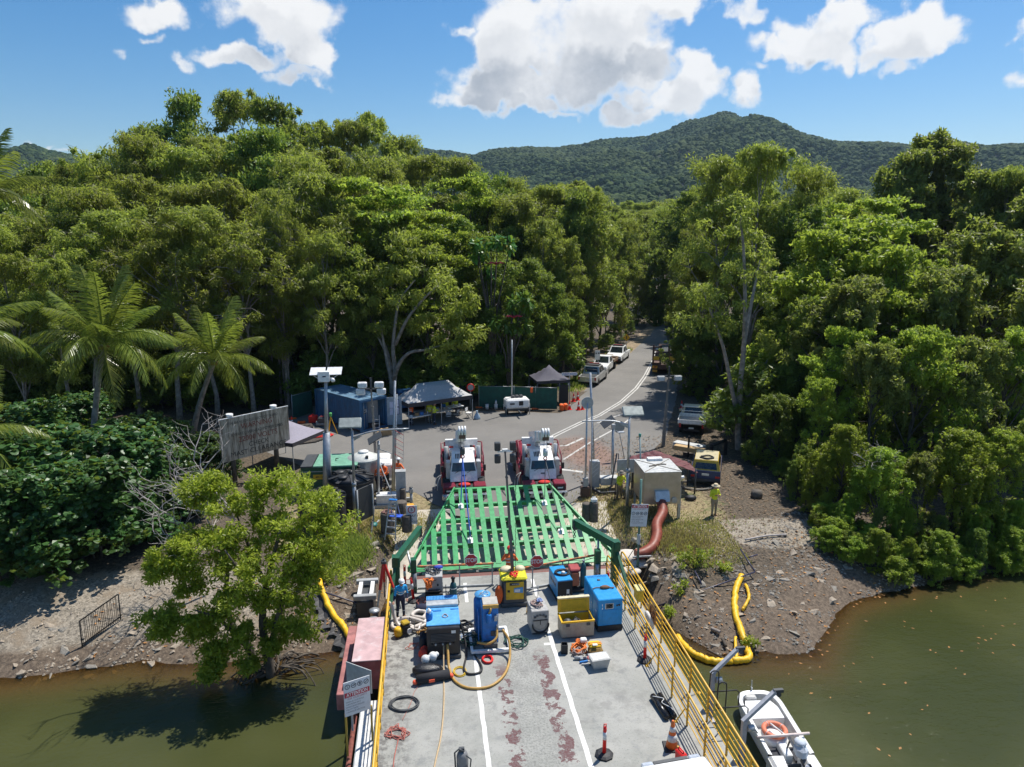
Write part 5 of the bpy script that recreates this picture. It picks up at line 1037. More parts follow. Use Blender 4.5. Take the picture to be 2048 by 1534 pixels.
# yellow open toolbox
t = thing('toolbox', 'open yellow and beige site toolbox with its lid up', 'toolbox', (5.52, 24.75, 0), .03); bei = mat('beige_box', (.36, .32, .25), .6, dirt=.25)
mb = MB(); mb.box((0, -.35, .36), (1.26, .03, .6)); mb.box((0, .35, .36), (1.26, .03, .6)); mb.box((-.615, 0, .36), (.03, .67, .6)); mb.box((.615, 0, .36), (.03, .67, .6)); mb.box((0, 0, .08), (1.2, .67, .04)); part(t, 'box_body', mb, bei)
mb = MB(); mb.box((0, -.35, .68), (1.3, .06, .06)); mb.box((-.62, 0, .68), (.06, .7, .061)); mb.box((.62, 0, .68), (.06, .7, .061)); mb.box((0, .325, .40), (1.18, .012, .52)); part(t, 'yellow_rim', mb, yellow)
mb = MB(); mb.box((0, .42, .98), (1.26, .10, .56), R=Matrix.Rotation(-.12, 3, 'X'), bev=.02); part(t, 'lid', mb, yellow); mb = MB(); mb.box((0, .46, 1.27), (1.27, .16, .04)); part(t, 'lid_edge', mb, cream)
mb = MB(); mb.box((0, .36, 1.0), (1.0, .02, .36), R=Matrix.Rotation(-.12, 3, 'X')); part(t, 'lid_recess', mb, mat('yellow_inner', (.58, .36, .01), .5))
for x in (-.4, .4): part(t, 'latch', MB().box((x, -.38, .56), (.14, .03, .1)), dgrey)
solo('tool_bag', 'dark tool bag and grey helmet inside the yellow toolbox', 'bag', MB().sph((-.3, 0, .32), .2, 10, 6).box((.05, .05, .3), (.4, .3, .3), bev=.08).tube([(-.1, 0, .45), (0, 0, .58), (.15, 0, .45)], .02), dgrey, (5.5, 24.75, .1))
# welders and generators
def grille(t, c, w_, h_, n, m, axis='x'):
    for i in range(n): mb = MB(); mb.box((c[0]-w_/2+w_*(i+.5)/n, c[1], c[2]), (w_/n*.45, .1 if h_ is None else h_, .014)); part(t, 'grille_bar', mb, m)
t = thing('welder', 'blue topped welder with black front and a cable coil on its lid', 'welding machine', (5.52, 27.9, 0), .1)
bl2 = mat('cyan_blue', (.012, .27, .60), .42, var=.1, dirt=.25, dirtcol=(.10, .26, .40))
mb = MB(); mb.box((0, 0, .52), (.66, 1.35, .84), bev=.02); part(t, 'body', mb, bl2); part(t, 'skid', MB().box((0, 0, .06), (.7, 1.4, .1)), black)
mb = MB(); mb.box((0, -.685, .5), (.64, .03, .78)); part(t, 'front_panel', mb, black); part(t, 'label_plate', MB().box((.12, -.705, .42), (.12, .01, .2)), white)
for i in range(4): part(t, 'socket', MB().cyl((-.2+.13*i, -.70, .25), (-.2+.13*i, -.73, .25), .04, n=8), grey)
for i in range(3): part(t, 'side_vent', MB().box((-.335, -.3+.3*i, .6), (.012, .2, .12)), dgrey)
coil('cable_coil', 'black welding cable coiled on the blue lid of the black fronted welder', 'cable', (5.58, 27.85, .95), .24, black, 4, .024, 1.2, 21); solo('cap', 'small white cap lying inside the cable coil on the welder', 'cap', MB().lathe([(.09, 0), (.08, .05), (.01, .08)], n=10), white, (5.62, 27.85, .96))
t = thing('generator', 'bright blue silenced generator with a control window in its front', 'generator', (6.82, 25.75, 0), .05)
mb = MB(); mb.box((0, 0, .78), (.98, 2.05, 1.12), bev=.03); part(t, 'canopy', mb, bl2); part(t, 'base_frame', MB().box((0, 0, .13), (1.0, 2.1, .22)), black)
part(t, 'control_window', MB().box((-.05, -1.03, 1.06), (.34, .014, .24), bev=.006), mat('control_trim', (.5, .5, .48), .4)); part(t, 'control_glass', MB().box((-.05, -1.04, 1.06), (.26, .012, .17)), glass)
part(t, 'front_door', MB().box((-.02, -1.032, .62), (.62, .016, .56), bev=.005), bl2); part(t, 'emergency_stop', MB().cyl((.34, -1.02, 1.08), (.34, -1.06, 1.08), .035, n=10), black); part(t, 'door_lock', MB().box((.26, -1.03, 1.06), (.06, .03, .06)), dgrey)
for z in (.98, 1.12): part(t, 'hinge', MB().box((-.33, -1.035, z), (.03, .02, .08)), white)
grille(t, (0, .88, 1.345), .8, .14, 12, blue); part(t, 'exhaust_cap', MB().lathe([(.07, 0), (.07, .02), (.02, .03)], (-.02, .55, 1.34), 12), dgrey)
for i in range(3): part(t, 'side_door', MB().box((-.495, -.62+.62*i, .74), (.014, .5, .8), bev=.004), bl2); part(t, 'door_handle', MB().box((-.508, -.8+.62*i, .8), (.02, .1, .05)), white)
solo('cloth_heap', 'brown cloth and strap lying on top of the bright blue generator', 'cloth', MB().sph((0, 0, .03), .15, 9, 5, (1.4, .7, .5)).tube(cat_pts([(-.1, 0, .03), (-.35, .03, .02), (-.5, -.05, .02)], 4), .02, 5).tube(cat_pts([(.1, 0, .03), (.3, -.06, .02), (.36, -.02, .02)], 4), .025, 5), mat('brown_cloth', (.2, .10, .05), .85), (6.85, 25.6, 1.36))
t = thing('welder_trolley', 'red and black welding set strapped to a teal gas bottle', 'welding machine', (6.35, 28.2, 0))
part(t, 'body', MB().box((-.18, .05, .55), (.36, .6, .62), bev=.03), mat('welder_orange', (.5, .12, .05), .5)); part(t, 'top_tray', MB().box((-.16, .1, .93), (.46, .6, .14), bev=.04), mat('dull_red', (.33, .05, .05), .6)); part(t, 'trolley', MB().box((0, 0, .12), (.75, .85, .06)).tube([(-.33, .4, .12), (-.33, .45, 1.1), (.3, .45, 1.1), (.3, .4, .12)], .02), black)
part(t, 'gas_bottle', MB().lathe([(.12, .14), (.13, .2), (.13, 1.05), (.09, 1.18), (.05, 1.24)], (.2, -.1, 0), 14), mat('teal_bottle', (.02, .09, .10), .45)); part(t, 'bottle_valve', MB().lathe([(.03, 1.24), (.03, 1.34), (.055, 1.35), (.055, 1.38)], (.2, -.1, 0), 8), steel)
for y in (-.3, .3): part(t, 'wheel', MB().cyl((-.4, y, .12), (-.34, y, .12), .12, n=12), black)
t = thing('welder', 'grey welding cabinet on a black trolley with cables piled on top, near the bow', 'welding machine', (.15, 28.3, 0), -.02)
part(t, 'trolley', MB().box((0, -.1, .22), (.74, 1.0, .36)), black); part(t, 'body', MB().box((0, 0, .74), (.72, .8, .7), bev=.02), mat('welder_grey', (.38, .38, .37), .5, dirt=.2)); part(t, 'handle', MB().tube([(0, -.42, .95), (.05, -.46, .95), (.1, -.42, .95)], .012), black); part(t, 'knob', MB().cyl((.16, -.4, .72), (.16, -.45, .72), .04, n=8), black); part(t, 'base_shelf', MB().box((0, -.45, .5), (.5, .2, .04)), dgrey)
scribble('cable', 'black and blue cables heaped on the grey welding cabinet', 'cable', (.1, 28.35, 1.1), .36, dgrey, 34, .02, .12, 31); solo('blue_cloth', 'bright blue cloth lying on the cables of the grey welding cabinet', 'cloth', MB().sph((0, 0, .1), .16, 9, 5, (1.3, .9, .45)), mat('royal_blue_cloth', (.02, .06, .4), .8, bump=.5), (.35, 28.5, 1.12)); scribble('rope', 'orange rope hanging over the front of the grey welding cabinet', 'rope', (-.1, 27.75, .62), .22, orope, 30, .026, .45, 32)
t = thing('gas_cylinder', 'dark teal gas cylinder standing behind the big compressor', 'gas cylinder', (.92, 27.2, 0))
part(t, 'bottle', MB().lathe([(.14, 0), (.15, .05), (.15, .95), (.11, 1.1), (.06, 1.17)], n=16), mat('teal_bottle', (.02, .09, .10), .45)); part(t, 'valve_guard', MB().lathe([(.06, 1.17), (.07, 1.3), (.10, 1.34), (.03, 1.42)], n=10), black); part(t, 'band', MB().lathe([(.152, .9), (.152, .94)], n=16), reflect); part(t, 'trolley', MB().box((-.2, 0, .3), (.24, .3, .6)).tube([(-.3, .1, 0), (-.3, .12, 1.0)], .015), black)
scribble('cable', 'dark cables looping round the teal gas cylinder', 'cable', (.95, 27.6, 0), .5, black, 20, .013, .5, 33)
clear = mat('clear_hose', (.60, .54, .48), .3, var=.1, spec=.6)
hose('suction_hose', 'clear ribbed suction hose heaped in loops beside the big compressor', 'hose', [(-1.7, 26.2, 1.0), (-1.55, 26.25, .8), (-1.4, 26.1, .3), (-1.2, 25.9, .1), (-.8, 26.1, .1), (-.4, 26.3, .12), (-.2, 26.7, .15), (-.55, 26.8, .2), (-.75, 26.4, .22), (-.2, 26.1, .2), (-.6, 25.75, .12), (-1.1, 25.7, .1), (-1.5, 25.8, .12), (-1.45, 26.15, .2), (-.9, 26.2, .25), (-.3, 25.9, .2), (-.1, 25.7, .12)], .075, clear, 6, 8)
scribble('suction_hose', 'second clear ribbed hose lying under the loops by the compressor', 'hose', (-.55, 25.95, .02), .5, clear, 14, .06, .12, 34)
solo('canvas_bag', 'navy bag lying behind the compressor beside the clear hose', 'bag', MB().sph((0, 0, .2), .24, 10, 6, (1.2, .9, .7)), navyc, (-.35, 27.0, 0)); scribble('rope', 'red cord bundle beside the navy bag', 'rope', (-.35, 27.5, 0), .3, prope, 24, .016, .3, 35)
t = thing('water_pump', 'yellow and black petrol pump on the deck by the left rail', 'pump', (-1.05, 25.45, 0), .5)
part(t, 'engine', MB().box((.05, 0, .26), (.32, .34, .36), bev=.05), black); part(t, 'pump_housing', MB().lathe([(.12, -.18), (.17, -.1), (.17, .1), (.1, .18)], (-.25, 0, .2), 12), yellow); part(t, 'fuel_tank', MB().box((.05, 0, .49), (.3, .3, .12), bev=.04), mat('tank_yellow_black', (.45, .3, .02), .4)); part(t, 'frame', MB().tube([(-.4, -.2, .03), (.35, -.2, .03), (.35, -.2, .5), (.35, .2, .5), (.35, .2, .03), (-.4, .2, .03)], .017), dgrey); part(t, 'pull_cap', MB().cyl((.12, -.18, .2), (.12, -.22, .2), .1, n=12), white)
scribble('strap_bundle', 'brown lashing straps bunched between clear hose and compressor', 'strap', (-.35, 25.4, 0), .3, mat('brown_strap', (.36, .2, .06), .8), 22, .02, .1, 36)
# black bags in front of the compressor
t = thing('dive_roll', 'black padded roll tied with orange tapes on the deck', 'roll', (.03, 22.35, .17), .18); part(t, 'roll', MB().cyl((-.6, 0, 0), (.55, 0, 0), .165, n=16), mat('black_fabric', (.022, .022, .026), .85, bump=.3))
for x in (-.66, -.1, .6): part(t, 'orange_tie', MB().sph((x, -.05, -.04), .10, 8, 5, (.9, 1, .8)) if abs(x) > .3 else MB().box((x, -.17, -.03), (.2, .03, .1)), mat('hi_vis_tape', (.9, .12, .05), .7))
solo('black_bag', 'crumpled black plastic bag under two silver helmets by the compressor', 'bag', MB().sph((0, 0, .15), .34, 11, 7, (1.6, .8, .5)).sph((.35, .05, .1), .22, 9, 6, (1, .9, .6)), mat('bin_bag', (.015, .015, .017), .3, bump=.8), (-.2, 22.85, 0))
for i, (x, y, z, m_, lab) in enumerate([(-.25, 23.2, .32, reflect, 'silver dive helmet, left of two on the black bag'), (.02, 23.3, .36, white, 'white plastic bag bundle beside the silver dive helmet')]):
    solo(('dive_helmet', 'plastic_bag')[i], lab, ('helmet', 'bag')[i], MB().sph((0, 0, 0), .16, 12, 8, (1, 1, .95)).sph((.13, .05, .03), .09, 8, 6).lathe([(.09, -.16), (.13, -.12)], (0, 0, 0), 10), m_, (x, y, z))
solo('life_jacket', 'red life jacket bundle leaning against the left side of the compressor', 'life jacket', MB().sph((0, 0, .2), .2, 9, 6, (.9, 1.1, .8)).sph((.05, .25, .18), .16, 9, 6), mat('jacket_red', (.7, .06, .03), .75, bump=.5), (-.33, 23.75, .0)); solo('backpack', 'dark blue and black pack standing left of the compressor', 'bag', MB().box((0, 0, .3), (.26, .5, .6), bev=.08).tube([(-.05, -.2, .6), (0, 0, .7), (.05, .2, .6)], .02), mat('dark_blue_bag', (.025, .035, .05), .8), (-.33, 24.4, 0))
# heap of ropes and bags in front of the toolbox
for i, (x, y, r, m_, lab) in enumerate([(5.35, 23.55, .36, orope, 'orange safety rope heap right in front of the yellow toolbox'), (5.55, 23.85, .22, orope, 'small orange rope bundle touching the toolbox')]): scribble('rope', lab, 'rope', (x, y, 0), r, m_, 46, .024, .2, 50+i)
scribble('rope', 'grey and orange rope coil at the front of the rope heap', 'rope', (5.3, 23.3, .03), .24, mat('grey_rope', (.33, .25, .22), .8), 28, .02, .16, 55)
t = thing('gear_bag', 'yellow gear bag with brown base beside the orange rope heap', 'bag', (5.95, 23.35, 0)); part(t, 'bag_base', MB().box((0, -.05, .13), (.52, .4, .26), bev=.08), mat('bag_brown', (.22, .13, .03), .8)); part(t, 'bag_top', MB().box((0, .08, .28), (.48, .36, .16), bev=.06), mat('bag_yellow', (.8, .5, .02), .7)); part(t, 'bag_strap', MB().box((0, .08, .365), (.5, .05, .012)).box((0, -.02, .365), (.5, .05, .012)), mat('strap_orange', (.75, .25, .02), .7))
solo('plastic_tub', 'small white translucent tub on the rope heap', 'tub', MB().box((0, 0, .08), (.24, .2, .14), bev=.03), white, (5.6, 23.75, .22)); solo('plastic_tub', 'white lid lying on the yellow gear bag', 'lid', MB().box((0, 0, .02), (.18, .12, .03), bev=.01), white, (5.92, 23.25, .37))
t = thing('square_bucket', 'small square black bucket left of the rope heap', 'bucket', (4.83, 23.5, 0), -.1); part(t, 'bucket_wall', MB().box((-.11, 0, .18), (.02, .24, .36)).box((.11, 0, .18), (.02, .24, .36)).box((0, -.11, .18), (.2, .02, .36)).box((0, .11, .18), (.2, .02, .36)).box((0, 0, .02), (.2, .2, .02)), black)
t = thing('power_tools', 'cluster of grey and blue power tools on the deck in front of the rope heap', 'tool', (5.4, 22.95, 0)); part(t, 'drill', MB().cyl((-.3, .05, .07), (0, .02, .1), .06, n=10).box((-.05, -.05, .06), (.1, .1, .12)), grey); part(t, 'battery', MB().box((.08, -.02, .06), (.12, .14, .1), bev=.02), navy); part(t, 'tape_reel', MB().torus((.28, -.02, .08), .1, .03, 14, 6), mat('red_grey_reel', (.4, .1, .1), .6)); part(t, 'blue_clamp', MB().bar((-.15, -.2, .04), (.15, -.14, .04), .06), blue)
t = thing('hand_tool', 'grey pliers lying in front of the power tools', 'tool', (5.5, 22.6, 0)); part(t, 'jaw', MB().bar((-.2, .05, .03), (.05, 0, .03), .05), grey); part(t, 'grip', MB().bar((.05, 0, .03), (.28, .05, .03), .03).bar((.05, 0, .03), (.24, -.08, .03), .03), dgrey)
t = thing('storage_tub', 'grey plastic tub with a cloudy white lid on the deck by itself', 'tub', (5.9, 22.5, 0), .12); mb = MB(); mb.frust((0, 0, .01), (.52, .36), (.66, .46), .36); part(t, 'tub_body', mb, mat('tub_grey', (.42, .42, .40), .6)); part(t, 'tub_lid', MB().box((0, 0, .385), (.72, .52, .03), bev=.01), mat('tub_rim', (.38, .38, .36), .6)); part(t, 'lid_panel', MB().box((0, 0, .402), (.62, .42, .012)), mat('cloudy_lid', (.6, .6, .56), .4, var=.2, scale=9))
t = thing('fender_pair', 'two black cylinders strapped together with white cord beside the inner rail', 'fender', (7.4, 19.95, 0), .1)
for x in (-.12, .12): part(t, 'cylinder', MB().cyl((x, -.55, .11), (x, .55, .11), .105, n=12).sph((x, .55, .11), .1, 10, 5, (1, .5, 1)).sph((x, -.55, .11), .1, 10, 5, (1, .5, 1)), mat('shiny_black', (.012, .012, .014), .25))
part(t, 'cord', MB().tube(cat_pts([(-.2, .4, .22), (.1, .2, .23), (-.05, 0, .24), (.15, -.3, .22), (.2, -.5, .12)], 4), .012, 5), white)
# bollards and cones
def t_top(label, loc, rz=0, tilt=0.0, group='red bollards with a silver band on the deck'):
    t = thing('bollard', label, 'bollard', loc, rz, group)
    part(t, 'rubber_base', MB().lathe([(.28, 0), (.28, .05), (.20, .09), (.08, .11)], n=8, smooth=False), black)
    part(t, 'post', MB().lathe([(.06, .1), (.055, .9), (.04, .96)], n=12), redp); part(t, 'reflective_band', MB().lathe([(.0605, .55), (.0595, .80)], n=12), reflect)
    part(t, 'handle', MB().tube([(-.035, 0, .93), (-.03, 0, 1.05), (.03, 0, 1.05), (.035, 0, .93)], .018, 6), redp); t.rotation_euler = (0, tilt, rz); return t
t_top('red bollard on the deck just right of the worker in blue', (-.72, 28.0, 0), 0, -.08); t_top('red bollard half hidden behind the left green ramp post', (-1.1, 29.2, 0)); t_top('red bollard between the blue generator and the inner handrail near the bow', (7.55, 27.6, 0), 0, -.03); t_top('red bollard standing alone against the inner handrail', (7.62, 22.65, 0)); t_top('nearest red bollard standing in the middle right of the deck', (4.98, 18.12, 0))
def cone(label, loc, h=.7, m=orange, base=black, group='traffic cones', bands=1):
    t = thing('traffic_cone', label, 'traffic cone', loc, random.uniform(-.3, .3), group); r = h*.20
    part(t, 'cone_base', MB().box((0, 0, .02), (h*.54, h*.54, .04), bev=.015), base); part(t, 'cone_body', MB().lathe([(r, .04), (r*.22, h*.97), (r*.15, h)], n=14), m)
    for i in range(bands):
        z0, z1 = (h*.42, h*.62) if bands == 1 else ((h*.28, h*.50) if i == 0 else (h*.62, h*.78)); q = lambda z: r+(r*.22-r)*(z-.04)/(h*.93)+.003
        part(t, 'reflective_band', MB().lathe([(q(z0), z0), (q(z1), z1)], n=14), reflect)
    return t
cone('tall orange cone with two pale bands on the deck beside the inner handrail', (7.08, 18.2, 0), .92, mat('orange_cone', (.75, .17, .03), .55, dirt=.25), black, 'traffic cones', 2)
t = thing('dive_tank', 'grey air tank with black harness standing at the bottom of the deck', 'air tank', (.78, 17.95, 0)); part(t, 'tank', MB().lathe([(.16, 0), (.17, .05), (.17, .55), (.13, .66), (.04, .70)], n=16), mat('tank_grey', (.20, .20, .20), .5, bump=.2)); part(t, 'harness', MB().tube([(-.2, -.05, .05), (-.22, -.05, .7), (-.1, -.1, .85), (.05, -.05, .72)], .025).tube([(.2, -.1, .1), (.24, -.12, .5), (.1, -.15, .66)], .02).box((0, -.19, .25), (.4, .03, .05)).box((0, -.15, .05), (.44, .3, .1)), dgrey); part(t, 'valve', MB().box((-.02, 0, .76), (.16, .08, .1)), dgrey)
t = thing('jerry_can', 'red jerry can on the deck at the bottom edge behind the white car roof', 'jerry can', (7.12, 17.55, 0), .3); part(t, 'can_body', MB().box((0, 0, .2), (.2, .36, .38), bev=.04), redp); part(t, 'can_handle', MB().tube([(0, -.12, .39), (0, -.1, .45), (0, .1, .45), (0, .12, .39)], .02), redp); part(t, 'can_cap', MB().cyl((0, .14, .38), (0, .16, .44), .03), mat('gold_cap', (.7, .45, .1), .4))
# swing barriers with stop signs at the bow
def octo(r): return [(r*math.cos(PI/8+i*PI/4), r*math.sin(PI/8+i*PI/4)) for i in range(8)]
def stop_sign(t, c, r, front=True):
    Mx = Matrix.Translation(c) @ Matrix.Rotation(PI/2, 4, 'X')
    part(t, 'sign_rim', MB().prism(octo(r), .02, Mx), white); part(t, 'sign_face', MB().prism(octo(r*.93), .008, Matrix.Translation(Vector(c)+Vector((0, -.021, 0))) @ Matrix.Rotation(PI/2, 4, 'X')), mat('stop_red', (.50, .02, .03), .4, var=.05))
    text(t, 'sign_lettering', 'STOP', r*.62, Vector(c)+Vector((0, -.033, 0)), m=white, sx=.82, bold=.006)
def barrier(label, hinge, tip, posts, sign):
    t = thing('barrier_gate', label, 'barrier', hinge); h = Vector(hinge); d = Vector(tip)-h
    part(t, 'boom', MB().bar((0, 0, 1.05), d+Vector((0, 0, 1.05)), .07), mat('rusty_boom', (.33, .15, .07), .7, var=.3, dirt=.4, dirtcol=(.5, .47, .42)))
    for i in range(9): part(t, 'boom_stripe', MB().bar(d*((i+.3)/9)+Vector((0, 0, 1.05)), d*((i+.65)/9)+Vector((0, 0, 1.05)), .074), mat('boom_orange', (.55, .18, .05), .6, dirt=.3))
    mb = MB(); mb.tube(cat_pts([Vector((0, 0, .9)), d*.5+Vector((0, 0, .82)), d+Vector((0, 0, .95))], 8), .014, 5); part(t, 'chain', mb, rust)
    for q in posts: part(t, 'gate_post', MB().bar(d*q+Vector((0, 0, .02)), d*q+Vector((0, 0, 1.05)), .05), grey)
    part(t, 'gate_foot', MB().bar(Vector((0, 0, .05)), d+Vector((0, 0, .05)), .07), grey)
    stop_sign(t, d*sign+Vector((0, -.06, 1.28)), .30); return t
barrier('rusty striped swing barrier with a stop sign on the left half of the bow', (-.55, 29.0, 0), (2.75, 28.9, 0), (.27, .55, .98), .70)
barrier('rusty striped swing barrier with stop sign on the right half of the bow', (3.95, 28.3, 0), (7.6, 29.25, 0), (.12, .5, .78), .17)
# red tripod
t = thing('tripod', 'red rescue tripod with grey lower legs at the ferry corner', 'tripod', (-1.85, 27.75, 0)); ap = Vector((-.02, -.1, 2.0))
for q in ((-.35, -.55, 0), (.62, -.3, 0), (-.1, .75, 0)):
    m_ = ap.lerp(Vector(q), .55); part(t, 'upper_leg', MB().bar(ap, m_, .09), red); part(t, 'lower_leg', MB().bar(m_, q, .06), steel)
part(t, 'head', MB().box(ap, (.22, .2, .14), bev=.03).sph(ap+Vector((0, 0, .12)), .05), dgrey)
# big printed board at the left rail, two faces in a V
def attention(t, M, w_, h_, layout):
    # white board with red ATTENTION band, four warning circles and lines of text, in the plane given by M (faces -y)
    def at(x, z, y=-.012): return M @ Vector((x, y, z))
    rt_ = M.to_euler(); R3 = (rt_.x+PI/2, rt_.y, rt_.z)
    mb = MB(); mb.box((0, 0, 0), (w_, .02, h_)); mb.v = [tuple(M @ Vector(v)) for v in mb.v]; part(t, 'board', mb, mat('sign_white', (.66, .68, .70), .45, var=.05, dirt=.1))
    bz, cz = layout; mb = MB(); mb.box((0, -.013, bz*h_), (w_*.96, .006, h_*.14)); mb.v = [tuple(M @ Vector(v)) for v in mb.v]; part(t, 'red_band', mb, mat('sign_red', (.48, .03, .06), .45))
    text(t, 'heading', 'ATTENTION', h_*.105, at(0, bz*h_, -.018), R3, white, sx=w_/h_*1.0, bold=.004)
    ink = mat('sign_ink', (.10, .11, .13), .6); text(t, 'subheading', 'FOR YOUR SAFETY', h_*.06, at(0, bz*h_-h_*.125), R3, mat('sign_ink_red', (.36, .07, .10), .6), sx=w_/h_*1.05)
    for i in range(4):
        mb = MB(); mb.torus((w_*(-.36+.24*i), -.014, cz*h_), w_*.088, w_*.013, 18, 4, Matrix.Rotation(PI/2, 3, 'X')); mb.v = [tuple(M @ Vector(v)) for v in mb.v]; part(t, 'warning_circle', mb, ink)
        if i == 0: text(t, 'circle_symbol', '5', h_*.075, at(w_*-.36, cz*h_), R3, ink)
        else:
            mb = MB(); c_ = (w_*(-.36+.24*i), -.014, cz*h_); 
            if i == 1: mb.box(c_, (w_*.10, .006, h_*.022)); mb.box((c_[0]+.02, -.014, c_[2]+h_*.016), (w_*.05, .006, h_*.02))
            elif i == 2: mb.box((c_[0], -.014, c_[2]), (w_*.05, .006, h_*.07)); mb.box((c_[0], -.0145, c_[2]+h_*.02), (w_*.09, .006, h_*.014))
            else: mb.box((c_[0], -.014, c_[2]), (w_*.14, .006, h_*.012), R=Matrix.Rotation(-.7, 3, 'Y')); mb.box((c_[0], -.0145, c_[2]), (w_*.07, .006, h_*.014))
            mb.v = [tuple(M @ Vector(v)) for v in mb.v]; part(t, 'circle_symbol', mb, ink)
    z0 = min(bz*h_-h_*.21, cz*h_-h_*.13) if cz < bz else bz*h_-h_*.21
    for i, s in enumerate(('REMAIN IN YOUR VEHICLE', 'TURN MOTOR OFF &', 'HANDLE BRAKE ENGAGED', 'FOLLOW TRAFFIC', 'CONTROLLER DIRECTIONS')): text(t, 'text_line', s, h_*.042, at(-w_*.44, z0-h_*.075*i), R3, ink, 'LEFT', sx=w_/h_*1.0)
t = thing('sign_board', 'white and red ATTENTION safety sign on yellow legs left of the ferry rail', 'sign', (-2.3, 19.9, 0))
a, b_ = G(714, 1420, .95)-Vector((-2.3, 19.9, 0)), G(751, 1392, .95)-Vector((-2.3, 19.9, 0))
Mx = Matrix.Translation((0, 0, 1.35)) @ Matrix.Rotation(.42, 4, 'Z'); attention(t, Mx, .82, 1.15, (.12, .36))
mb = MB(); mb.box((0, 0, 0), (1.0, .03, .8)); M2 = Matrix.Translation((.0, .72, 1.50)) @ Matrix.Rotation(-.62, 4, 'Z'); mb.v = [tuple(M2 @ Vector(v)) for v in mb.v]; part(t, 'back_board', mb, grey)
for x, y in ((-.36, -.12), (.38, .2)): part(t, 'leg', MB().bar((x, y, -.6), (x, y, .85), .06), mat('leg_yellow', (.42, .28, .04), .6))
part(t, 'leg', MB().bar((-.3, .9, -.5), (-.3, .9, 1.2), .06), grey)
# davits, ladder hoops and the boat on the right
def davit(label, base, knee_z, tip):
    t = thing('davit', label, 'davit', base); k = Vector((.02, 0, knee_z)); tp = Vector(tip)
    gp = mat('davit_grey', (.36, .37, .40), .5, dirt=.1)
    part(t, 'davit_post', MB().bar((0, 0, -.5), k, .135, up=(0, 1, 0)), gp); part(t, 'davit_arm', MB().bar(k-(tp-k).normalized()*.08, tp, .115), gp); part(t, 'winch', MB().cyl((.1, -.05, knee_z-.25), (.3, -.05, knee_z-.25), .10, n=12).tube([(.3, -.05, knee_z-.25), (.4, -.1, knee_z-.4)], .02), steel)
    part(t, 'sheave', MB().box(tp+Vector((.1, 0, .02)), (.3, .1, .1)).cyl(tp+Vector((.12, -.05, -.1)), tp+Vector((.12, .05, -.1)), .07), dgrey)
    part(t, 'base_plate', MB().box((0, 0, -.5), (.34, .34, .1)), gp); return t
p1, p2 = V(1425, 1345, 20.0), V(1475, 1298, 20.3); davit('grey boat davit leaning over the yellow boom, farther of the two', (p1.x, 20.0, -.1), p1.z+.1, p2-Vector((p1.x, 20.0, -.1)))
p1, p2 = V(1488, 1440, 17.7), V(1550, 1383, 18.0); davit('grey boat davit above the white boat, nearer of the two', (p1.x, 17.7, -.1), p1.z+.1, p2-Vector((p1.x, 17.7, -.1)))
t = thing('boarding_ladder', 'black tubular boarding ladder hoops on the outer ferry rail beside the boat', 'ladder', (8.62, 18.9, 0))
for i, y in enumerate((.6, 0.0)): part(t, 'hoop', MB().tube(cat_pts([(.12, y, .6), (.12, y, 1.4), (.2, y, 1.55), (.32, y, 1.55), (.40, y, 1.4), (.40, y, .5)], 4), .022, 6), black)
part(t, 'handle', MB().tube([(0, .35, 1.0), (.9, .35, 1.0), (1.0, .35, .9), (1.0, .35, .4)], .022, 6), black); part(t, 'handle', MB().tube([(0, -.3, .9), (.9, -.3, .9), (1.0, -.3, .8), (1.0, -.3, -1.0)], .022, 6), black)
# the white work boat
bt = thing('work_boat', 'white twin hulled work boat with covered outboard moored beside the ferry', 'boat', (11.08, 19.65, -1.2)); bt.rotation_euler = (0, 0, -.08); bt.scale = (.78, .80, .85)
gel = mat('white_gelcoat', (.80, .80, .78), .3, var=.04, dirt=.1, dirtcol=(.5, .49, .45)); inner = mat('boat_inner', (.52, .51, .48), .6, dirt=.3, dirtcol=(.3, .28, .25))
def hull_ring(z, s, n=26):      # plan outline: blunt bow at +y, straight sides, from stern to stern round the bow
    P_ = []
    for i in range(n+1):
        a = PI*i/n; x = -math.cos(a); y = max(0, math.sin(a))**.75; P_.append(Vector((.98*s*math.copysign(abs(x)**.62, x), 1.15+1.05*y*s-(0 if 0 < i < n else 0), z)))
    return [Vector((-.98*s*.97, -1.75, z))]+P_+[Vector((.98*s*.97, -1.75, z))]
r0, r1, r2, r3, r4 = hull_ring(-.25, .80), hull_ring(.62, 1.0), hull_ring(.66, .97), hull_ring(.62, .80), hull_ring(.10, .72)
mb = MB(); n = len(r0); V_ = r0+r1+r2; mb.add(V_, [(k*n+i, k*n+i+1, (k+1)*n+i+1, (k+1)*n+i) for k in range(2) for i in range(n-1)], True); part(bt, 'hull', mb, gel)
mb = MB(); V_ = r2+r3; mb.add(V_, [(i, i+1, n+i+1, n+i) for i in range(n-1)], True); part(bt, 'gunwale', mb, gel)
mb = MB(); V_ = r3+r4; mb.add(V_, [(i, i+1, n+i+1, n+i) for i in range(n-1)], True); part(bt, 'inner_wall', mb, inner)
mb = MB(); mb.prism([(v.x, v.y) for v in r4], .04, Matrix.Translation((0, 0, .07))); part(bt, 'floor', mb, inner)
mb = MB(); mb.prism([(-.74, .55), (.74, .55), (.76, 1.2), (.55, 1.72), (-.55, 1.72), (-.76, 1.2)], .38, Matrix.Translation((0, 0, .11))); part(bt, 'fore_deck', mb, gel); part(bt, 'anchor_locker', MB().box((-.25, 1.9, .45), (.5, .3, .3), bev=.05), inner)
mb = MB(); mb.lathe([(.5, .11), (.52, .4), (.45, .46), (.01, .47)], (-.1, -.35, 0), 18, True, 1, 1.15); part(bt, 'console', mb, gel)
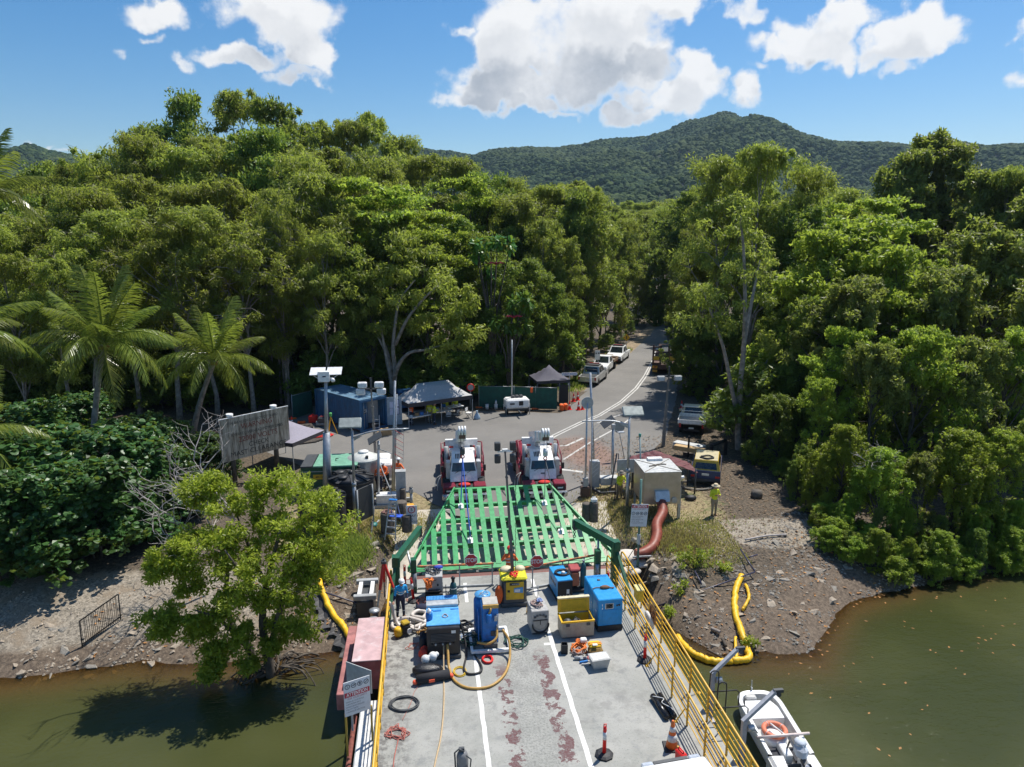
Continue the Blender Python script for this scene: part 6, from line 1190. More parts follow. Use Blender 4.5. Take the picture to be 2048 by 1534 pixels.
for sg in (-1, 1):
    mb = MB(); mb.prism([(sg*.30, -1.7), (sg*.96, -1.7), (sg*.96, -2.75), (sg*.42, -2.75)][::sg], .78, Matrix.Translation((0, 0, -.25))); part(bt, 'stern_pod', mb, gel)
    mb = MB(); mb.frust((sg*.66, -2.2, .53), (.56, 1.0), (.36, .7), .12); part(bt, 'pod_top', mb, gel); part(bt, 'side_deck', MB().box((sg*.55, -1.3, .24), (.62, .75, .1)), mat('black_mat', (.03, .032, .04), .8)); part(bt, 'cleat', MB().box((sg*.86, -1.85, .56), (.07, .12, .06)), dgrey); part(bt, 'trim_tab', MB().box((sg*.66, -2.85, .05), (.22, .2, .1)), grey)
part(bt, 'centre_box', MB().box((-.05, -1.3, .3), (.34, .8, .5), bev=.04), gel); part(bt, 'cross_bar', MB().cyl((-1.1, -.98, .78), (1.15, -.82, .78), .055, n=8), mat('bar_pinkish', (.66, .56, .52), .5))
part(bt, 'transom', MB().box((0, -1.95, .1), (.7, .08, .5)), dgrey); part(bt, 'bow_cleat', MB().box((-.1, 2.2, .72), (.06, .1, .14)).cyl((-.1, 2.2, .72), (-.1, 2.22, 1.1), .015), steel); part(bt, 'steering_lever', MB().bar((.02, -1.3, .5), (.02, -1.5, 1.0), .05), black)
mb = MB(); mb.box((.32, -1.85, .85), (.46, .62, .56), bev=.16); mb.sph((.32, -1.75, 1.12), .24, 10, 6, (1, 1.1, .5)); part(bt, 'outboard_cover', mb, mat('cover_cloth', (.52, .57, .63), .7, bump=.8)); mb = MB(); mb.box((.42, -2.65, .55), (.30, .78, .34), bev=.12); part(bt, 'leg_cover', mb, mat('cover_cloth', (.52, .57, .63), .7)); part(bt, 'outboard_leg', MB().bar((.34, -2.0, .6), (.42, -2.5, .4), .16), dgrey)
t = thing('life_ring', 'orange lifebuoy lying on the console of the white boat', 'lifebuoy', (11.0, 19.4, -.76)); t.scale = (.85, .85, .85); part(t, 'ring', MB().torus((0, 0, .08), .40, .095, 28, 10), mat('faded_orange', (.68, .20, .11), .6, dirt=.1))
for i in range(4): part(t, 'band', MB().torus((.40*math.cos(i*PI/2+.4), .40*math.sin(i*PI/2+.4), .08), .097, .012, 10, 5, Matrix.Rotation(i*PI/2+.4, 3, 'Z') @ Matrix.Rotation(PI/2, 3, 'X')), reflect)
hose('paddle', 'white paddle lying across the lifebuoy in the boat', 'paddle', [(10.95, 19.6, -.6), (11.15, 18.95, -.58)], .03, white)
# things on the walkway
t = thing('spill_kit', 'small yellow box hung on the outer handrail near the bow', 'box', (8.48, 26.3, 0)); part(t, 'box_body', MB().box((0, 0, .62), (.28, .5, .5), bev=.04), mat('box_yellow', (.75, .5, .04), .5)); part(t, 'box_lid', MB().box((0, 0, .89), (.32, .54, .06), bev=.02), mat('pale_yellow', (.7, .6, .25), .5)); part(t, 'bracket', MB().bar((.12, 0, 0), (.12, 0, .4), .05), yellow)
t = thing('life_ring', 'orange and white lifebuoy with rope hung on the outer handrail of the walkway', 'lifebuoy', (8.48, 24.6, .0)); part(t, 'ring', MB().torus((-.08, 0, .42), .30, .075, 22, 8, Matrix.Rotation(1.3, 3, 'Y')), mat('ring_white', (.66, .62, .56), .6)); part(t, 'rope', MB().tube(cat_pts([(0, .2, .95), (-.05, 0, .6), (0, -.2, .9), (-.06, -.1, .5), (0, -.3, .85)], 5), .03, 6), mat('brown_rope', (.34, .15, .06), .8)); part(t, 'holder', MB().box((.04, -.1, .7), (.05, .5, .6)), mat('holder_orange', (.45, .2, .05), .6))
coil('rope_coil', 'orange rope coil on the deck by the start of the inner handrail', 'rope', (7.3, 28.6, 0), .3, orope, 3, .014, 1.2, 66)
# pipe frames and booms
def boom(label, pts, w_=.2, name='floating_boom', skirt=None):
    t = thing(name, label, 'oil boom', pts[0]); o = Vector(pts[0]); rg_ = random.Random(len(pts)); P_ = [q+Vector((rg_.gauss(0, .012), rg_.gauss(0, .012), rg_.gauss(0, .012))) for q in cat_pts([Vector(p)-o for p in pts], 9)]
    part(t, 'float', MB().tube(P_, [w_*rg_.uniform(.86, 1.06) for _ in P_], 9), mat('boom_yellow', (.78, .46, .01), .5, var=.15, scale=3, bump=.5))
    if skirt:
        mb = MB(); s = Vector(skirt)
        for i in range(len(P_)-1):
            j = [s*(1+.25*math.sin(k*1.3)) for k in (i, i+1)]; mb.quad(P_[i], P_[i]+j[0]*.5+Vector((0, 0, -.12)), P_[i+1]+j[1]*.5+Vector((0, 0, -.12)), P_[i+1]); mb.quad(P_[i]+j[0]*.5+Vector((0, 0, -.12)), P_[i]+j[0], P_[i+1]+j[1], P_[i+1]+j[1]*.5+Vector((0, 0, -.12)))
        part(t, 'skirt', mb, mat('black_skirt', (.025, .025, .028), .6, bump=.5))
    return t
gz = lambda u, v, z=-.6, dz=.12: Vector((*G(u, v, z).to_2d(), max(WATER, float(ground_h(*G(u, v, z).to_2d())))+dz))
boom('yellow floating boom running down the left bank beside the ferry', [gz(632, 1160), gz(648, 1205), gz(668, 1240, -.8), gz(690, 1268, -1), gz(712, 1300, -1.1)], .13, skirt=(-.45, -.35, -.1)); solo('boom_end', 'yellow end float of the left boom at the waterline', 'float', MB().box((0, 0, 0), (.5, .3, .2), bev=.05), mat('boom_yellow', (.78, .46, .01), .5), G(702, 1304, -1.1))
boom('yellow floating boom bent round the mud on the right of the ferry', [gz(1482, 1172), gz(1470, 1195), gz(1470, 1225), gz(1480, 1262, -.9), gz(1494, 1295, -1), gz(1497, 1318, -1.1), gz(1465, 1324, -1.15), gz(1430, 1326, -1.15), gz(1400, 1315, -1.1), gz(1376, 1300, -1.1), gz(1355, 1270, -1)], .14, skirt=(.40, -.1, -.12))
boom('short yellow boom strip beside the black mesh inside the right boom', [gz(1490, 1185), gz(1497, 1205), gz(1486, 1222)], .07)
boom('thin upright yellow boom strip inside the right boom corner', [gz(1470, 1275, -.9), gz(1474, 1320, -1.1)], .06)
bpipe = mat('blue_black_pipe', (.035, .035, .07), .4)
t = thing('pipe_frame', 'long dark blue pipe with short arms lying over the right bank rocks', 'pipe', (0, 0, 0))
for a_, c_ in (((1310, 1205), (1508, 1172)), ((1508, 1172), (1478, 1138)), ((1402, 1190), (1388, 1172)), ((1495, 1150), (1512, 1143))): part(t, 'pipe', MB().cyl(gz(*a_, dz=.3), gz(*c_, dz=.3), .035, n=7), bpipe)
t = thing('pipe_frame', 'blue pipe with a short leg lying over the left bank by the boom', 'pipe', (0, 0, 0))
for a_, c_ in (((620, 1200), (735, 1218)), ((620, 1200), (629, 1176))): part(t, 'pipe', MB().cyl(gz(*a_, dz=.3), gz(*c_, dz=.3), .035, n=7), bpipe)
# ------------------------------------------------------------------ vehicles
tyre = mat('tyre', (.02, .02, .02), .8); rim = mat('wheel_rim', (.4, .41, .42), .4, .6); chrome = mat('headlamp', (.62, .65, .68), .15, .3); tail = mat('tail_lamp', (.45, .02, .02), .3); platem = mat('number_plate', (.62, .62, .55), .5)
def wheel(p, x, y, r, wd=.22):
    e = bpy.data.objects.new('wheel', None); COL.objects.link(e); e.parent = p
    part(e, 'tyre', MB().lathe([(r*.6, -wd/2), (r*.95, -wd/2), (r, -wd*.3), (r, wd*.3), (r*.95, wd/2), (r*.6, wd/2)], n=18), tyre); part(e, 'rim', MB().lathe([(.01, -wd*.38), (r*.6, -wd*.42), (r*.62, wd*.42), (.01, wd*.38)], n=14), rim)
    e.location = (x, y, r); e.rotation_euler = (0, PI/2, 0)
def ute(label, loc, rz, col, tray='wellbody', dual=True, rack=False, group='utes parked along the road', name='ute', cat='ute'):
    t = thing(name, label, cat, loc, rz, group); W_ = 1.82
    yc0, yc1 = (-.35, 1.15) if not dual else (-1.0, 1.15)
    prof_ = [(-2.55, .45), (-2.6, .95), (yc0, 1.0), (1.1, 1.05), (2.35, .92), (2.6, .72), (2.62, .42), (2.2, .35), (-2.3, .38)]
    if tray != 'wellbody': prof_ = [(yc0-.05, .45), (yc0-.05, 1.0), (1.1, 1.05), (2.35, .92), (2.6, .72), (2.62, .42), (2.2, .35)]
    Mx = Matrix.Translation((-W_/2, 0, 0)) @ Matrix(((0, 0, 1, 0), (1, 0, 0, 0), (0, 1, 0, 0), (0, 0, 0, 1)))
    part(t, 'body', MB().prism(prof_, W_, Mx), col)
    mb = MB(); L = yc1-yc0; q = mb.frust((0, (yc0+yc1)/2, 1.0), (W_*.97, L+.25), (W_*.80, L-.75), .72, (0, -.22)); part(t, 'cabin', mb, col)
    part(t, 'windscreen', MB().patch((q[2], q[3], q[7], q[6]), .08, .92, .12, .92), glass); part(t, 'rear_window', MB().patch((q[0], q[1], q[5], q[4]), .1, .9, .25, .88), glass)
    for sd in ((q[1], q[2], q[6], q[5]), (q[3], q[0], q[4], q[7])):
        for a_, b_ in (((.06, .47), (.53, .92)) if dual else ((.12, .85),)): part(t, 'side_window', MB().patch(sd, a_, b_, .2, .88), glass)
    part(t, 'bumper', MB().box((0, 2.62, .50), (W_*.96, .16, .24), bev=.05), black); part(t, 'grille', MB().box((0, 2.56, .74), (1.0, .1, .16)), dgrey)
    for sg in (-1, 1):
        part(t, 'headlight', MB().box((sg*.70, 2.53, .78), (.34, .14, .16), bev=.03), chrome); part(t, 'mirror', MB().box((sg*1.02, .78, 1.16), (.2, .1, .18), bev=.03), col); part(t, 'tail_light', MB().box((sg*.82, -2.61, .80), (.14, .05, .3)), tail)
        for y in (1.62, -1.55): wheel(t, sg*.80, y, .37)
    part(t, 'number_plate', MB().box((0, -2.64, .62), (.36, .02, .12)), platem); part(t, 'chassis', MB().box((0, 0, .42), (1.2, 5.0, .16)), black)
    ya = yc0-.12; yb = -2.6
    if tray == 'wellbody': part(t, 'tub_floor', MB().box((0, (ya+yb)/2+.05, 1.0), (1.5, abs(yb-ya)-.3, .02)), dgrey); part(t, 'sports_bar', MB().tube([(-.8, ya-.25, 1.0), (-.65, ya-.25, 1.5), (.65, ya-.25, 1.5), (.8, ya-.25, 1.0)], .04), black)
    else:
        wt = 1.95; tc_ = {'white': white, 'alloy': steel, 'timber': mat('tray_timber', (.33, .22, .13), .8)}[tray]; part(t, 'tray_floor', MB().box((0, (ya+yb)/2, .92), (wt, ya-yb, .08)), mat('tray_boards', (.42, .38, .34), .8, var=.2, dirt=.4))
        for x, y, dx, dy in ((-wt/2, (ya+yb)/2, .04, ya-yb), (wt/2, (ya+yb)/2, .04, ya-yb), (0, yb, wt-.04, .04), (0, ya, wt-.04, .04)): part(t, 'tray_side', MB().box((x, y, 1.08), (dx, dy, .28)), tc_)
        part(t, 'headboard', MB().tube([(-.85, ya+.03, .95), (-.85, ya+.03, 1.75), (.85, ya+.03, 1.75), (.85, ya+.03, .95)], .035).bar((-.85, ya+.03, 1.4), (.85, ya+.03, 1.4), .04), tc_)
    if rack: part(t, 'roof_rack', MB().box((0, (yc0+yc1)/2-.2, 1.80), (1.3, 1.0, .06)), black); part(t, 'light_bar', MB().box((0, .25, 1.84), (1.0, .12, .1)), tail)
    return t
rz_road = math.atan2(-.30, -.95)+PI/2+PI/2
def face(u0, v0, u1, v1):        # heading from first to second picture point on the ground
    d = G(u1, v1, .27)-G(u0, v0, .27); return math.atan2(-d.x, d.y)
hd_ = face(1180, 770, 1238, 725)
silver = mat('silver_paint', (.52, .52, .51), .35, .5, dirt=.2)
ute('silver ute seen from behind, nearest of three parked on the left verge', G(1187, 763, .27), hd_, silver, rack=True)
ute('white single cab ute with brown tray facing the camera, middle of three on the verge', G(1208, 741, .27), hd_+PI, white, 'timber', False)
ute('white dual cab ute with dark windscreen, farthest of three on the verge', G(1236, 720, .27), hd_+PI, white, rack=True)
ute('dirty cream flatbed ute seen from behind on the right verge under the trees', G(1393, 866, .27)+Vector((.3, 1.6, 0)), face(1390, 880, 1398, 836), cream, 'white', False, group=None)
ute('dark blue ute half hidden between the container and the grey gazebo', G(812, 822, .27)+Vector((0, .6, 0)), -1.2, mat('ute_blue', (.02, .10, .25), .4), group=None)
# yellow and blue car seen from behind
t = thing('car', 'small dark blue car with a yellow roof carrying a black hose, under the right trees', 'car', G(1437, 972, .27)+Vector((0, 1.9, 0)), face(1437, 975, 1441, 935)); cy = mat('car_navy', (.02, .03, .09), .35); cyl_ = mat('car_yellow', (.55, .36, .03), .4, dirt=.2)
Mx = Matrix.Translation((-.86, 0, 0)) @ Matrix(((0, 0, 1, 0), (1, 0, 0, 0), (0, 1, 0, 0), (0, 0, 0, 1)))
part(t, 'body', MB().prism([(-2.0, .3), (-2.05, .55), (-1.98, .95), (1.0, .98), (1.85, .85), (2.0, .6), (1.98, .3)], 1.72, Mx), cy); mb = MB(); q = mb.frust((0, -.45, .95), (1.66, 2.9), (1.36, 2.1), .55, (0, -.15)); part(t, 'cabin', mb, cyl_)
part(t, 'roof_panel', MB().box((0, -.6, 1.51), (1.32, 2.0, .03)), mat('faded_cream_roof', (.50, .43, .26), .5, dirt=.35)); part(t, 'rear_window', MB().patch((q[0], q[1], q[5], q[4]), .1, .9, .12, .75), glass); part(t, 'number_plate', MB().box((0, -2.06, .74), (.42, .02, .12)), platem); part(t, 'rear_bumper', MB().box((0, -2.04, .42), (1.66, .14, .22), bev=.04), mat('bumper_dark', (.03, .035, .05), .5))
for sd in ((q[1], q[2], q[6], q[5]), (q[3], q[0], q[4], q[7])): part(t, 'side_window', MB().patch(sd, .08, .9, .15, .85), glass)
for sg in (-1, 1):
    part(t, 'tail_light', MB().box((sg*.7, -2.05, .62), (.26, .04, .12)), tail); part(t, 'head_light', MB().box((sg*.62, 1.95, .7), (.3, .1, .14)), chrome)
    for y in (1.25, -1.25): wheel(t, sg*.78, y, .31, .18)
part(t, 'roof_hose', MB().tube(cat_pts([(-.35, -1.1, 1.56), (.1, -.9, 1.6), (.4, -1.2, 1.56), (.05, -1.5, 1.58), (-.4, -1.3, 1.56)], 5), .05, 6), black)
# white vehicle at the bottom edge, only its roof in the frame
t = ute('white vehicle at the bottom edge of the picture, only its front showing', (6.75, 14.2, .0), .1, white, 'wellbody', True, group=None, name='vehicle', cat='car'); 
# ------------------------------------------------------------------ the two mobile cranes
def crane(label, x, y, rz, tipz, tipx, tipy, sling, lugs):
    t = thing('mobile_crane', label, 'crane', (x, y, GZ), rz, 'pick and carry cranes holding the ramp'); cw = mat('crane_white', (.80, .80, .79), .35, dirt=.08)
    part(t, 'chassis', MB().box((0, 4.0, .75), (2.2, 7.2, .5)), maroon); part(t, 'rear_body', MB().box((0, 5.6, 1.25), (1.9, 3.2, .7), bev=.1), maroon)
    for sg in (-1, 1):
        part(t, 'front_wing', MB().box((sg*.86, .55, 1.02), (.68, 1.1, .16), bev=.04).box((sg*.86, .03, .82), (.68, .08, .4)), maroon); part(t, 'headlamp_panel', MB().box((sg*.86, -.02, .86), (.5, .03, .2)), black); part(t, 'number_board', MB().box((sg*.86, -.04, .86), (.30, .012, .08)), reflect)
        part(t, 'side_step', MB().box((sg*1.14, 2.6, .95), (.22, 2.0, .9), bev=.06), maroon); part(t, 'guard_rail', MB().tube([(sg*1.2, 1.6, 1.2), (sg*1.2, 1.8, 2.15), (sg*1.2, 3.1, 2.7), (sg*.75, 3.25, 2.75)], .035).tube([(sg*1.2, 3.1, 2.7), (sg*1.2, 3.1, 1.2)], .035).tube([(sg*1.2, 2.0, 1.7), (sg*1.2, 3.1, 1.9)], .03), maroon)
        part(t, 'exhaust_stack', MB().cyl((sg*.92, 2.2, 1.2), (sg*.92, 2.2, 2.75), .12, n=12), steel if sg > 0 else grey); part(t, 'outer_panel', MB().box((sg*.86, 1.25, 1.55), (.24, .5, 1.3), bev=.03), mat('panel_grey', (.48, .49, .5), .4, .3)); part(t, 'mirror', MB().box((sg*1.2, 1.2, 1.75), (.16, .08, .36), bev=.02).bar((sg*.95, 1.25, 1.75), (sg*1.2, 1.2, 1.75), .03), black)
        for yy in (1.1, 5.6): wheel(t, sg*1.0, yy, .62, .4)
    part(t, 'bumper', MB().box((0, -.12, .55), (2.5, .3, .34), bev=.06), mat('bumper_silver', (.5, .5, .5), .3, .7, dirt=.3))
    for k in range(7): part(t, 'bumper_stripe', MB().box((-.95+.32*k, -.285, .55), (.14, .012, .26), R=Matrix.Rotation(.5, 3, 'Y')), black if k % 2 == 0 else reflect)
    part(t, 'tow_point', MB().torus((-1.1, -.3, .55), .09, .03, 10, 6, Matrix.Rotation(PI/2, 3, 'X')), steel); part(t, 'front_bay', MB().box((0, .45, .98), (.95, .8, .1)), black); part(t, 'red_sling_heap', MB().sph((0, .35, 1.08), .28, 10, 6, (1.3, .9, .4)), mat('sling_red', (.6, .03, .02), .8))
    mb = MB(); q = [Vector(p) for p in ((-.76, .75, 1.12), (.76, .75, 1.12), (.76, .95, 1.62), (-.76, .95, 1.62), (-.66, 1.15, 2.12), (.66, 1.15, 2.12), (.62, 1.95, 2.52), (-.62, 1.95, 2.52))]; B4 = [Vector((v.x, 2.6, 1.0)) for v in (q[0], q[1])]; T4 = [Vector((v.x, 2.6, 2.5)) for v in (q[7], q[6])]
    mb.add(q+B4+T4, [(0, 1, 2, 3), (3, 2, 5, 4), (4, 5, 6, 7), (7, 6, 11, 10), (8, 10, 11, 9), (0, 8, 9, 1), (1, 9, 11, 6, 5, 2), (0, 3, 4, 7, 10, 8)]); part(t, 'cab', mb, cw)
    part(t, 'windscreen', MB().patch((q[3], q[2], q[5], q[4]), .05, .95, .06, .96, .01), mat('windscreen_teal', (.02, .05, .065), .08, spec=.8)); part(t, 'wiper', MB().bar((-.5, .9, 1.58), (-.1, .96, 1.74), .02).bar((.2, .9, 1.58), (.5, .96, 1.72), .02), black); part(t, 'badge', MB().patch((q[0], q[1], q[2], q[3]), .42, .58, .55, .68, .012), dgrey)
    for k in range(5): part(t, 'roof_louvre', MB().patch((q[4], q[5], q[6], q[7]), .16+.07*k, .20+.07*k, .35, .78, .012), black)
    for sg in (-1, 1): part(t, 'side_window', MB().patch((Vector((sg*.765, 2.4, 1.6)), Vector((sg*.765, 1.15, 1.6)), Vector((sg*.655, 1.35, 2.2)), Vector((sg*.66, 2.4, 2.35)))[::sg], .05, .95, .05, .95, .015), glass)
    part(t, 'rear_deck', MB().box((0, 3.1, 2.25), (1.5, 1.3, .4), bev=.05), cw); mb = MB()
    mb.prism([(-.95, .28), (-.95, .62), (.95, .62), (.95, .28), (.35, -.25), (-.35, -.05)], .25, Matrix.Translation((0, 3.3, 2.28)) @ Matrix.Rotation(PI/2, 4, 'X')); part(t, 'a_frame', mb, cw); part(t, 'tank_cap', MB().cyl((.55, 2.4, 2.62), (.55, 2.45, 2.72), .09, n=10), black); part(t, 'warning_lamps', MB().box((-.62, 2.45, 2.65), (.24, .08, .1)).box((.62, 2.45, 2.65), (.24, .08, .1)), tail)
    piv = Vector((0, 5.2, 2.35)); tip = Vector((tipx, tipy, tipz)); dv = (tip-piv).normalized()
    part(t, 'boom_base', MB().bar(piv, piv.lerp(tip, .62), .56, .62), cw); part(t, 'boom_section', MB().bar(piv.lerp(tip, .55), piv.lerp(tip, .82), .46, .52), cw); part(t, 'boom_section', MB().bar(piv.lerp(tip, .78), tip, .36, .42), mat('boom_cream', (.66, .62, .52), .4)); part(t, 'lift_ram', MB().cyl(Vector((0, 3.6, 1.6)), piv.lerp(tip, .45)+Vector((0, 0, -.3)), .14, n=10), steel)
    part(t, 'boom_head', MB().box(tip+Vector((0, 0, .05)), (.42, .42, .46), bev=.08), cw)
    for k in (-1, 0, 1): part(t, 'sheave', MB().cyl(tip+Vector((k*.15-.05, -.12, .2)), tip+Vector((k*.15+.05, -.12, .2)), .26, n=14), white)
    part(t, 'head_plate', MB().box(tip+Vector((0, -.26, -.02)), (.34, .1, .3)), mat('head_brown', (.12, .06, .04), .6)); hk = tip+Vector((0, -.2, -1.05))
    for k in (-1, 1): part(t, 'hoist_rope', MB().cyl(tip+Vector((k*.08, -.25, 0)), hk+Vector((k*.08, 0, .3)), .014, n=5), dgrey)
    part(t, 'hook_block', MB().box(hk+Vector((0, 0, .18)), (.26, .18, .42), bev=.06).cyl(hk+Vector((-.1, 0, .25)), hk+Vector((.1, 0, .25)), .17, n=12), reflect if sling is not blue else dgrey); part(t, 'hook', MB().torus(hk+Vector((0, 0, -.12)), .09, .03, 12, 6, Matrix.Rotation(PI/2, 3, 'X')), red)
    part(t, 'door_hose', MB().tube(cat_pts([(-1.25, .9, 1.5), (-1.45, .7, 1.2), (-1.5, .6, .7)], 4), .02, 5).tube(cat_pts([(-1.25, .95, 1.5), (-1.55, .85, 1.3), (-1.65, .7, .75)], 4), .02, 5), mat('rope_white', (.6, .55, .48), .7))
    Mw = Matrix.Translation((x, y, GZ)) @ Matrix.Rotation(rz, 4, 'Z'); h0 = Mw @ (hk+Vector((0, 0, -.2)))
    for k, L_ in enumerate(lugs):
        Lw = Matrix.Translation((3.95, 31.0, -.12)) @ Matrix.Rotation(TH, 4, 'X') @ Vector(L_); hose('sling', ('blue lifting sling from the left crane hook to the %s lug of the green ramp' if sling is blue else 'dark wire sling from the right crane hook to the %s lug of the green ramp') % ('upper', 'lower')[k], 'sling', [h0, h0.lerp(Lw, .5)+Vector((0, 0, -.02)), Lw], .03 if sling is blue else .022, mat('sling_blue', (.02, .10, .45), .7) if sling is blue else dgrey, 3, 5)
tl = V(924, 868, 36.3); tr_ = V(1091, 872, 36.3)
crane('white and maroon crane with a blue sling, left of the pair behind the green ramp', 2.02, 37.85, 0, tl.z-GZ, tl.x-2.02, tl.y-37.85, blue, [(-2.3, 4.25, .3), (-1.98, 1.7, .3)])
crane('white and maroon crane with a grey hook block, right one behind the green ramp', 6.5, 37.7, -.02, tr_.z-GZ, tr_.x-6.5, tr_.y-37.7, dgrey, [(2.05, 4.2, .3), (2.55, 2.0, .3)])
# low loader truck seen from behind on the road
t = thing('low_loader', 'brown and yellow low loader trailer with raised ramps parked on the right of the road', 'truck trailer', G(1324, 752, .27)+Vector((.4, .6, 0)), face(1324, 750, 1336, 690)); tb = mat('trailer_brown', (.10, .05, .035), .7, dirt=.3)
part(t, 'deck', MB().box((0, 4.5, 1.0), (2.5, 9, .25)), tb); part(t, 'tail_frame', MB().box((0, 0, .85), (2.5, .3, .5)), tb); part(t, 'neck', MB().box((0, 9.6, 1.5), (2.0, 1.6, .4)), tb)
for sg in (-1, 1):
    mb = MB()
    for k in (-1, 1): mb.bar((sg*.8+k*.38, -.05, 1.0), (sg*.8+k*.38, .25, 3.1), .12, .2)
    part(t, 'ramp_frame', mb, tb)
    for k in range(6): part(t, 'ramp_rung', MB().box((sg*.8, .03+.05*k, 1.2+.34*k), (.76, .1, .12)), tb if k != 2 else yellow)
    part(t, 'tail_lamp_box', MB().box((sg*.95, -.2, .85), (.5, .12, .26)), yellow); part(t, 'tail_light', MB().box((sg*.95, -.27, .86), (.3, .02, .14)), tail); part(t, 'chevron_board', MB().box((sg*.95, -.2, .42), (.5, .06, .24)), mat('chevron', (.6, .3, .03), .5)); part(t, 'sign_plate', MB().box((sg*.85, -.12, 1.75), (.6, .05, .32)), yellow)
    for y in (1.2, 2.4, 3.6): wheel(t, sg*1.0, y, .45, .5)
part(t, 'load', MB().box((0, 5, 1.6), (1.6, 4, 1.0), bev=.1), dgrey)
# ------------------------------------------------------------------ site sheds, tents, fences
t = thing('shipping_container', 'blue corrugated shipping container with its end doors open and a notice board', 'container', (-7.3, 57.0, GZ)); ang = face(722, 866, 633, 838); t.rotation_euler = (0, 0, ang); t.location = G(722, 866, .27)
cb = mat('container_blue', (.03, .115, .23), .55, var=.2, scale=2, dirt=.35, dirtcol=(.12, .11, .10)); Lc, Wc, Hc = 6.0, 2.4, 2.5
def corr(p0, p1, h, n, name):
    mb = MB(); p0, p1 = Vector(p0), Vector(p1); d = (p1-p0); nn = d.cross(Vector((0, 0, 1))).normalized()*.05; P_ = []
    for i in range(n):
        for f_, s in ((0, 0), (.3, 0), (.5, 1), (.8, 1)): P_.append(p0+d*((i+f_)/n)+nn*s)
    P_.append(p1)
    for a_, c_ in zip(P_[:-1], P_[1:]): mb.quad(a_, c_, c_+Vector((0, 0, h)), a_+Vector((0, 0, h)))
    return part(t, name, mb, cb)
corr((0, 0, .15), (0, Lc, .15), Hc-.2, 22, 'side_wall'); corr((Wc, Lc, .15), (Wc, 0, .15), Hc-.2, 22, 'side_wall'); corr((0, Lc, .15), (Wc, Lc, .15), Hc-.2, 9, 'end_wall')
part(t, 'roof', MB().box((Wc/2, Lc/2, Hc), (Wc, Lc, .06)), mat('roof_faded_blue', (.10, .20, .30), .6, var=.3, scale=1.5, dirt=.6, dirtcol=(.30, .30, .29)))
for x in (0, Wc):
    for y in (0, Lc): part(t, 'corner_post', MB().box((x, y, Hc/2), (.12, .12, Hc)), cb)
part(t, 'floor', MB().box((Wc/2, Lc/2, .12), (Wc, Lc, .12)), tb); part(t, 'door_frame', MB().box((Wc/2, 0, Hc-.12), (Wc, .13, .16)).box((Wc/2, 0, .1), (Wc, .13, .16)), cb)
d1 = bpy.data.objects.new('door', None); COL.objects.link(d1); d1.parent = t; d1.rotation_euler = (0, 0, .5); part(d1, 'door_panel', MB().box((.55, -.06, Hc/2), (1.1, .07, Hc-.3)), cb); part(d1, 'lock_rod', MB().cyl((.4, -.12, .2), (.4, -.12, Hc-.2), .02).cyl((.85, -.12, .2), (.85, -.12, Hc-.2), .02), steel)
part(d1, 'door_sign', MB().box((.62, -.105, 1.55), (.55, .012, .42)), dgrey); text(d1, 'door_lettering', 'CB', .26, (.62, -.118, 1.55), m=white)
d2 = bpy.data.objects.new('door', None); COL.objects.link(d2); d2.parent = t; d2.location = (Wc, 0, 0); d2.rotation_euler = (0, 0, -.55); part(d2, 'door_panel', MB().box((.65, -.04, Hc/2), (1.15, .07, Hc-.3)), mat('door_pale', (.34, .40, .44), .6, dirt=.3)); part(d2, 'inner_panel', MB().box((-.9, .9, 1.2), (.9, .05, 2.0)), mat('inner_white', (.5, .5, .5), .6))
for i, (x, z) in enumerate(((.45, 1.75), (.82, 1.85), (.45, 1.2), (.82, 1.25))): part(d2, 'notice_sheet', MB().box((x, -.085, z), (.32, .01, .5)), mat('paper_lilac', (.58, .60, .72), .7))
part(d2, 'notice_frame', MB().box((.82, -.081, 1.55), (.42, .008, 1.2)), mat('frame_navy', (.05, .06, .14), .5))
def gazebo(label, c, w_, d_, h, top, m, rz=0, valance=.3, ridge=0, hh=.9):
    t = thing('gazebo', label, 'gazebo', c, rz, None); mb = MB(); X, Y_ = w_/2, d_/2; N_ = 8
    def roof(x, y): 
        ax_ = max(0, abs(x)-ridge); q = max(ax_/(X-ridge) if X > ridge else 0, abs(y)/Y_); return h+hh*max(0, 1-q)**1.35
    g_ = [[Vector((-X+2*X*i/N_, -Y_+2*Y_*j/N_, 0)) for i in range(N_+1)] for j in range(N_+1)]
    for r_ in g_:
        for p_ in r_: p_.z = roof(p_.x, p_.y)
    mb.add([p_ for r_ in g_ for p_ in r_], [(j*(N_+1)+i, j*(N_+1)+i+1, (j+1)*(N_+1)+i+1, (j+1)*(N_+1)+i) for j in range(N_) for i in range(N_)], True); part(t, 'canopy', mb, m)
    mb = MB()
    for a_, c_ in (((-X, -Y_), (X, -Y_)), ((X, -Y_), (X, Y_)), ((X, Y_), (-X, Y_)), ((-X, Y_), (-X, -Y_))):
        mb.box(((a_[0]+c_[0])/2, (a_[1]+c_[1])/2, h-valance/2), (abs(c_[0]-a_[0])+.012, abs(c_[1]-a_[1])+.012, valance))
    part(t, 'valance', mb, mat('valance_dark', (.05, .045, .05), .8))
    for sx_ in (-1, 1):
        for sy_ in (-1, 1): part(t, 'leg', MB().box((sx_*(X-.03), sy_*(Y_-.03), h/2), (.045, .045, h)), grey)
    if w_ > 4:
        for sy_ in (-1, 1): part(t, 'leg', MB().box((0, sy_*(Y_-.03), h/2), (.045, .045, h)), grey)
    for sy_ in (-1, 1): part(t, 'truss', MB().bar((-X, sy_*(Y_-.05), h-.25), (0, sy_*(Y_-.05), h+.1), .03).bar((X, sy_*(Y_-.05), h-.25), (0, sy_*(Y_-.05), h+.1), .03), grey)
    return t
gl_, gr_ = G(818, 858, GZ), G(946, 838, GZ); gd = gr_-gl_; grz = math.atan2(gd.y, gd.x)
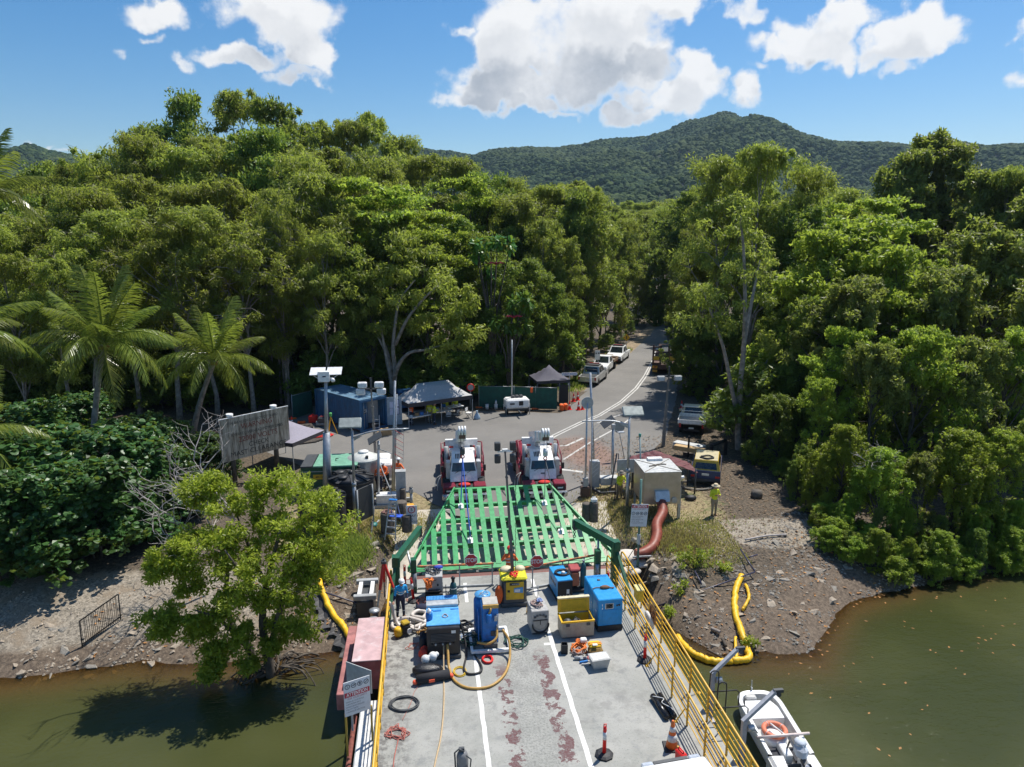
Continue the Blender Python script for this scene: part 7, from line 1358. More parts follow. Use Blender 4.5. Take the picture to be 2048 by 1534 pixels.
gc = (gl_+gr_)/2+Vector((-math.sin(grz), math.cos(grz), 0))*1.5
gazebo('large grey gazebo with tree shadows on its roof over the site tables', gc, gd.length, 3.0, 2.0, None, canvas_g, grz, .32, 1.5, 1.15)
gazebo('dark peaked gazebo behind the green shade cloth by the road', G(1101, 806, GZ)+Vector((0, .9, 0)), 3.0, 3.0, 2.15, None, canvas_d, .1, .25, 0, 1.15)
gazebo('purple grey gazebo half hidden behind the weathered warning board', (V(578, 900, 46.8).x, 46.8, GZ), 3.3, 3.3, 1.95, None, canvas_p, -.5, .25, 0, .95)
def tbl(label, c, rz, n_items):
    t = thing('folding_table', label, 'table', c, rz, 'folding tables under the grey gazebo'); part(t, 'table_top', MB().box((0, 0, .74), (1.8, .75, .05)), white)
    for x in (-.75, .75): part(t, 'leg', MB().tube([(x, -.3, 0), (x, -.3, .72), (x, .3, .72), (x, .3, 0)], .018), grey)
    R = Matrix.Rotation(rz, 3, 'Z'); rg_ = random.Random(int(c.x*7)); names = [('helmet', 'white helmet', 'helmet', white), ('carton', 'brown carton', 'box', mat('cardboard', (.38, .24, .12), .8)), ('esky', 'blue cool box', 'cool box', blue), ('bottle', 'clear bottle', 'bottle', reflect)]
    for i in range(n_items):
        nm, lb, ct, m_ = names[(i+int(c.x)) % 4]; p_ = c+R @ Vector((-.7+1.4*i/max(1, n_items-1), rg_.uniform(-.2, .2), .77)); mb = MB().lathe([(.13, 0), (.12, .08), (.01, .14)], n=10) if nm == 'helmet' else (MB().box((0, 0, .12), (.3, .22, .24), bev=.02) if nm != 'bottle' else MB().lathe([(.04, 0), (.04, .2), (.02, .26)], n=8)); solo(nm, '%s on the %s' % (lb, label.replace('folding ', '')), ct, mb, m_, p_)
R = Matrix.Rotation(grz, 3, 'Z')
tbl('left folding table under the gazebo', gc+R @ Vector((-1.6, -.7, 0)), grz, 4); tbl('middle folding table under the gazebo', gc+R @ Vector((.6, -.2, 0)), grz, 4); tbl('right folding table under the gazebo', gc+R @ Vector((2.0, .5, 0)), grz, 3)
def chair(label, c, rz, m_=grey):
    t = thing('folding_chair', label, 'chair', c, rz, 'folding chairs under the grey gazebo'); part(t, 'seat', MB().box((0, 0, .45), (.44, .42, .04)), m_); part(t, 'backrest', MB().box((0, .2, .72), (.44, .03, .26)), m_)
    for sx_ in (-.2, .2): part(t, 'leg', MB().bar((sx_, -.2, 0), (sx_, .18, .46), .025).bar((sx_, .2, 0), (sx_, -.16, .46), .025).bar((sx_, .18, .44), (sx_, .22, .86), .025), dgrey)
chair('pale folding chair at the right end of the gazebo tables', gc+R @ Vector((2.7, -1.0, 0)), grz+.6, white); chair('folding chair in front of the middle gazebo table', gc+R @ Vector((.8, -1.1, 0)), grz+2.8); chair('folding chair between the middle and right gazebo tables', gc+R @ Vector((1.6, -.9, 0)), grz-2.6)
person('seated worker in yellow at the right gazebo table, farther left', gc+R @ Vector((1.7, 1.15, 0)), grz, hiy, navyc, None, hat='helmet', hipdrop=.40, sit=True, band=False, group='people sitting under the gazebo'); person('seated worker in yellow at the far right of the gazebo tables', gc+R @ Vector((2.6, 1.15, 0)), grz, hiy, navyc, None, hipdrop=.40, sit=True, band=False, group='people sitting under the gazebo')
for i, x in enumerate((1.7, 2.6)): chair('folding chair under the %s seated worker in yellow' % ('left', 'right')[i], gc+R @ Vector((x, 1.2, 0)), grz)
solo('plastic_bag', 'pale blue plastic bag hanging at the right end of the gazebo', 'bag', MB().lathe([(.28, 0), (.26, .2), (.05, .6), (.09, .7)], n=10), mat('bag_blue', (.35, .48, .6), .5, bump=.5), G(954, 838, GZ))
for i in range(7):
    p_ = G(965+9*i, 815+3*(i % 2), GZ); t = thing('pail', 'white pail with %s lid, %s in the row by the shade cloth' % (('blue', 'pale')[i % 2], ('first', 'second', 'third', 'fourth', 'fifth', 'sixth', 'last')[i]), 'pail', p_, 0, 'pails lined up by the shade cloth fence'); part(t, 'pail_body', MB().lathe([(.14, 0), (.16, .38)], n=12), white); part(t, 'pail_lid', MB().lathe([(.17, .38), (.17, .42), (.01, .43)], n=12), (blue, white)[i % 2])
    if i % 3 == 0: t2 = thing('jug', 'small bottle standing on the %s pail' % ('first', 'fourth', 'last')[i//3], 'bottle', p_+Vector((0, 0, .43))); part(t2, 'jug_body', MB().lathe([(.09, 0), (.09, .22), (.03, .32)], n=10), white); part(t2, 'jug_cap', MB().lathe([(.035, .32), (.035, .38)], n=8), blue)
shade = mat('green_shade_cloth', (.012, .075, .055), .8, var=.25, scale=3, bump=.4)
def fence(label, pts, h=1.8, m=shade, name='shade_cloth_fence', mesh=True, post_m=steel):
    t = thing(name, label, 'fence', pts[0]); o = Vector(pts[0])
    for i in range(len(pts)-1):
        a_, c_ = Vector(pts[i])-o, Vector(pts[i+1])-o; n = max(1, round((c_-a_).length/2.4))
        for k in range(n):
            p_, q_ = a_.lerp(c_, k/n), a_.lerp(c_, (k+1)/n); part(t, 'post', MB().cyl(p_, p_+Vector((0, 0, h+.12)), .024, n=6), post_m)
            if mesh:
                mb = MB(); nn = (q_-p_).cross(Vector((0, 0, 1))).normalized(); Q = 8
                for j in range(Q):
                    f_ = lambda s: nn*(.05*math.sin(s*2.5+k)+.03*math.sin(s*7)); s0, s1 = j/Q, (j+1)/Q
                    mb.quad(p_.lerp(q_, s0)+f_(s0)+Vector((0, 0, .06)), p_.lerp(q_, s1)+f_(s1)+Vector((0, 0, .06)), p_.lerp(q_, s1)+f_(s1)*.3+Vector((0, 0, h)), p_.lerp(q_, s0)+f_(s0)*.3+Vector((0, 0, h)))
                part(t, 'cloth_panel', mb, m)
            part(t, 'rail', MB().cyl(p_+Vector((0, 0, h+.03)), q_+Vector((0, 0, h+.03)), .018, n=6), post_m); part(t, 'base_block', MB().box(p_+Vector((0, 0, .06)), (.6, .22, .12), bev=.03), orange)
    return t
fence('green shade cloth fence between the grey gazebo and the dark peaked gazebo', [G(958, 816, GZ), G(1028, 817, GZ), G(1114, 820, GZ)], 1.9)
fence('green shade cloth fence running behind the grey gazebo and the container', [G(560, 800, GZ)+Vector((0, .8, 0)), G(640, 805, GZ)+Vector((0, 2.2, 0)), G(800, 806, GZ)+Vector((0, 1.5, 0)), G(950, 806, GZ)+Vector((0, 1, 0))], 1.9)
fence('green shade cloth panels behind the cone left of the blue container', [G(586, 838, GZ), G(625, 826, GZ)], 1.9)
t = thing('black_screen', 'black mesh barrier end standing between the shade cloth and the peaked gazebo', 'fence', G(1127, 808, GZ)); part(t, 'mesh_panel', MB().box((0, 0, .9), (.8, .12, 1.6)), mat('black_mesh', (.03, .03, .03), .8, bump=.6)); part(t, 'post', MB().cyl((-.4, 0, 0), (-.4, 0, 1.9), .025).cyl((.4, 0, 0), (.4, 0, 1.9), .025), steel)
for i, (u, v, lab) in enumerate([(1139, 819, 'front left red and white cone of the group by the road'), (1157, 820, 'red and white cone in front middle of the group by the road'), (1147, 803, 'red and white cone behind, left of the group by the road'), (1155.5, 800, 'farthest red and white cone of the group by the road'), (584, 851, 'red and white cone left of the blue container'), (1363, 818, 'red and white cone in the shade on the right road edge')]): cone(lab, G(u, v, GZ), .75, redp, redp)
t = cone('plain red cone right of the cones by the road', G(1165, 819, GZ), .62, redp, redp); bpy.data.objects.remove([c for c in t.children if c.name.startswith('reflective')][0])
for i, (u, v) in enumerate(((1123, 821), (1131, 820))): t = thing('barrier_block', ('left', 'right')[i]+' orange fence foot of the pair beside the shade cloth end', 'barrier', G(u, v, GZ)); part(t, 'block', MB().box((0, 0, .28), (.32, .5, .56), bev=.06), orange); part(t, 'block_rib', MB().box((0, -.26, .28), (.1, .03, .5)), orange)
solo('orange_bag', 'orange cloth bag hung on a post of the shade cloth', 'bag', MB().box((0, 0, 1.75), (.22, .2, .5), bev=.08), mat('orange_cloth', (.75, .12, .02), .8), G(1063, 820, GZ)); t = thing('fence_foot', 'bright orange fence foot beside the dark pallet by the container', 'barrier', G(603, 847, GZ)); part(t, 'block', MB().box((0, 0, .1), (.6, .3, .2), bev=.05), orange); part(t, 'block_hole', MB().box((0, 0, .205), (.3, .1, .012)), black)
# lighting trailer
def trailer(label, c, rz, mast_top, lamps_z, lit=white, raised=True, h=.75):
    t = thing('lighting_trailer', label, 'lighting trailer', c, rz); part(t, 'body', MB().box((0, 0, .95), (2.0, 1.2, .8), bev=.12), lit); part(t, 'chassis', MB().box((0, 0, .48), (1.9, .9, .12)).bar((0, -.6, .42), (0, -1.7, .42), .1), dgrey)
    for sg in (-1, 1): wheel(t, sg*.85, 0, .34, .2); part(t, 'jack_leg', MB().cyl((sg*1.0, -.5, 0), (sg*1.0, -.5, .9), .035, n=6), steel)
    for i in range(3): part(t, 'lamp_head', MB().box((-.3+.35*i, .1, 1.46), (.3, .3, .22), bev=.04), dgrey)
    part(t, 'vent', MB().box((.25, -.61, 1.0), (.36, .02, .36)), black); part(t, 'decal', MB().box((-.5, -.61, .98), (.4, .016, .14)), dgrey)
    if raised: part(t, 'mast', MB().cyl((-.35, .2, 1.2), (-.35, .2, mast_top), .06, n=8), steel)
    return t
trailer('white lighting trailer parked in front of the green shade cloth', G(1033, 827, GZ), .1, 6.2, 0)
def lamp_mast(label, base, top_uv, yy, nseg=5, heads=4, lamp=white, body=True):
    tp = V(*top_uv, yy); b = Vector(base); t = thing('lighting_tower', label, 'lighting tower', b); d = tp-b
    if body: part(t, 'body', MB().box((0, 0, .75), (1.7, 1.3, 1.0), bev=.1), white); part(t, 'chassis', MB().box((0, 0, .2), (1.6, 1.2, .25)), dgrey); part(t, 'vent', MB().box((.2, -.66, .8), (.5, .02, .4)), black)
    for k in range(nseg): z0, z1 = k/nseg, (k+1)/nseg; part(t, 'mast_section', MB().bar(d*z0, d*z1, .20-.028*k, .20-.028*k, up=(0, 1, 0)).box(d*z1-Vector((0, 0, .04)), (.24-.028*k, .24-.028*k, .08)), mat('mast_brown', (.22, .2, .18), .6, .3))
    part(t, 'lamp_bar', MB().box(d, (1.3, .1, .1)).box(d+Vector((0, 0, .35)), (.1, .1, .7)), dgrey)
    for i in range(heads):
        sg = -1 if i % 2 else 1; dz = -.14 if i < 2 else .28; c_ = d+Vector((sg*(.62 if i < 2 else .5), -.1, dz)); e = bpy.data.objects.new('lamp_head', None); COL.objects.link(e); e.parent = t
        part(e, 'lamp_case', MB().box(c_, (.55, .3, .36), bev=.05), lamp); part(e, 'lamp_glass', MB().box(c_+Vector((0, -.155, 0)), (.44, .012, .26)), lens_m)
    return t
lamp_mast('lighting tower with four white lamps rising in front of the blue container', (-3.14, 43.6, GZ), (742, 778), 43.6); lamp_mast('lighting tower with two grey lamps rising behind the dark red roof', G(1326, 893, GZ), (1338, 752), 48.0, 5, 2, grey, False)
# pallet, stacked pipes and small site clutter left of the container
t = thing('pallet', 'weathered grey pallet on the ground left of the container', 'pallet', G(607, 856, GZ), .3)
for i in range(6): part(t, 'plank', MB().box((0, -.5+.2*i, .15), (1.4, .13, .03)), wood)
for x in (-.6, 0, .6): part(t, 'bearer', MB().box((x, 0, .07), (.1, 1.1, .13)), wood)
scribble('strap_bundle', 'red and orange chains and slings heaped on timbers left of the container', 'sling', tuple(G(632, 873, GZ)), .9, mat('sling_red', (.6, .03, .02), .8), 60, .04, .15, 71); scribble('strap_bundle', 'green sling heap on the timbers beside the red slings', 'sling', tuple(G(612, 878, GZ)), .6, dgrope, 30, .03, .12, 72); scribble('strap_bundle', 'second red sling heap nearer the camera pole', 'sling', tuple(G(655, 872, GZ)), .5, redp, 30, .035, .1, 73)
for i in range(5): a_ = G(596+6*i, 888-2*i, GZ+.06); solo('timber_bearer', 'dark timber bearer lying on the ground, %s of five left of the camera pole' % ('first', 'second', 'third', 'fourth', 'fifth')[i], 'timber', MB().box((0, 0, 0), (2.6, .12, .1)), wood, a_, .35)
solo('fuel_can', 'red fuel tank against the blue container', 'fuel can', MB().box((0, 0, .35), (.7, .4, .6), bev=.06).box((0, 0, .7), (.2, .08, .08)), redp, G(627, 846, GZ)); t = thing('compressor', 'small grey engine set beside the red fuel tank at the container', 'compressor', G(646, 852, GZ)); part(t, 'engine', MB().box((0, 0, .5), (.7, .5, .5), bev=.08), dgrey); part(t, 'air_receiver', MB().cyl((-.5, 0, .22), (.5, 0, .22), .2, n=12), grey); part(t, 'tank_cap', MB().box((0, 0, .78), (.3, .3, .08)), mat('dull_red', (.33, .05, .05), .6))
t = thing('survey_tripod', 'yellow survey tripod with green top beside the camera pole', 'tripod', G(663, 868, GZ)); part(t, 'instrument', MB().box((0, 0, 1.5), (.2, .2, .3), bev=.04), mat('lime_green', (.1, .5, .12), .5))
for a_ in (0, 2.1, 4.2): part(t, 'leg', MB().bar((0, 0, 1.35), (.45*math.cos(a_), .45*math.sin(a_), 0), .05), yellow)
t = thing('cardboard_box', 'open cardboard box on the asphalt in front of the notice board', 'box', G(772, 870, GZ), .4); part(t, 'carton_body', MB().box((0, 0, .2), (.7, .5, .4)), mat('cardboard', (.38, .24, .12), .8)); part(t, 'carton_flap', MB().box((-.42, 0, .42), (.2, .5, .02)).box((0, .3, .44), (.6, .2, .02)), mat('cardboard_light', (.5, .34, .18), .8))
solo('timber_offcut', 'timber offcut beside the cardboard box', 'timber', MB().box((0, 0, .08), (.7, .2, .16)), mat('cardboard', (.38, .24, .12), .8), G(764, 867, GZ), .3); t = thing('step_ladder', 'small step ladder leaning at the container door', 'ladder', G(754, 862, GZ))
for x in (-.2, .2): part(t, 'stile', MB().bar((x, -.25, 0), (x, .1, 1.2), .05).bar((x, .4, 0), (x, .1, 1.2), .04), steel)
for k in range(3): part(t, 'rung', MB().box((0, -.16+.09*k, .3+.3*k), (.4, .1, .03)), steel)
# ------------------------------------------------------------------ signs, poles and tanks by the landing
t = thing('warning_board', 'large weathered board reading WARNING 22000 VOLTS on two timber posts', 'sign', (0, 0, 0)); tl_, tr2, br_, bl_ = V(440, 840, 42.0), V(577, 815, 45.1), V(579, 893, 45.1), V(441, 923, 42.0)
c0 = (tl_+tr2+br_+bl_)/4; ez = Vector((0, 0, 1)); ex = ((tr2+br_)-(tl_+bl_)).normalized(); ex.z = 0; ex.normalize(); Wb = ((tr2+br_)/2-(tl_+bl_)/2).length; Hb = ((tl_+tr2)/2-(bl_+br_)/2).length*1.02
slope = (tr2.z-tl_.z)/Wb; Mb_ = Matrix.Translation(c0) @ Matrix((ex, ez.cross(ex), ez)).transposed().to_4x4(); pass
wbm, w, b = new_mat('weathered_board'); P = w.n('ShaderNodeTexCoord').outputs['Object']; mp = w.n('ShaderNodeMapping'); mp.inputs['Scale'].default_value = (5, 5, .55); w.l(P, mp.inputs[0]); n_ = w.noise(mp.outputs[0], 1.5, 7, .7)
c = w.mix(w.ramp(n_, .34, .62), (.16, .12, .08), (.58, .49, .37)); c = w.mix(w.ramp(w.noise(P, .8, 4), .55, .75, 0, .6), c, (.30, .21, .12)); w.l(c, b.inputs['Base Color']); b.inputs['Roughness'].default_value = .9
npl = 16
for i in range(npl):
    mb = MB(); mb.box((-Wb/2+Wb*(i+.5)/npl, random.uniform(-.006, .006), 0), (Wb/npl*.985, .04, Hb)); mb.v = [tuple(Mb_ @ Vector(v)) for v in mb.v]; part(t, 'plank', mb, wbm)
mb = MB(); mb.box((0, 0, Hb/2+.02), (Wb+.04, .07, .04)); mb.v = [tuple(Mb_ @ Vector(v)) for v in mb.v]; part(t, 'top_trim', mb, white)
for x in (-Wb*.33, Wb*.30): part(t, 'post', MB().cyl((Mb_ @ Vector((x, .16, 0))).to_2d().to_3d()+Vector((0, 0, -.2)), Mb_ @ Vector((x, .16, Hb/2+.06)), .15, n=10), wood); part(t, 'post_cap', MB().cyl(Mb_ @ Vector((x, .16, Hb/2+.05)), Mb_ @ Vector((x, .16, Hb/2+.22)), .20, n=12), white)
R3 = Mb_.to_euler(); R3 = (R3.x+PI/2, R3.y, R3.z); R3 = (Mb_.to_3x3() @ Matrix.Rotation(PI/2, 3, 'X')).to_euler(); fr_ = mat('faded_red_letters', (.24, .06, .04), .8, var=.3, dirt=.45, dirtcol=(.22, .17, .13)); fk = mat('faded_black_letters', (.045, .04, .035), .8, var=.3, dirt=.5, dirtcol=(.25, .22, .18))
for s, z, hh, m_, sx_, x_ in (('THE FAR NORTH QLD ELECTRICITY BOARD', .37, .075, fk, .72, -.02), ('WARNING', .25, .15, fr_, .95, .02), ('BEWARE OVERHEAD POWER LINES', .09, .085, fk, .86, .02), ('22000 VOLTS', -.05, .15, fr_, 1.0, .03), ('CHECK', -.21, .135, fk, 1.0, .03), ('MAST CLEARANCE', -.37, .14, fk, 1.05, .03)): text(t, 'lettering', s, Hb*hh*.85, Mb_ @ Vector((x_*Wb, -.032, z*Hb)), R3, m_, sx=sx_)
# green kiosk with pedestrians sign
t = thing('site_container', 'dark green steel kiosk with pale green roof and a yellow PEDESTRIANS sign', 'container', (-5.55, 41.0, GZ), -.02); kg = mat('kiosk_green', (.012, .085, .045), .5, dirt=.2)
part(t, 'body', MB().box((0, 0, .95), (3.1, 2.2, 1.8)), kg); part(t, 'roof', MB().box((.35, 0, 1.89), (2.5, 2.3, .08)), mat('pale_green_roof', (.16, .36, .25), .5, var=.15, dirt=.2)); part(t, 'roof_dark', MB().box((-1.2, 0, 1.89), (.7, 2.3, .08)), dgrey); part(t, 'side_panel', MB().box((1.56, .4, 1.0), (.04, 1.2, 1.6)), mat('pale_panel', (.42, .46, .40), .6, dirt=.4)); part(t, 'roof_handle', MB().tube([(.3, -.2, 1.92), (.3, -.2, 2.05), (.45, -.2, 2.05)], .03), black)
part(t, 'sign_plate', MB().box((-.3, -1.115, 1.28), (1.15, .02, .28)), mat('sign_amber', (.72, .42, .02), .5)); ink_ = mat('ink_brown', (.14, .08, .02), .6); text(t, 'sign_lettering', 'PEDESTRIANS', .11, (-.2, -1.128, 1.28), m=ink_); part(t, 'sign_arrow', MB().prism([(-.46, 0), (-.36, .06), (-.36, .02), (-.27, .02), (-.27, -.02), (-.36, -.02), (-.36, -.06)], .006, Matrix.Translation((-.3, -1.126, 1.28)) @ Matrix.Rotation(PI/2, 4, 'X')), ink_); part(t, 'edge_trim', MB().box((0, -1.11, 1.60), (3.1, .03, .04)), grey)
tankm = mat('black_poly', (.022, .023, .026), .5, var=.25, dirt=.15, dirtcol=(.1, .1, .1))
def tank(label, c, r, h):
    t = thing('water_tank', label, 'water tank', c); part(t, 'tank_wall', MB().lathe([(r*.98, 0)]+[q for k in range(5) for q in ((r, h*(k+.15)/5), (r, h*(k+.8)/5), (r*.985, h*(k+.9)/5))]+[(r*1.03, h), (r*1.03, h+.05)], n=32), tankm); part(t, 'tank_roof', MB().lathe([(r*1.03, h+.05), (r*.55, h+.22), (r*.25, h+.30), (.01, h+.31)], n=32), tankm)
    for k in range(8): a_ = k*PI/4+.2; part(t, 'roof_rib', MB().bar((r*.25*math.cos(a_), r*.25*math.sin(a_), h+.31), (r*math.cos(a_), r*math.sin(a_), h+.09), .22, .07), tankm)
    part(t, 'hatch', MB().lathe([(.26, h+.2), (.28, h+.30), (.22, h+.36), (.01, h+.37)], (-.4, -.5, 0), 16), tankm); part(t, 'vent_cap', MB().lathe([(.12, h+.28), (.16, h+.36), (.09, h+.48), (.01, h+.49)], (0, 0, 0), 12), tankm); part(t, 'pipe_fitting', MB().cyl((r*.6, .2, h+.1), (r*.6, .2, h+.4), .09, n=10).cyl((-r*.7, .3, h+.1), (-r*.7, .3, h+.36), .08, n=10), black)
    return t
tank('black ribbed water tank behind, right of the green kiosk sign', (-4.15, 38.2, .2), 1.2, 1.75); tank('black ribbed water tank in front, half covered by the mangrove', (-5.4, 35.6, .2), 1.2, 1.75); tank('black water tank hidden behind the other two next to the corrugated tank', (-4.5, 40.0, .2), .95, 1.45)
t = thing('corrugated_tank', 'galvanised corrugated water tank with a pale conical roof', 'water tank', (-3.72, 41.3, GZ)); part(t, 'tank_wall', MB().lathe([(.93+.02*(k % 2), .06*k) for k in range(32)], n=28), mat('zinc', (.46, .48, .49), .4, .6, dirt=.2)); part(t, 'tank_roof', MB().lathe([(.98, 1.86), (.96, 1.92), (.3, 2.22), (.01, 2.24)], n=28), mat('tank_roof_pale', (.55, .56, .52), .5, dirt=.2)); part(t, 'roof_hatch', MB().lathe([(.3, 2.2), (.3, 2.30), (.01, 2.32)], n=14), white); part(t, 'roof_bracket', MB().box((.25, -.6, 2.1), (.16, .16, .16)), dgrey)
solo('trailer_box', 'white engine box with dark vent beside the corrugated tank', 'generator', MB().box((0, 0, .85), (1.1, 1.0, .95), bev=.1).box((.15, -.51, .9), (.4, .03, .3)), white, (-2.55, 42.2, GZ))
# camera pole with solar panels
b0 = G(655, 1000, GZ); tz = V(651, 764, 39.5); t = thing('camera_pole', 'tall tapered steel pole with white box, solar panels and a dome camera on top', 'camera pole', b0); d = Vector((tz.x-b0.x, 0, tz.z-GZ)); part(t, 'lower_pole', MB().cyl((0, 0, 0), d*.58, .26, .20, 12), steel); part(t, 'upper_pole', MB().cyl(d*.57, d, .12, .085, 10), steel); part(t, 'equipment_box', MB().box(d+Vector((-.08, 0, .30)), (.62, .34, .58), bev=.02), white); part(t, 'box_badge', MB().box(d+Vector((-.05, -.175, .32)), (.18, .012, .07)), navy)
for sg in (-1, 1): part(t, 'solar_panel', MB().box(d+Vector((sg*.45, .35, .52)), (.80, .8, .04), R=Matrix.Rotation(.35, 3, 'X')), mat('panel_white_back', (.66, .67, .67), .5)); part(t, 'panel_brace', MB().bar(d+Vector((sg*.2, 0, .05)), d+Vector((sg*.7, .1, .38)), .03), white)
part(t, 'dome_camera', MB().sph(d+Vector((.40, -.1, .10)), .12, 12, 8).bar(d+Vector((.15, 0, .2)), d+Vector((.4, -.1, .22)), .06), white)
def streetlight(label, base, top_v, head_du, arm_to, yy, cat='street lamp'):
    b_ = Vector(base); tp = V(*top_v, yy); t = thing('street_lamp', label, cat, b_); d = tp-b_; d.y = 0; part(t, 'pole', MB().cyl((0, 0, 0), d*.42, .10, .095, 10).cyl(d*.42, d, .075, .06, 10), steel); part(t, 'collar', MB().lathe([(.12, -.1), (.12, .1)], d*.42, 12), steel)
    hd_c = V(*head_du, yy)-b_; part(t, 'lamp_head', MB().box(hd_c, (1.15, .62, .10), R=Matrix.Rotation(.75, 3, 'X'), bev=.05), mat('lamp_head_grey', (.33, .36, .33), .4, .2)); part(t, 'lamp_lens', MB().box(hd_c+Vector((0, -.045, -.045)), (.9, .42, .02), R=Matrix.Rotation(.75, 3, 'X')), mat('lamp_lens_grey', (.40, .41, .38), .3)); part(t, 'head_bracket', MB().bar(d, hd_c+Vector((0, 0, -.05)), .06), grey)
    ar = V(*arm_to, yy)-b_; st = d+Vector((0, 0, -.35)); part(t, 'arm', MB().tube(cat_pts([st, st.lerp(ar, .4)+Vector((0, 0, .16)), ar], 5), [.05]*5+[.04]*5+[.03], 7), steel); part(t, 'arm_plate', MB().prism([(0, -.22), (.5*math.copysign(1, ar.x), .06), (0, .02)][::int(math.copysign(1, ar.x))], .03, Matrix.Translation(st+Vector((0, .015, 0))) @ Matrix.Rotation(PI/2, 4, 'X')), steel); return t
streetlight('street lamp with flat head and a long arm to the right, beside the water tanks', G(711, 1044, .25), (704, 862), (700, 846), (818, 857), 36.2); streetlight('street lamp with flat head and an arm to the left, behind the ATTENTION sign', G(1254, 1014, .25), (1256, 835), (1266, 822), (1164, 843), 36.8)
def pole(name, label, cat, base, top, yy, r=.05, m=steel): b_ = Vector(base); d = V(*top, yy)-b_; d.y = 0; t = thing(name, label, cat, b_); part(t, 'pole', MB().cyl((0, 0, 0), d, r, r*.9, 8), m); return t, d
t, d = pole('antenna_mast', 'square steel antenna mast with wire ladder rising from the left grey cabinet', 'antenna', G(785, 985, GZ), (789, 767), 39.6, .07); part(t, 'second_pole', MB().cyl((.1, .1, 0), d*.88+Vector((.12, .1, 0)), .04, n=6), steel)
for k in range(9): part(t, 'antenna_wire', MB().bar(d*(.32+.035*k)+Vector((.05, 0, 0)), d*(.32+.035*k)+Vector((.55, 0, -.32)), .02), (steel, red)[k % 2])
part(t, 'wire_edge', MB().bar(d*.60+Vector((.55, 0, -.32)), d*.32+Vector((.55, 0, -.32)), .02), steel)
t, d = pole('antenna_mast', 'tall square steel mast standing right of the cranes behind the round sign back', 'antenna', G(1189, 962, GZ), (1188, 752), 39.9, .075); part(t, 'mast_foot', MB().box((0, 0, .1), (.5, .5, .2)), grey)
t, d = pole('sign_post', 'grey pole with a round sign back right of the cranes', 'sign', G(1170, 993, GZ), (1175, 806), 38.3, .06); part(t, 'round_sign_back', MB().cyl(d+Vector((0, -.03, 0)), d+Vector((0, .03, 0)), .34, n=24), grey); part(t, 'pole_box', MB().box((0, -.06, .9), (.28, .2, .5)), grey); part(t, 'rust_base', MB().box((0, 0, .3), (.5, .4, .6), bev=.05), mat('rusty_base', (.12, .07, .05), .8)); part(t, 'second_pole', MB().cyl((.35, 0, 0), d+Vector((.3, 0, -.8)), .04, n=7), steel)
for k in range(14): part(t, 'mesh_wire', MB().bar(d*(.2+.045*k)+Vector((.36, 0, 0)), d*(.2+.045*k)+Vector((.85, .25, .30)), .012), steel)
t, d = pole('solar_post', 'short post with tilted solar panel and camera bracket right of the round sign back', 'solar post', G(1224, 972, GZ), (1226, 852), 39.9, .09); part(t, 'solar_panel', MB().box(d+Vector((-.3, .1, .25)), (.85, .6, .04), R=Matrix.Rotation(-.6, 3, 'Y') @ Matrix.Rotation(.4, 3, 'X')), dgrey); part(t, 'camera_arm', MB().bar(d+Vector((-.3, 0, -.1)), d+Vector((.5, 0, -.4)), .04).box(d+Vector((.45, -.05, -.36)), (.4, .3, .05)), steel); part(t, 'post_cap', MB().box(d, (.22, .22, .24)), steel)
t, d = pole('solar_post', 'grey post with solar panel on its top in front of the left lighting tower', 'solar post', G(757, 1012, GZ), (757, 882), 38.3, .075); part(t, 'solar_panel', MB().box(d+Vector((-.2, .1, .15)), (.85, .6, .04), R=Matrix.Rotation(-.55, 3, 'Y') @ Matrix.Rotation(.35, 3, 'X')), dgrey); part(t, 'bracket', MB().bar(d+Vector((0, 0, -.45)), d+Vector((.7, 0, -.75)), .04).box(d+Vector((0, -.05, -.3)), (.14, .2, .3)), steel); part(t, 'foot_gusset', MB().box((0, 0, .15), (.4, .3, .3)), steel)
t, d = pole('stop_sign', 'octagonal stop sign seen from behind on a thin pole right of the cranes', 'sign', G(1249, 918, GZ), (1251, 870), 43.2, .03, grey); part(t, 'sign_back', MB().prism(octo(.42), .03, Matrix.Translation(d+Vector((0, 0, .1))) @ Matrix.Rotation(PI/2, 4, 'X')), mat('sign_back', (.33, .34, .31), .6))
t, d = pole('camera_post', 'slim pole with a green topped sensor left of the steel dust box', 'post', G(1283, 1000, GZ), (1282, 874), 37.2, .05, mat('pale_green_pole', (.34, .42, .40), .5)); part(t, 'sensor', MB().lathe([(.07, -.05), (.08, .12), (.01, .16)], d, 10), mat('sensor_green', (.05, .25, .2), .4))
t = thing('sign_board', 'large grey sign seen from behind above the man at the fence', 'sign', G(1252, 945, GZ)); z_ = V(1253, 932, 38.2).z-GZ; t.location = (V(1253, 932, 38.2).x, 38.2, GZ); part(t, 'board', MB().box((0, 0, z_), (1.1, .05, .78)), mat('sign_back_pale', (.38, .40, .42), .6, dirt=.4)); part(t, 'post', MB().cyl((-.35, .06, 0), (-.35, .06, z_+.3), .04).cyl((.35, .06, 0), (.35, .06, z_+.3), .04), steel)
t = thing('sign_board', 'dark sign board seen edge on with two thin posts beside the black tanks', 'sign', (-3.2, 35.0, .2), .9); part(t, 'board', MB().box((0, 0, 1.55), (1.2, .07, 1.7)), mat('dark_board', (.05, .05, .048), .8)); part(t, 'post', MB().cyl((-.55, -.05, 0), (-.55, -.05, 2.4), .04), grey); part(t, 'post', MB().cyl((.55, -.05, 0), (.55, -.05, 2.4), .04), grey)
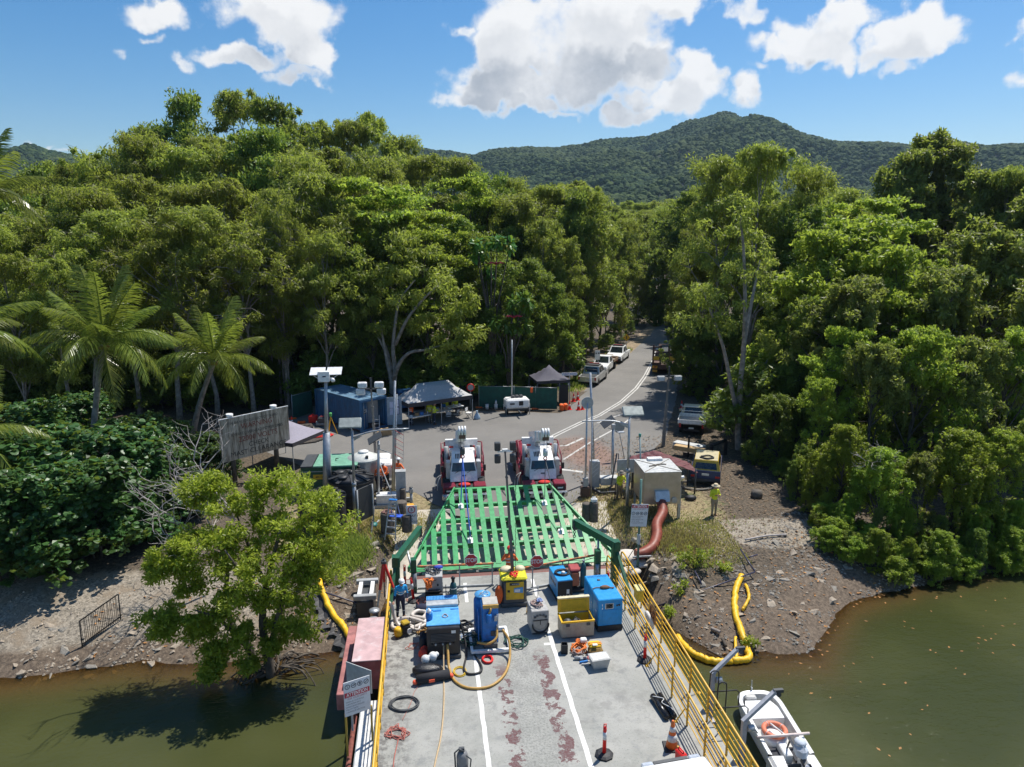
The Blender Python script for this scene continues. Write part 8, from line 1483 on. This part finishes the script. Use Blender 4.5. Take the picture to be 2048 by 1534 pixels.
# mechanical cabinets on skids
t = thing('winch_skid', 'grey upright cabinet and white box on a steel skid at the left of the landing', 'winch', (-1.75, 38.4, GZ)); part(t, 'cabinet', MB().box((.25, .3, .95), (.55, .45, 1.8), bev=.02), mat('cabinet_grey', (.42, .43, .43), .5)); part(t, 'white_box', MB().box((-.55, -.1, .45), (1.1, .6, .55), bev=.03), white); part(t, 'skid_beam', MB().box((-.3, -.5, .1), (2.2, .14, .2)), grey); part(t, 'skid_beam', MB().box((-.3, .5, .1), (2.2, .14, .2)), grey); part(t, 'stay', MB().bar((.0, -.6, .2), (-.9, .5, 2.3), .05), grey); part(t, 'blue_cap', MB().box((.25, .3, 1.87), (.58, .48, .04)), grey)
t = thing('winch_skid', 'grey cabinet and box on a black framed skid right of the cranes', 'winch', (10.0, 39.3, GZ)); part(t, 'cabinet', MB().box((-.25, .2, .95), (.55, .45, 1.6), bev=.02), mat('cabinet_grey', (.42, .43, .43), .5)); part(t, 'white_box', MB().box((.6, .1, .55), (1.1, .6, .45), bev=.03), mat('box_lightgrey', (.5, .51, .5), .5)); part(t, 'frame', MB().bar((-.9, .6, .3), (-.1, -.8, .1), .14).bar((-.1, -.8, .1), (1.3, -.75, .1), .14).bar((.5, -.6, .1), (1.1, .3, 2.1), .07).bar((1.0, -.6, .1), (1.2, .3, 2.1), .05), dgrey)
# timber stumps used as bollards
def stump(label, c, r, h): return solo('timber_bollard', label, 'bollard', MB().lathe([(r*1.03, 0), (r, .05), (r*.98, h-.03), (r*.9, h), (.01, h+.005)], n=14), wood, c, 0, 'timber bollards at the landing')
stump('fat timber bollard with rusty chain on top behind the step ladder', G(776, 1062, .25), .36, 1.0); stump('timber bollard right of the step ladder top', G(803, 1035, .25), .32, .9); stump('thin tall timber bollard behind the hydrant corner', G(806, 1010, .25), .16, .95); stump('low timber bollard beside the 5 STAY IN VEHICLE sign', G(814, 1062, .25), .25, .85); stump('timber bollard with the white jug on top, right of the ramp', G(1187, 1042, .25), .24, 1.05); stump('shorter timber bollard right of the ramp', G(1173, 1040, .25), .26, .95)
scribble('chain', 'rusty chain heaped on the fat timber bollard', 'chain', (*G(776, 1062, .25).to_2d(), 1.25), .3, mat('chain_rust', (.24, .12, .10), .8), 30, .025, .06, 81); t = thing('jug', 'white plastic jug with handle on the timber bollard right of the ramp', 'jug', (*G(1187, 1042, .25).to_2d(), 1.3)); part(t, 'jug_body', MB().box((0, 0, .12), (.34, .24, .22), bev=.05), white); part(t, 'jug_handle', MB().tube([(-.1, 0, .22), (-.08, 0, .3), (.08, 0, .3), (.1, 0, .22)], .02), white)
hose('hose_coil', 'green garden hose looped over the timber bollards behind the ladder', 'hose', [tuple(G(793, 1062, .25)+Vector(o)) for o in ((0, 0, .9), (.25, -.1, .7), (.2, -.15, .2), (-.1, -.2, .1), (-.25, -.1, .5), (0, 0, .85), (.2, 0, .6))], .03, dgrope)
t = thing('step_ladder', 'aluminium step ladder with blue top and tray standing before the timber bollards', 'ladder', (-1.75, 34.3, .2), -.35)
for x in (-.28, .28): part(t, 'stile', MB().bar((x, -.55, 0), (x*.6, .0, 1.9), .06, .03), steel); part(t, 'rear_stile', MB().bar((x, .65, 0), (x*.6, .08, 1.85), .04), steel)
for k in range(5): part(t, 'step', MB().box((0, -.55+.55*(k+1)/6.2, 1.9*(k+1)/6.2), (.52-.03*k, .12, .03)), steel)
part(t, 'top_cap', MB().box((0, .02, 1.92), (.42, .18, .06), bev=.02), blue); part(t, 'tool_tray', MB().box((.1, .1, 1.05), (.6, .35, .04)), mat('tray_blue', (.03, .10, .55), .5)); part(t, 'rear_brace', MB().box((0, .55, .3), (.55, .03, .04)), steel)
t = thing('speed_sign', 'white sign with a red circled 5 and STAY IN VEHICLE', 'sign', (-.86, 34.75, .25), .03); part(t, 'board', MB().box((0, 0, .85), (.56, .03, 1.0)), mat('sign_white', (.66, .68, .70), .45, var=.05, dirt=.1)); part(t, 'red_ring', MB().torus((0, -.02, 1.13), .17, .022, 24, 6, Matrix.Rotation(PI/2, 3, 'X')), mat('sign_red', (.48, .03, .06), .45)); inkb = mat('sign_ink', (.10, .11, .13), .6)
text(t, 'number', '5', .17, (0, -.02, 1.13), m=inkb, bold=.006)
for s, z, hh in (('STAY', .80, .13), ('IN', .63, .08), ('VEHICLE', .48, .095)): text(t, 'text_line', s, hh, (0, -.02, z), m=inkb, bold=.003)
part(t, 'post', MB().cyl((0, .04, 0), (0, .04, .9), .035), steel)
t = thing('hydrant', 'small grey pump valve on a post behind the speed sign', 'valve', G(823, 1012, .25)); part(t, 'valve_post', MB().cyl((0, 0, 0), (0, 0, .75), .08, n=10), grey); part(t, 'valve_body', MB().box((0, 0, .9), (.22, .2, .3), bev=.04).cyl((-.3, 0, .85), (.1, 0, .85), .07, n=8), grey); part(t, 'hand_wheel', MB().lathe([(.1, 1.06), (.1, 1.1), (.01, 1.11)], n=10), dgrey)
solo('yellow_box', 'yellow metal box on the ground behind the speed sign', 'box', MB().box((0, 0, .35), (.6, .5, .6), bev=.03), mat('box_orange_yellow', (.68, .33, .03), .55), G(818, 1033, .25), .2); t = thing('drill', 'teal cordless tool lying on the ground by the dark sign board', 'tool', G(748, 1055, .25)); part(t, 'tool_body', MB().sph((0, 0, .14), .2, 9, 6, (1, 1.3, .7)), mat('teal_tool', (.01, .16, .15), .5)); part(t, 'tool_nose', MB().cyl((.1, .1, .15), (.25, .35, .25), .04), grey)
# dust extraction box with its flexible duct
t = thing('dust_extractor', 'large brushed steel box on legs with an outlet hood facing the ferry', 'dust extractor', (12.2, 35.0, GZ), -.04); bs = mat('brushed_steel', (.52, .46, .38), .38, .75, var=.12, scale=2, dirt=.12, dirtcol=(.3, .27, .23)); part(t, 'housing', MB().box((0, .6, 1.75), (1.95, 2.2, 1.75)), bs); part(t, 'roof_panel', MB().box((0, .6, 2.64), (1.98, 2.24, .03)), mat('roof_pale', (.60, .60, .57), .4, .3, dirt=.1)); part(t, 'top_hatch', MB().box((.1, 1.5, 2.72), (.8, .35, .14)), white); mb = MB(); mb.frust((-.05, -.62, 1.15), (.75, .5), (.75, .3), .5, (0, .1)); part(t, 'outlet_hood', mb, mat('hood_grey', (.5, .52, .54), .4, .5)); part(t, 'round_port', MB().cyl((.65, -.5, 1.1), (.65, -.56, 1.1), .16, n=14), steel)
for x in (-.9, .95): part(t, 'leg', MB().box((x, -.42, .45), (.12, .12, .9) if x < 0 else (.14, .14, 2.6)), steel); part(t, 'leg', MB().box((x, 1.6, .45), (.12, .12, .9)), steel)
part(t, 'roof_wire', MB().bar((-.95, -.45, 2.67), (.95, 1.6, 2.67), .02).bar((.95, -.45, 2.67), (-.95, 1.6, 2.67), .02).tube(cat_pts([(-.5, .4, 2.68), (-.1, .55, 2.7), (.2, .7, 2.69), (.5, .65, 2.68)], 4), .035, 5), mat('rope_brown', (.2, .17, .13), .8))
for i in range(6): part(t, 'side_valve', MB().cyl((.98, -.2+.2*i, 2.2-.12*i), (1.22, -.2+.2*i, 2.25-.12*i), .08, n=10), white)
duct = mat('duct_red', (.24, .055, .032), .55, var=.2, dirt=.15, dirtcol=(.12, .08, .07)); P_ = cat_pts([(12.1, 34.3, 1.35), (11.95, 33.7, 1.0), (11.4, 32.9, .72), (11.15, 32.1, .5), (10.75, 31.4, .28), (10.2, 31.0, .16), (9.75, 30.9, .1)], 22); t = thing('flexible_duct', 'thick rusty red ribbed duct curving down from the steel box towards the ferry', 'duct', (0, 0, 0)); part(t, 'duct_wall', MB().tube(P_, [.25+(.02 if i % 2 else -.012) for i in range(len(P_))], 16), duct)
t = thing('attention_sign', 'white and red ATTENTION safety sign on a slim green pole beside the red duct', 'sign', (9.75, 30.6, 0)); tz_ = V(1278, 1030, 30.55); part(t, 'pole', MB().cyl((0, 0, -.9), (.02, 0, 4.0), .055, n=8), mat('pole_green', (.10, .20, .17), .5)); part(t, 'pole_box', MB().box((0, 0, 1.05), (.14, .16, .5), bev=.02), mat('pole_box_grey', (.55, .56, .56), .4)); part(t, 'pole_arm', MB().bar((0, 0, .9), (-.6, .2, -.3), .03), darkgreen); part(t, 'bracket', MB().box((.2, 0, .15), (.9, .06, .07)), steel)
attention(t, Matrix.Translation((tz_.x-9.75, -.09, tz_.z)) @ Matrix.Rotation(.06, 4, 'Y'), .80, 1.1, (.40, .09))
# dark red corrugated shelter roof
t = thing('shelter_roof', 'old dark red corrugated roof on short posts behind the steel box', 'shelter', (13.3, 38.9, GZ), -.1); rr_m = mat('roof_maroon', (.12, .03, .035), .65, var=.3, scale=3, dirt=.5, dirtcol=(.16, .11, .10))
for sg, x0, z0, x1, z1 in ((-1, -1.5, 1.75, .1, 2.15), (1, .1, 2.15, 2.2, 1.35)):
    n_ = 18
    for k in range(3):
        y0, y1 = -.9+.6*k, -.9+.6*(k+1)-.015; mb = MB(); Q = []
        for i in range(n_+1): s = i/n_; zz = .018*math.sin(k*2+s*PI*2*4); Q.append((x0+(x1-x0)*s, z0+(z1-z0)*s+zz))
        for (xa, za), (xb, zb) in zip(Q[:-1], Q[1:]): mb.add([(xa, y0, za), (xb, y0, zb), (xb, y1, zb+.01), (xa, y1, za+.01), (xa, y0, za-.02), (xb, y0, zb-.02), (xb, y1, zb-.01), (xa, y1, za-.01)], [(0, 1, 2, 3), (7, 6, 5, 4), (0, 4, 5, 1), (2, 6, 7, 3)])
        part(t, 'roof_sheet', mb, rr_m)
for x, h_ in ((-1.4, 1.7), (2.1, 1.35)):
    for y in (-.8, .8): part(t, 'post', MB().cyl((x, y, 0), (x, y, h_+.2), .05, n=6), dgrey)
# timber stack and black rails
for i in range(2): a_, c_ = G(1350, 893-7*i, GZ+.55-.3*i), G(1408, 903-6*i, GZ+.55-.3*i); t = solo('timber_beam', ('long pale timber beam lying on top of the timber stack', 'grey sheeted timber below the pale beam of the stack')[i], 'timber', MB().bar((0, 0, 0), c_-a_, .5+.2*i, .3), mat('fresh_timber', (.48, .32, .15), .75, var=.15) if i == 0 else mat('tarp_grey', (.5, .5, .48), .6), a_)
solo('timber_beam', 'brown timber base of the stack under the grey sheeting', 'timber', MB().bar((0, 0, 0), G(1402, 915, GZ+.1)-G(1370, 906, GZ+.1), .5, .22), wood, G(1370, 906, GZ+.1))
t = thing('barrier_rail', 'black timber rail on two posts right of the timber stack', 'barrier', G(1421, 922, GZ)); e_ = G(1450, 910, GZ)-G(1421, 922, GZ); bk = mat('black_timber', (.018, .016, .014), .8); part(t, 'post', MB().box((0, 0, .5), (.2, .2, 1.05)), bk); part(t, 'post', MB().box(e_+Vector((0, 0, .5)), (.2, .2, 1.05)), bk); part(t, 'rail', MB().bar(Vector((0, 0, 1.06)), e_+Vector((0, 0, 1.06)), .2, .14), bk); solo('timber_post', 'thin black post in front of the timber stack', 'post', MB().box((0, 0, .75), (.1, .1, 1.5)), bk, G(1376, 915, GZ))
coil('hose_coil', 'grey hose coil on the ground left of the yellow roofed car', 'hose', tuple(G(1392, 972, .26)), .75, mat('hose_grey', (.16, .145, .12), .7), 5, .035, 1.3, 91); solo('black_bag', 'black bag lying on the ground right of the steel box', 'bag', MB().sph((0, 0, .15), .3, 9, 6, (1.2, .8, .6)), black, G(1381, 1001, .26)); solo('old_tyre', 'dark stump lying under the bushes behind the man in the straw hat', 'stump', MB().lathe([(.3, 0), (.34, .2), (.28, .42), (.01, .43)], n=12), wood, G(1513, 995, .26))
# black picket fence panels
def picket(label, a_, c_, h, n, name='picket_fence'):
    a_, c_ = Vector(a_), Vector(c_); t = thing(name, label, 'fence', a_); d = c_-a_; part(t, 'rail', MB().bar((0, 0, h), d+Vector((0, 0, h)), .04), bk); part(t, 'rail', MB().bar((0, 0, .15), d+Vector((0, 0, .15)), .04), bk)
    for k in range(n+1): q_ = d*(k/n); rg_ = random.Random(k); part(t, 'picket', MB().cyl(q_+Vector((0, 0, .02)), q_+Vector((rg_.uniform(-.03, .03), 0, h)), .010 if 0 < k < n else .026, n=5), bk)
picket('low black picket fence in front of the leaning man right of the ramp', G(1229, 1003, .25), G(1280, 997, .25), 1.1, 22); picket('black wire fence panel standing on the left gravel bank', gz(163, 1282, -.6, 0), gz(240, 1228, -.2, 0), 1.15, 22)
t = thing('wheelie_bin', 'open black plastic crate hung on the picket fence', 'crate', G(1272, 1000, .25)+Vector((0, -.1, .9))); part(t, 'crate_body', MB().box((0, 0, 0), (.5, .35, .5), bev=.05), black); part(t, 'crate_lid', MB().box((-.05, .1, .5), (.5, .06, .5)), black)
# road signs
t, d = pole('direction_sign', 'blue and white arrow street sign on a pole beside the dark peaked gazebo', 'sign', G(1139, 806, GZ), (1138, 748), 61.3, .04, grey); part(t, 'blade', MB().prism([(-.68, .13), (.62, .13), (.72, 0), (.62, -.13), (-.68, -.13), (-.78, 0)], .03, Matrix.Translation(d+Vector((0, 0, .05))) @ Matrix.Rotation(PI/2, 4, 'X')), white); text(t, 'blade_lettering', 'FERRY ROAD', .15, d+Vector((0, -.04, .05)), m=mat('sign_blue', (.02, .08, .42), .5))
t, d = pole('parking_sign', 'small white sign with dark symbols in front of the middle parked ute', 'sign', G(1203, 748, GZ), (1202, 722), 72, .035, grey); part(t, 'plate', MB().box(d+Vector((0, -.04, .35)), (.56, .03, 1.0)), white)
for sx_ in (-.13, .13): part(t, 'symbol', MB().box(d+Vector((sx_, -.06, .55)), (.16, .012, .14)), inkb)
t, d = pole('warning_sign', 'yellow diamond road sign seen at the left road edge beyond the utes', 'sign', G(1252, 708, GZ), (1252, 676), 86, .04, grey); part(t, 'plate', MB().prism([(0, .45), (.45, 0), (0, -.45), (-.45, 0)], .03, Matrix.Translation(d+Vector((0, -.05, .1))) @ Matrix.Rotation(PI/2, 4, 'X')), mat('sign_yellow', (.65, .36, .02), .5)); part(t, 'symbol', MB().box(d+Vector((0, -.09, .1)), (.1, .012, .4)), black)
t, d = pole('road_sign', 'red circled round sign standing behind the right end of the grey gazebo', 'sign', G(941, 820, GZ)+Vector((0, .6, 0)), (942, 778), 59.5, .035, grey); part(t, 'plate', MB().cyl(d+Vector((0, -.05, 0)), d+Vector((0, -.02, 0)), .33, n=20), grey); part(t, 'red_ring', MB().torus(d+Vector((0, -.06, 0)), .30, .05, 22, 6, Matrix.Rotation(PI/2, 3, 'X')), redp)
# ------------------------------------------------------------------ rocks, litter, grass and reeds on the banks
rkm = [mat('bank_stone', (.33, .275, .21), .9, var=.3, scale=4, bump=.5, dirt=.3, dirtcol=(.12, .09, .07)), mat('grey_stone', (.26, .235, .195), .9, var=.3, scale=4, bump=.5, dirt=.3, dirtcol=(.09, .08, .07))]
import bmesh
def rock_mesh(seed):
    rg_ = random.Random(seed); bm = bmesh.new()
    for i in range(11): bm.verts.new((rg_.uniform(-1, 1), rg_.uniform(-.75, .75), rg_.uniform(-.42, .42)))
    r_ = bmesh.ops.convex_hull(bm, input=bm.verts); bmesh.ops.delete(bm, geom=[v for v in bm.verts if not v.link_faces], context='VERTS'); me = bpy.data.meshes.new('rock'); bm.to_mesh(me); bm.free(); me.materials.append(rkm[seed % 2]); return me
RK = [rock_mesh(i) for i in range(10)]; rg = random.Random(21)
def rocks(n, pick, lab, grp_, s0, s1):
    k = 0
    while k < n:
        x, y = pick(); z = float(ground_h(x, y))
        if z < WATER-.25: continue
        o = link('rock', rg.choice(RK)); s = s0+(s1-s0)*rg.random()**2.2; o.location = (x, y, z-s*.06); o.scale = (s, s*rg.uniform(.7, 1.1), s*rg.uniform(.6, 1.0)); o.rotation_euler = (rg.uniform(-.35, .35), rg.uniform(-.35, .35), rg.uniform(0, 6.3)); tag(o, lab, 'rock', grp_); k += 1
def near(x0, x1, d0, d1): 
    def f(): x = rg.uniform(x0, x1); return x, float(np.interp(x, shx, shy))+rg.uniform(d0, d1)
    return f
rocks(95, near(-17, -7.5, -.4, 2.6), 'brown stone lying along the left waterline', 'stones along the left waterline', .10, .36)
rocks(110, near(10.6, 20, .2, 6.2), 'angular stone scattered over the right bank', 'stones on the right bank', .10, .42)
rocks(26, near(-4.6, -2.2, 1.5, 7.5), 'grey broken stone beside the concrete landing on the left', 'stones left of the landing', .18, .5); rocks(26, lambda: (rg.uniform(9.9, 11.6), rg.uniform(28.5, 32.5)), 'grey broken stone between the duct and the ferry', 'stones right of the landing', .18, .45)
def scatter(name, n, pick, fn, m): 
    mb = MB()
    for i in range(n):
        x, y = pick(); z = float(ground_h(x, y))
        if name == 'pebbles' and float(fbm(np.array(x*.8), np.array(y*.8), 3)) < rg.uniform(.3, .55): continue
        if z > WATER-.05: fn(mb, x, y, z)
    return struct(name, mb, m, 'stuff')
def peb(mb, x, y, z):
    s = rg.uniform(.03, .09); a = rg.uniform(0, 6.3); c_, d_ = math.cos(a)*s, math.sin(a)*s; mb.add([(x+c_, y+d_, z), (x-d_, y+c_, z), (x-c_, y-d_, z), (x+d_, y-c_, z), (x+rg.uniform(-.3, .3)*s, y+rg.uniform(-.3, .3)*s, z+s*.7)], [(0, 1, 4), (1, 2, 4), (2, 3, 4), (3, 0, 4)])
scatter('pebbles', 3600, near(-18, -2.5, -.2, 5.0), peb, rkm[0]); scatter('pebbles', 3400, near(10.3, 24, -.1, 7), peb, rkm[1])
lm_ = mat('fallen_leaves', (.36, .17, .05), .8, var=.5, scale=.9); lm2 = mat('dry_leaves', (.22, .15, .09), .9, var=.4, scale=.9)
def lf(mb, x, y, z):
    s = rg.uniform(.05, .11); a = rg.uniform(0, 6.3); c_, d_ = math.cos(a)*s, math.sin(a)*s; t_ = rg.uniform(.01, .05); mb.quad((x+c_, y+d_, z+.03), (x-d_*.45, y+c_*.45, z+.02+t_), (x-c_, y-d_, z+.03), (x+d_*.45, y-c_*.45, z+.03))
scatter('fallen_leaves', 230, near(10.5, 21, -.2, 5), lf, lm_); scatter('fallen_leaves', 130, near(-14, -2.2, .2, 4.5), lf, lm_); scatter('leaf_litter', 5000, lambda: (rg.uniform(9, 26), rg.uniform(30, 50)), lf, lm2)
mb = MB()
for i in range(90):
    x = rg.uniform(13, 27); y = float(np.interp(x, shx, shy))-rg.random()**2*6-.1; a = rg.uniform(0, 6.3); s_ = rg.uniform(.04, .09); c_, d_ = math.cos(a)*s_, math.sin(a)*s_; mb.quad((x+c_, y+d_, WATER+.012), (x-d_*.5, y+c_*.5, WATER+.012), (x-c_, y-d_, WATER+.012), (x+d_*.5, y-c_*.5, WATER+.012))
struct('floating_leaves', mb, lm_, 'stuff')
gm2 = leaf_mat('grass_blade', (.30, .22, .09), (.52, .42, .22), .3, .7); gm3 = leaf_mat('green_grass_blade', (.13, .2, .03), (.34, .38, .09), .35, .6)
def grass(name, n, pick, h0, h1, m, w_=.022):
    rng_ = np.random.default_rng(n); v, tt = [], []
    for i in range(n):
        x, y = pick(); z = float(ground_h(x, y)); h = rg.uniform(h0, h1); a = rg.uniform(0, 6.3); lx, ly = math.cos(a)*h*rg.uniform(.2, .7), math.sin(a)*h*rg.uniform(.2, .7); px_, py_ = -math.sin(a)*w_, math.cos(a)*w_
        v += [(x-px_, y-py_, z), (x+px_, y+py_, z), (x+lx+px_*.3, y+ly+py_*.3, z+h), (x+lx-px_*.3, y+ly-py_*.3, z+h)]; tt += [rg.random()*.9]*4
    me = bpy.data.meshes.new(name); np_fill(me, np.array(v), np.arange(len(v)).reshape(-1, 4), False); at = me.attributes.new('tint', 'FLOAT', 'POINT'); at.data.foreach_set('value', np.array(tt, np.float32)); return struct(name, me, m, 'stuff')
blob_ = lambda cx, cy, rx, ry: (lambda: (cx+rg.gauss(0, rx), cy+rg.gauss(0, ry)))
grass('grass', 5000, blob_(-4.0, 32.6, .55, .7), .12, .4, gm3); grass('dry_grass', 3500, blob_(12.0, 31.6, .7, .5), .1, .35, gm2); grass('dry_grass', 4500, blob_(10.3, 35.6, 1.2, 1.4), .06, .22, gm2); grass('dry_grass', 5000, lambda: (rg.uniform(11.5, 15), rg.uniform(29.5, 34)), .04, .14, gm2); grass('dry_grass', 3500, blob_(-3.0, 35.2, 1.0, .9), .05, .2, gm2); grass('dry_grass', 3000, blob_(-.9, 36.0, .8, .6), .05, .2, gm2); grass('grass', 1500, blob_(13, 33.6, 1.6, .7), .04, .12, gm3)
grass('grass', 5000, lambda: (lambda q: (RL[0].lerp(RL[2], q).x-rg.uniform(.3, 2.6), RL[0].lerp(RL[2], q).y-rg.uniform(-1, .6)))(rg.random()), .05, .3, gm3, .05)
for i, (u, v, Y, h_) in enumerate(((1383, 1130, 30.0, 1.15), (1365, 1165, 28.4, .5), (1345, 1190, 27.4, .6), (1440, 1135, 29.5, .5), (1500, 1240, 26.5, .4), (655, 1150, 29.5, .4))):
    p_ = G(u, v+12, -.2); k = 'lush0' if i == 0 else 'vine0'; z = float(ground_h(p_.x, p_.y)); t = thing('sapling', ('leafy green shrub growing among the right bank stones', 'small green sapling below the shrub on the right bank', 'narrow sapling beside the long blue pipe', 'tiny sapling right of the leafy shrub on the bank', 'small plant by the right boom corner', 'young mangrove sapling by the left boom')[i], 'plant', (p_.x, p_.y, z)); rng_ = np.random.default_rng(i+60)
    n_ = 26 if i == 0 else 7; C_ = (np.column_stack([rng_.normal(0, h_*.42, n_), rng_.normal(0, h_*.32, n_), rng_.uniform(.2, 1, n_)*h_*.8]), np.full((n_, 3), .2), rng_.random(n_)); part(t, 'foliage', leaf_mesh('foliage', [leaves(rng_, C_, 26, .16, .42, None, 1.0, .05, .8, 4)]), L_mang if i != 0 else L_bright); mb = MB()
    for q_ in C_[0][:8]: mb.tube([(0, 0, -.05), tuple(q_*.6), tuple(q_)], .014, 4)
    part(t, 'stem', mb, bark_d)
hose('log', 'grey driftwood log lying on the right bank mud', 'log', [gz(1422, 1262, -.9), gz(1440, 1268, -.9)], .08, bark); hose('log', 'dark driftwood stick at the right bank inside the boom', 'log', [gz(1444, 1278, -.95), gz(1452, 1292, -1)], .06, bark_d); hose('branch', 'long pale fallen branch at the shaded edge of the right bank', 'branch', [gz(1488, 1114), gz(1530, 1103), gz(1570, 1098)], .05, twig); hose('branch', 'dark curved branch lying over the mud inside the right boom', 'branch', [gz(1415, 1296, -1), gz(1430, 1306, -1.05), gz(1448, 1318, -1.1)], .04, bark_d)
for i in range(5): hose('log', 'weathered driftwood pole, %s in the pile right of the mangrove' % ('first', 'second', 'third', 'fourth', 'fifth')[i], 'log', [gz(560+8*i, 1215-4*i, -.6, .2), gz(600+7*i, 1190-5*i, -.4, .3), gz(628+3*i, 1172-4*i, -.3, .3)], .05, bark)
hose('root', 'curved pale root on the soil below the green grass tuft', 'root', [gz(648, 1150), gz(668, 1158), gz(680, 1150), gz(684, 1158)], .05, bark)
t = solo('sand_bags', 'pale concrete filled bags at the right edge of the landing by the duct', 'sandbag', MB().sph((0, 0, .1), .6, 12, 7, (1.3, 1, .35)).sph((.5, -.7, 0), .45, 10, 6, (1.2, .9, .35)).sph((-.2, -1.2, -.1), .45, 10, 6, (1.2, .9, .35)), mat('pale_bag', (.58, .53, .47), .9, bump=.6), (9.55, 31.6, -.35))
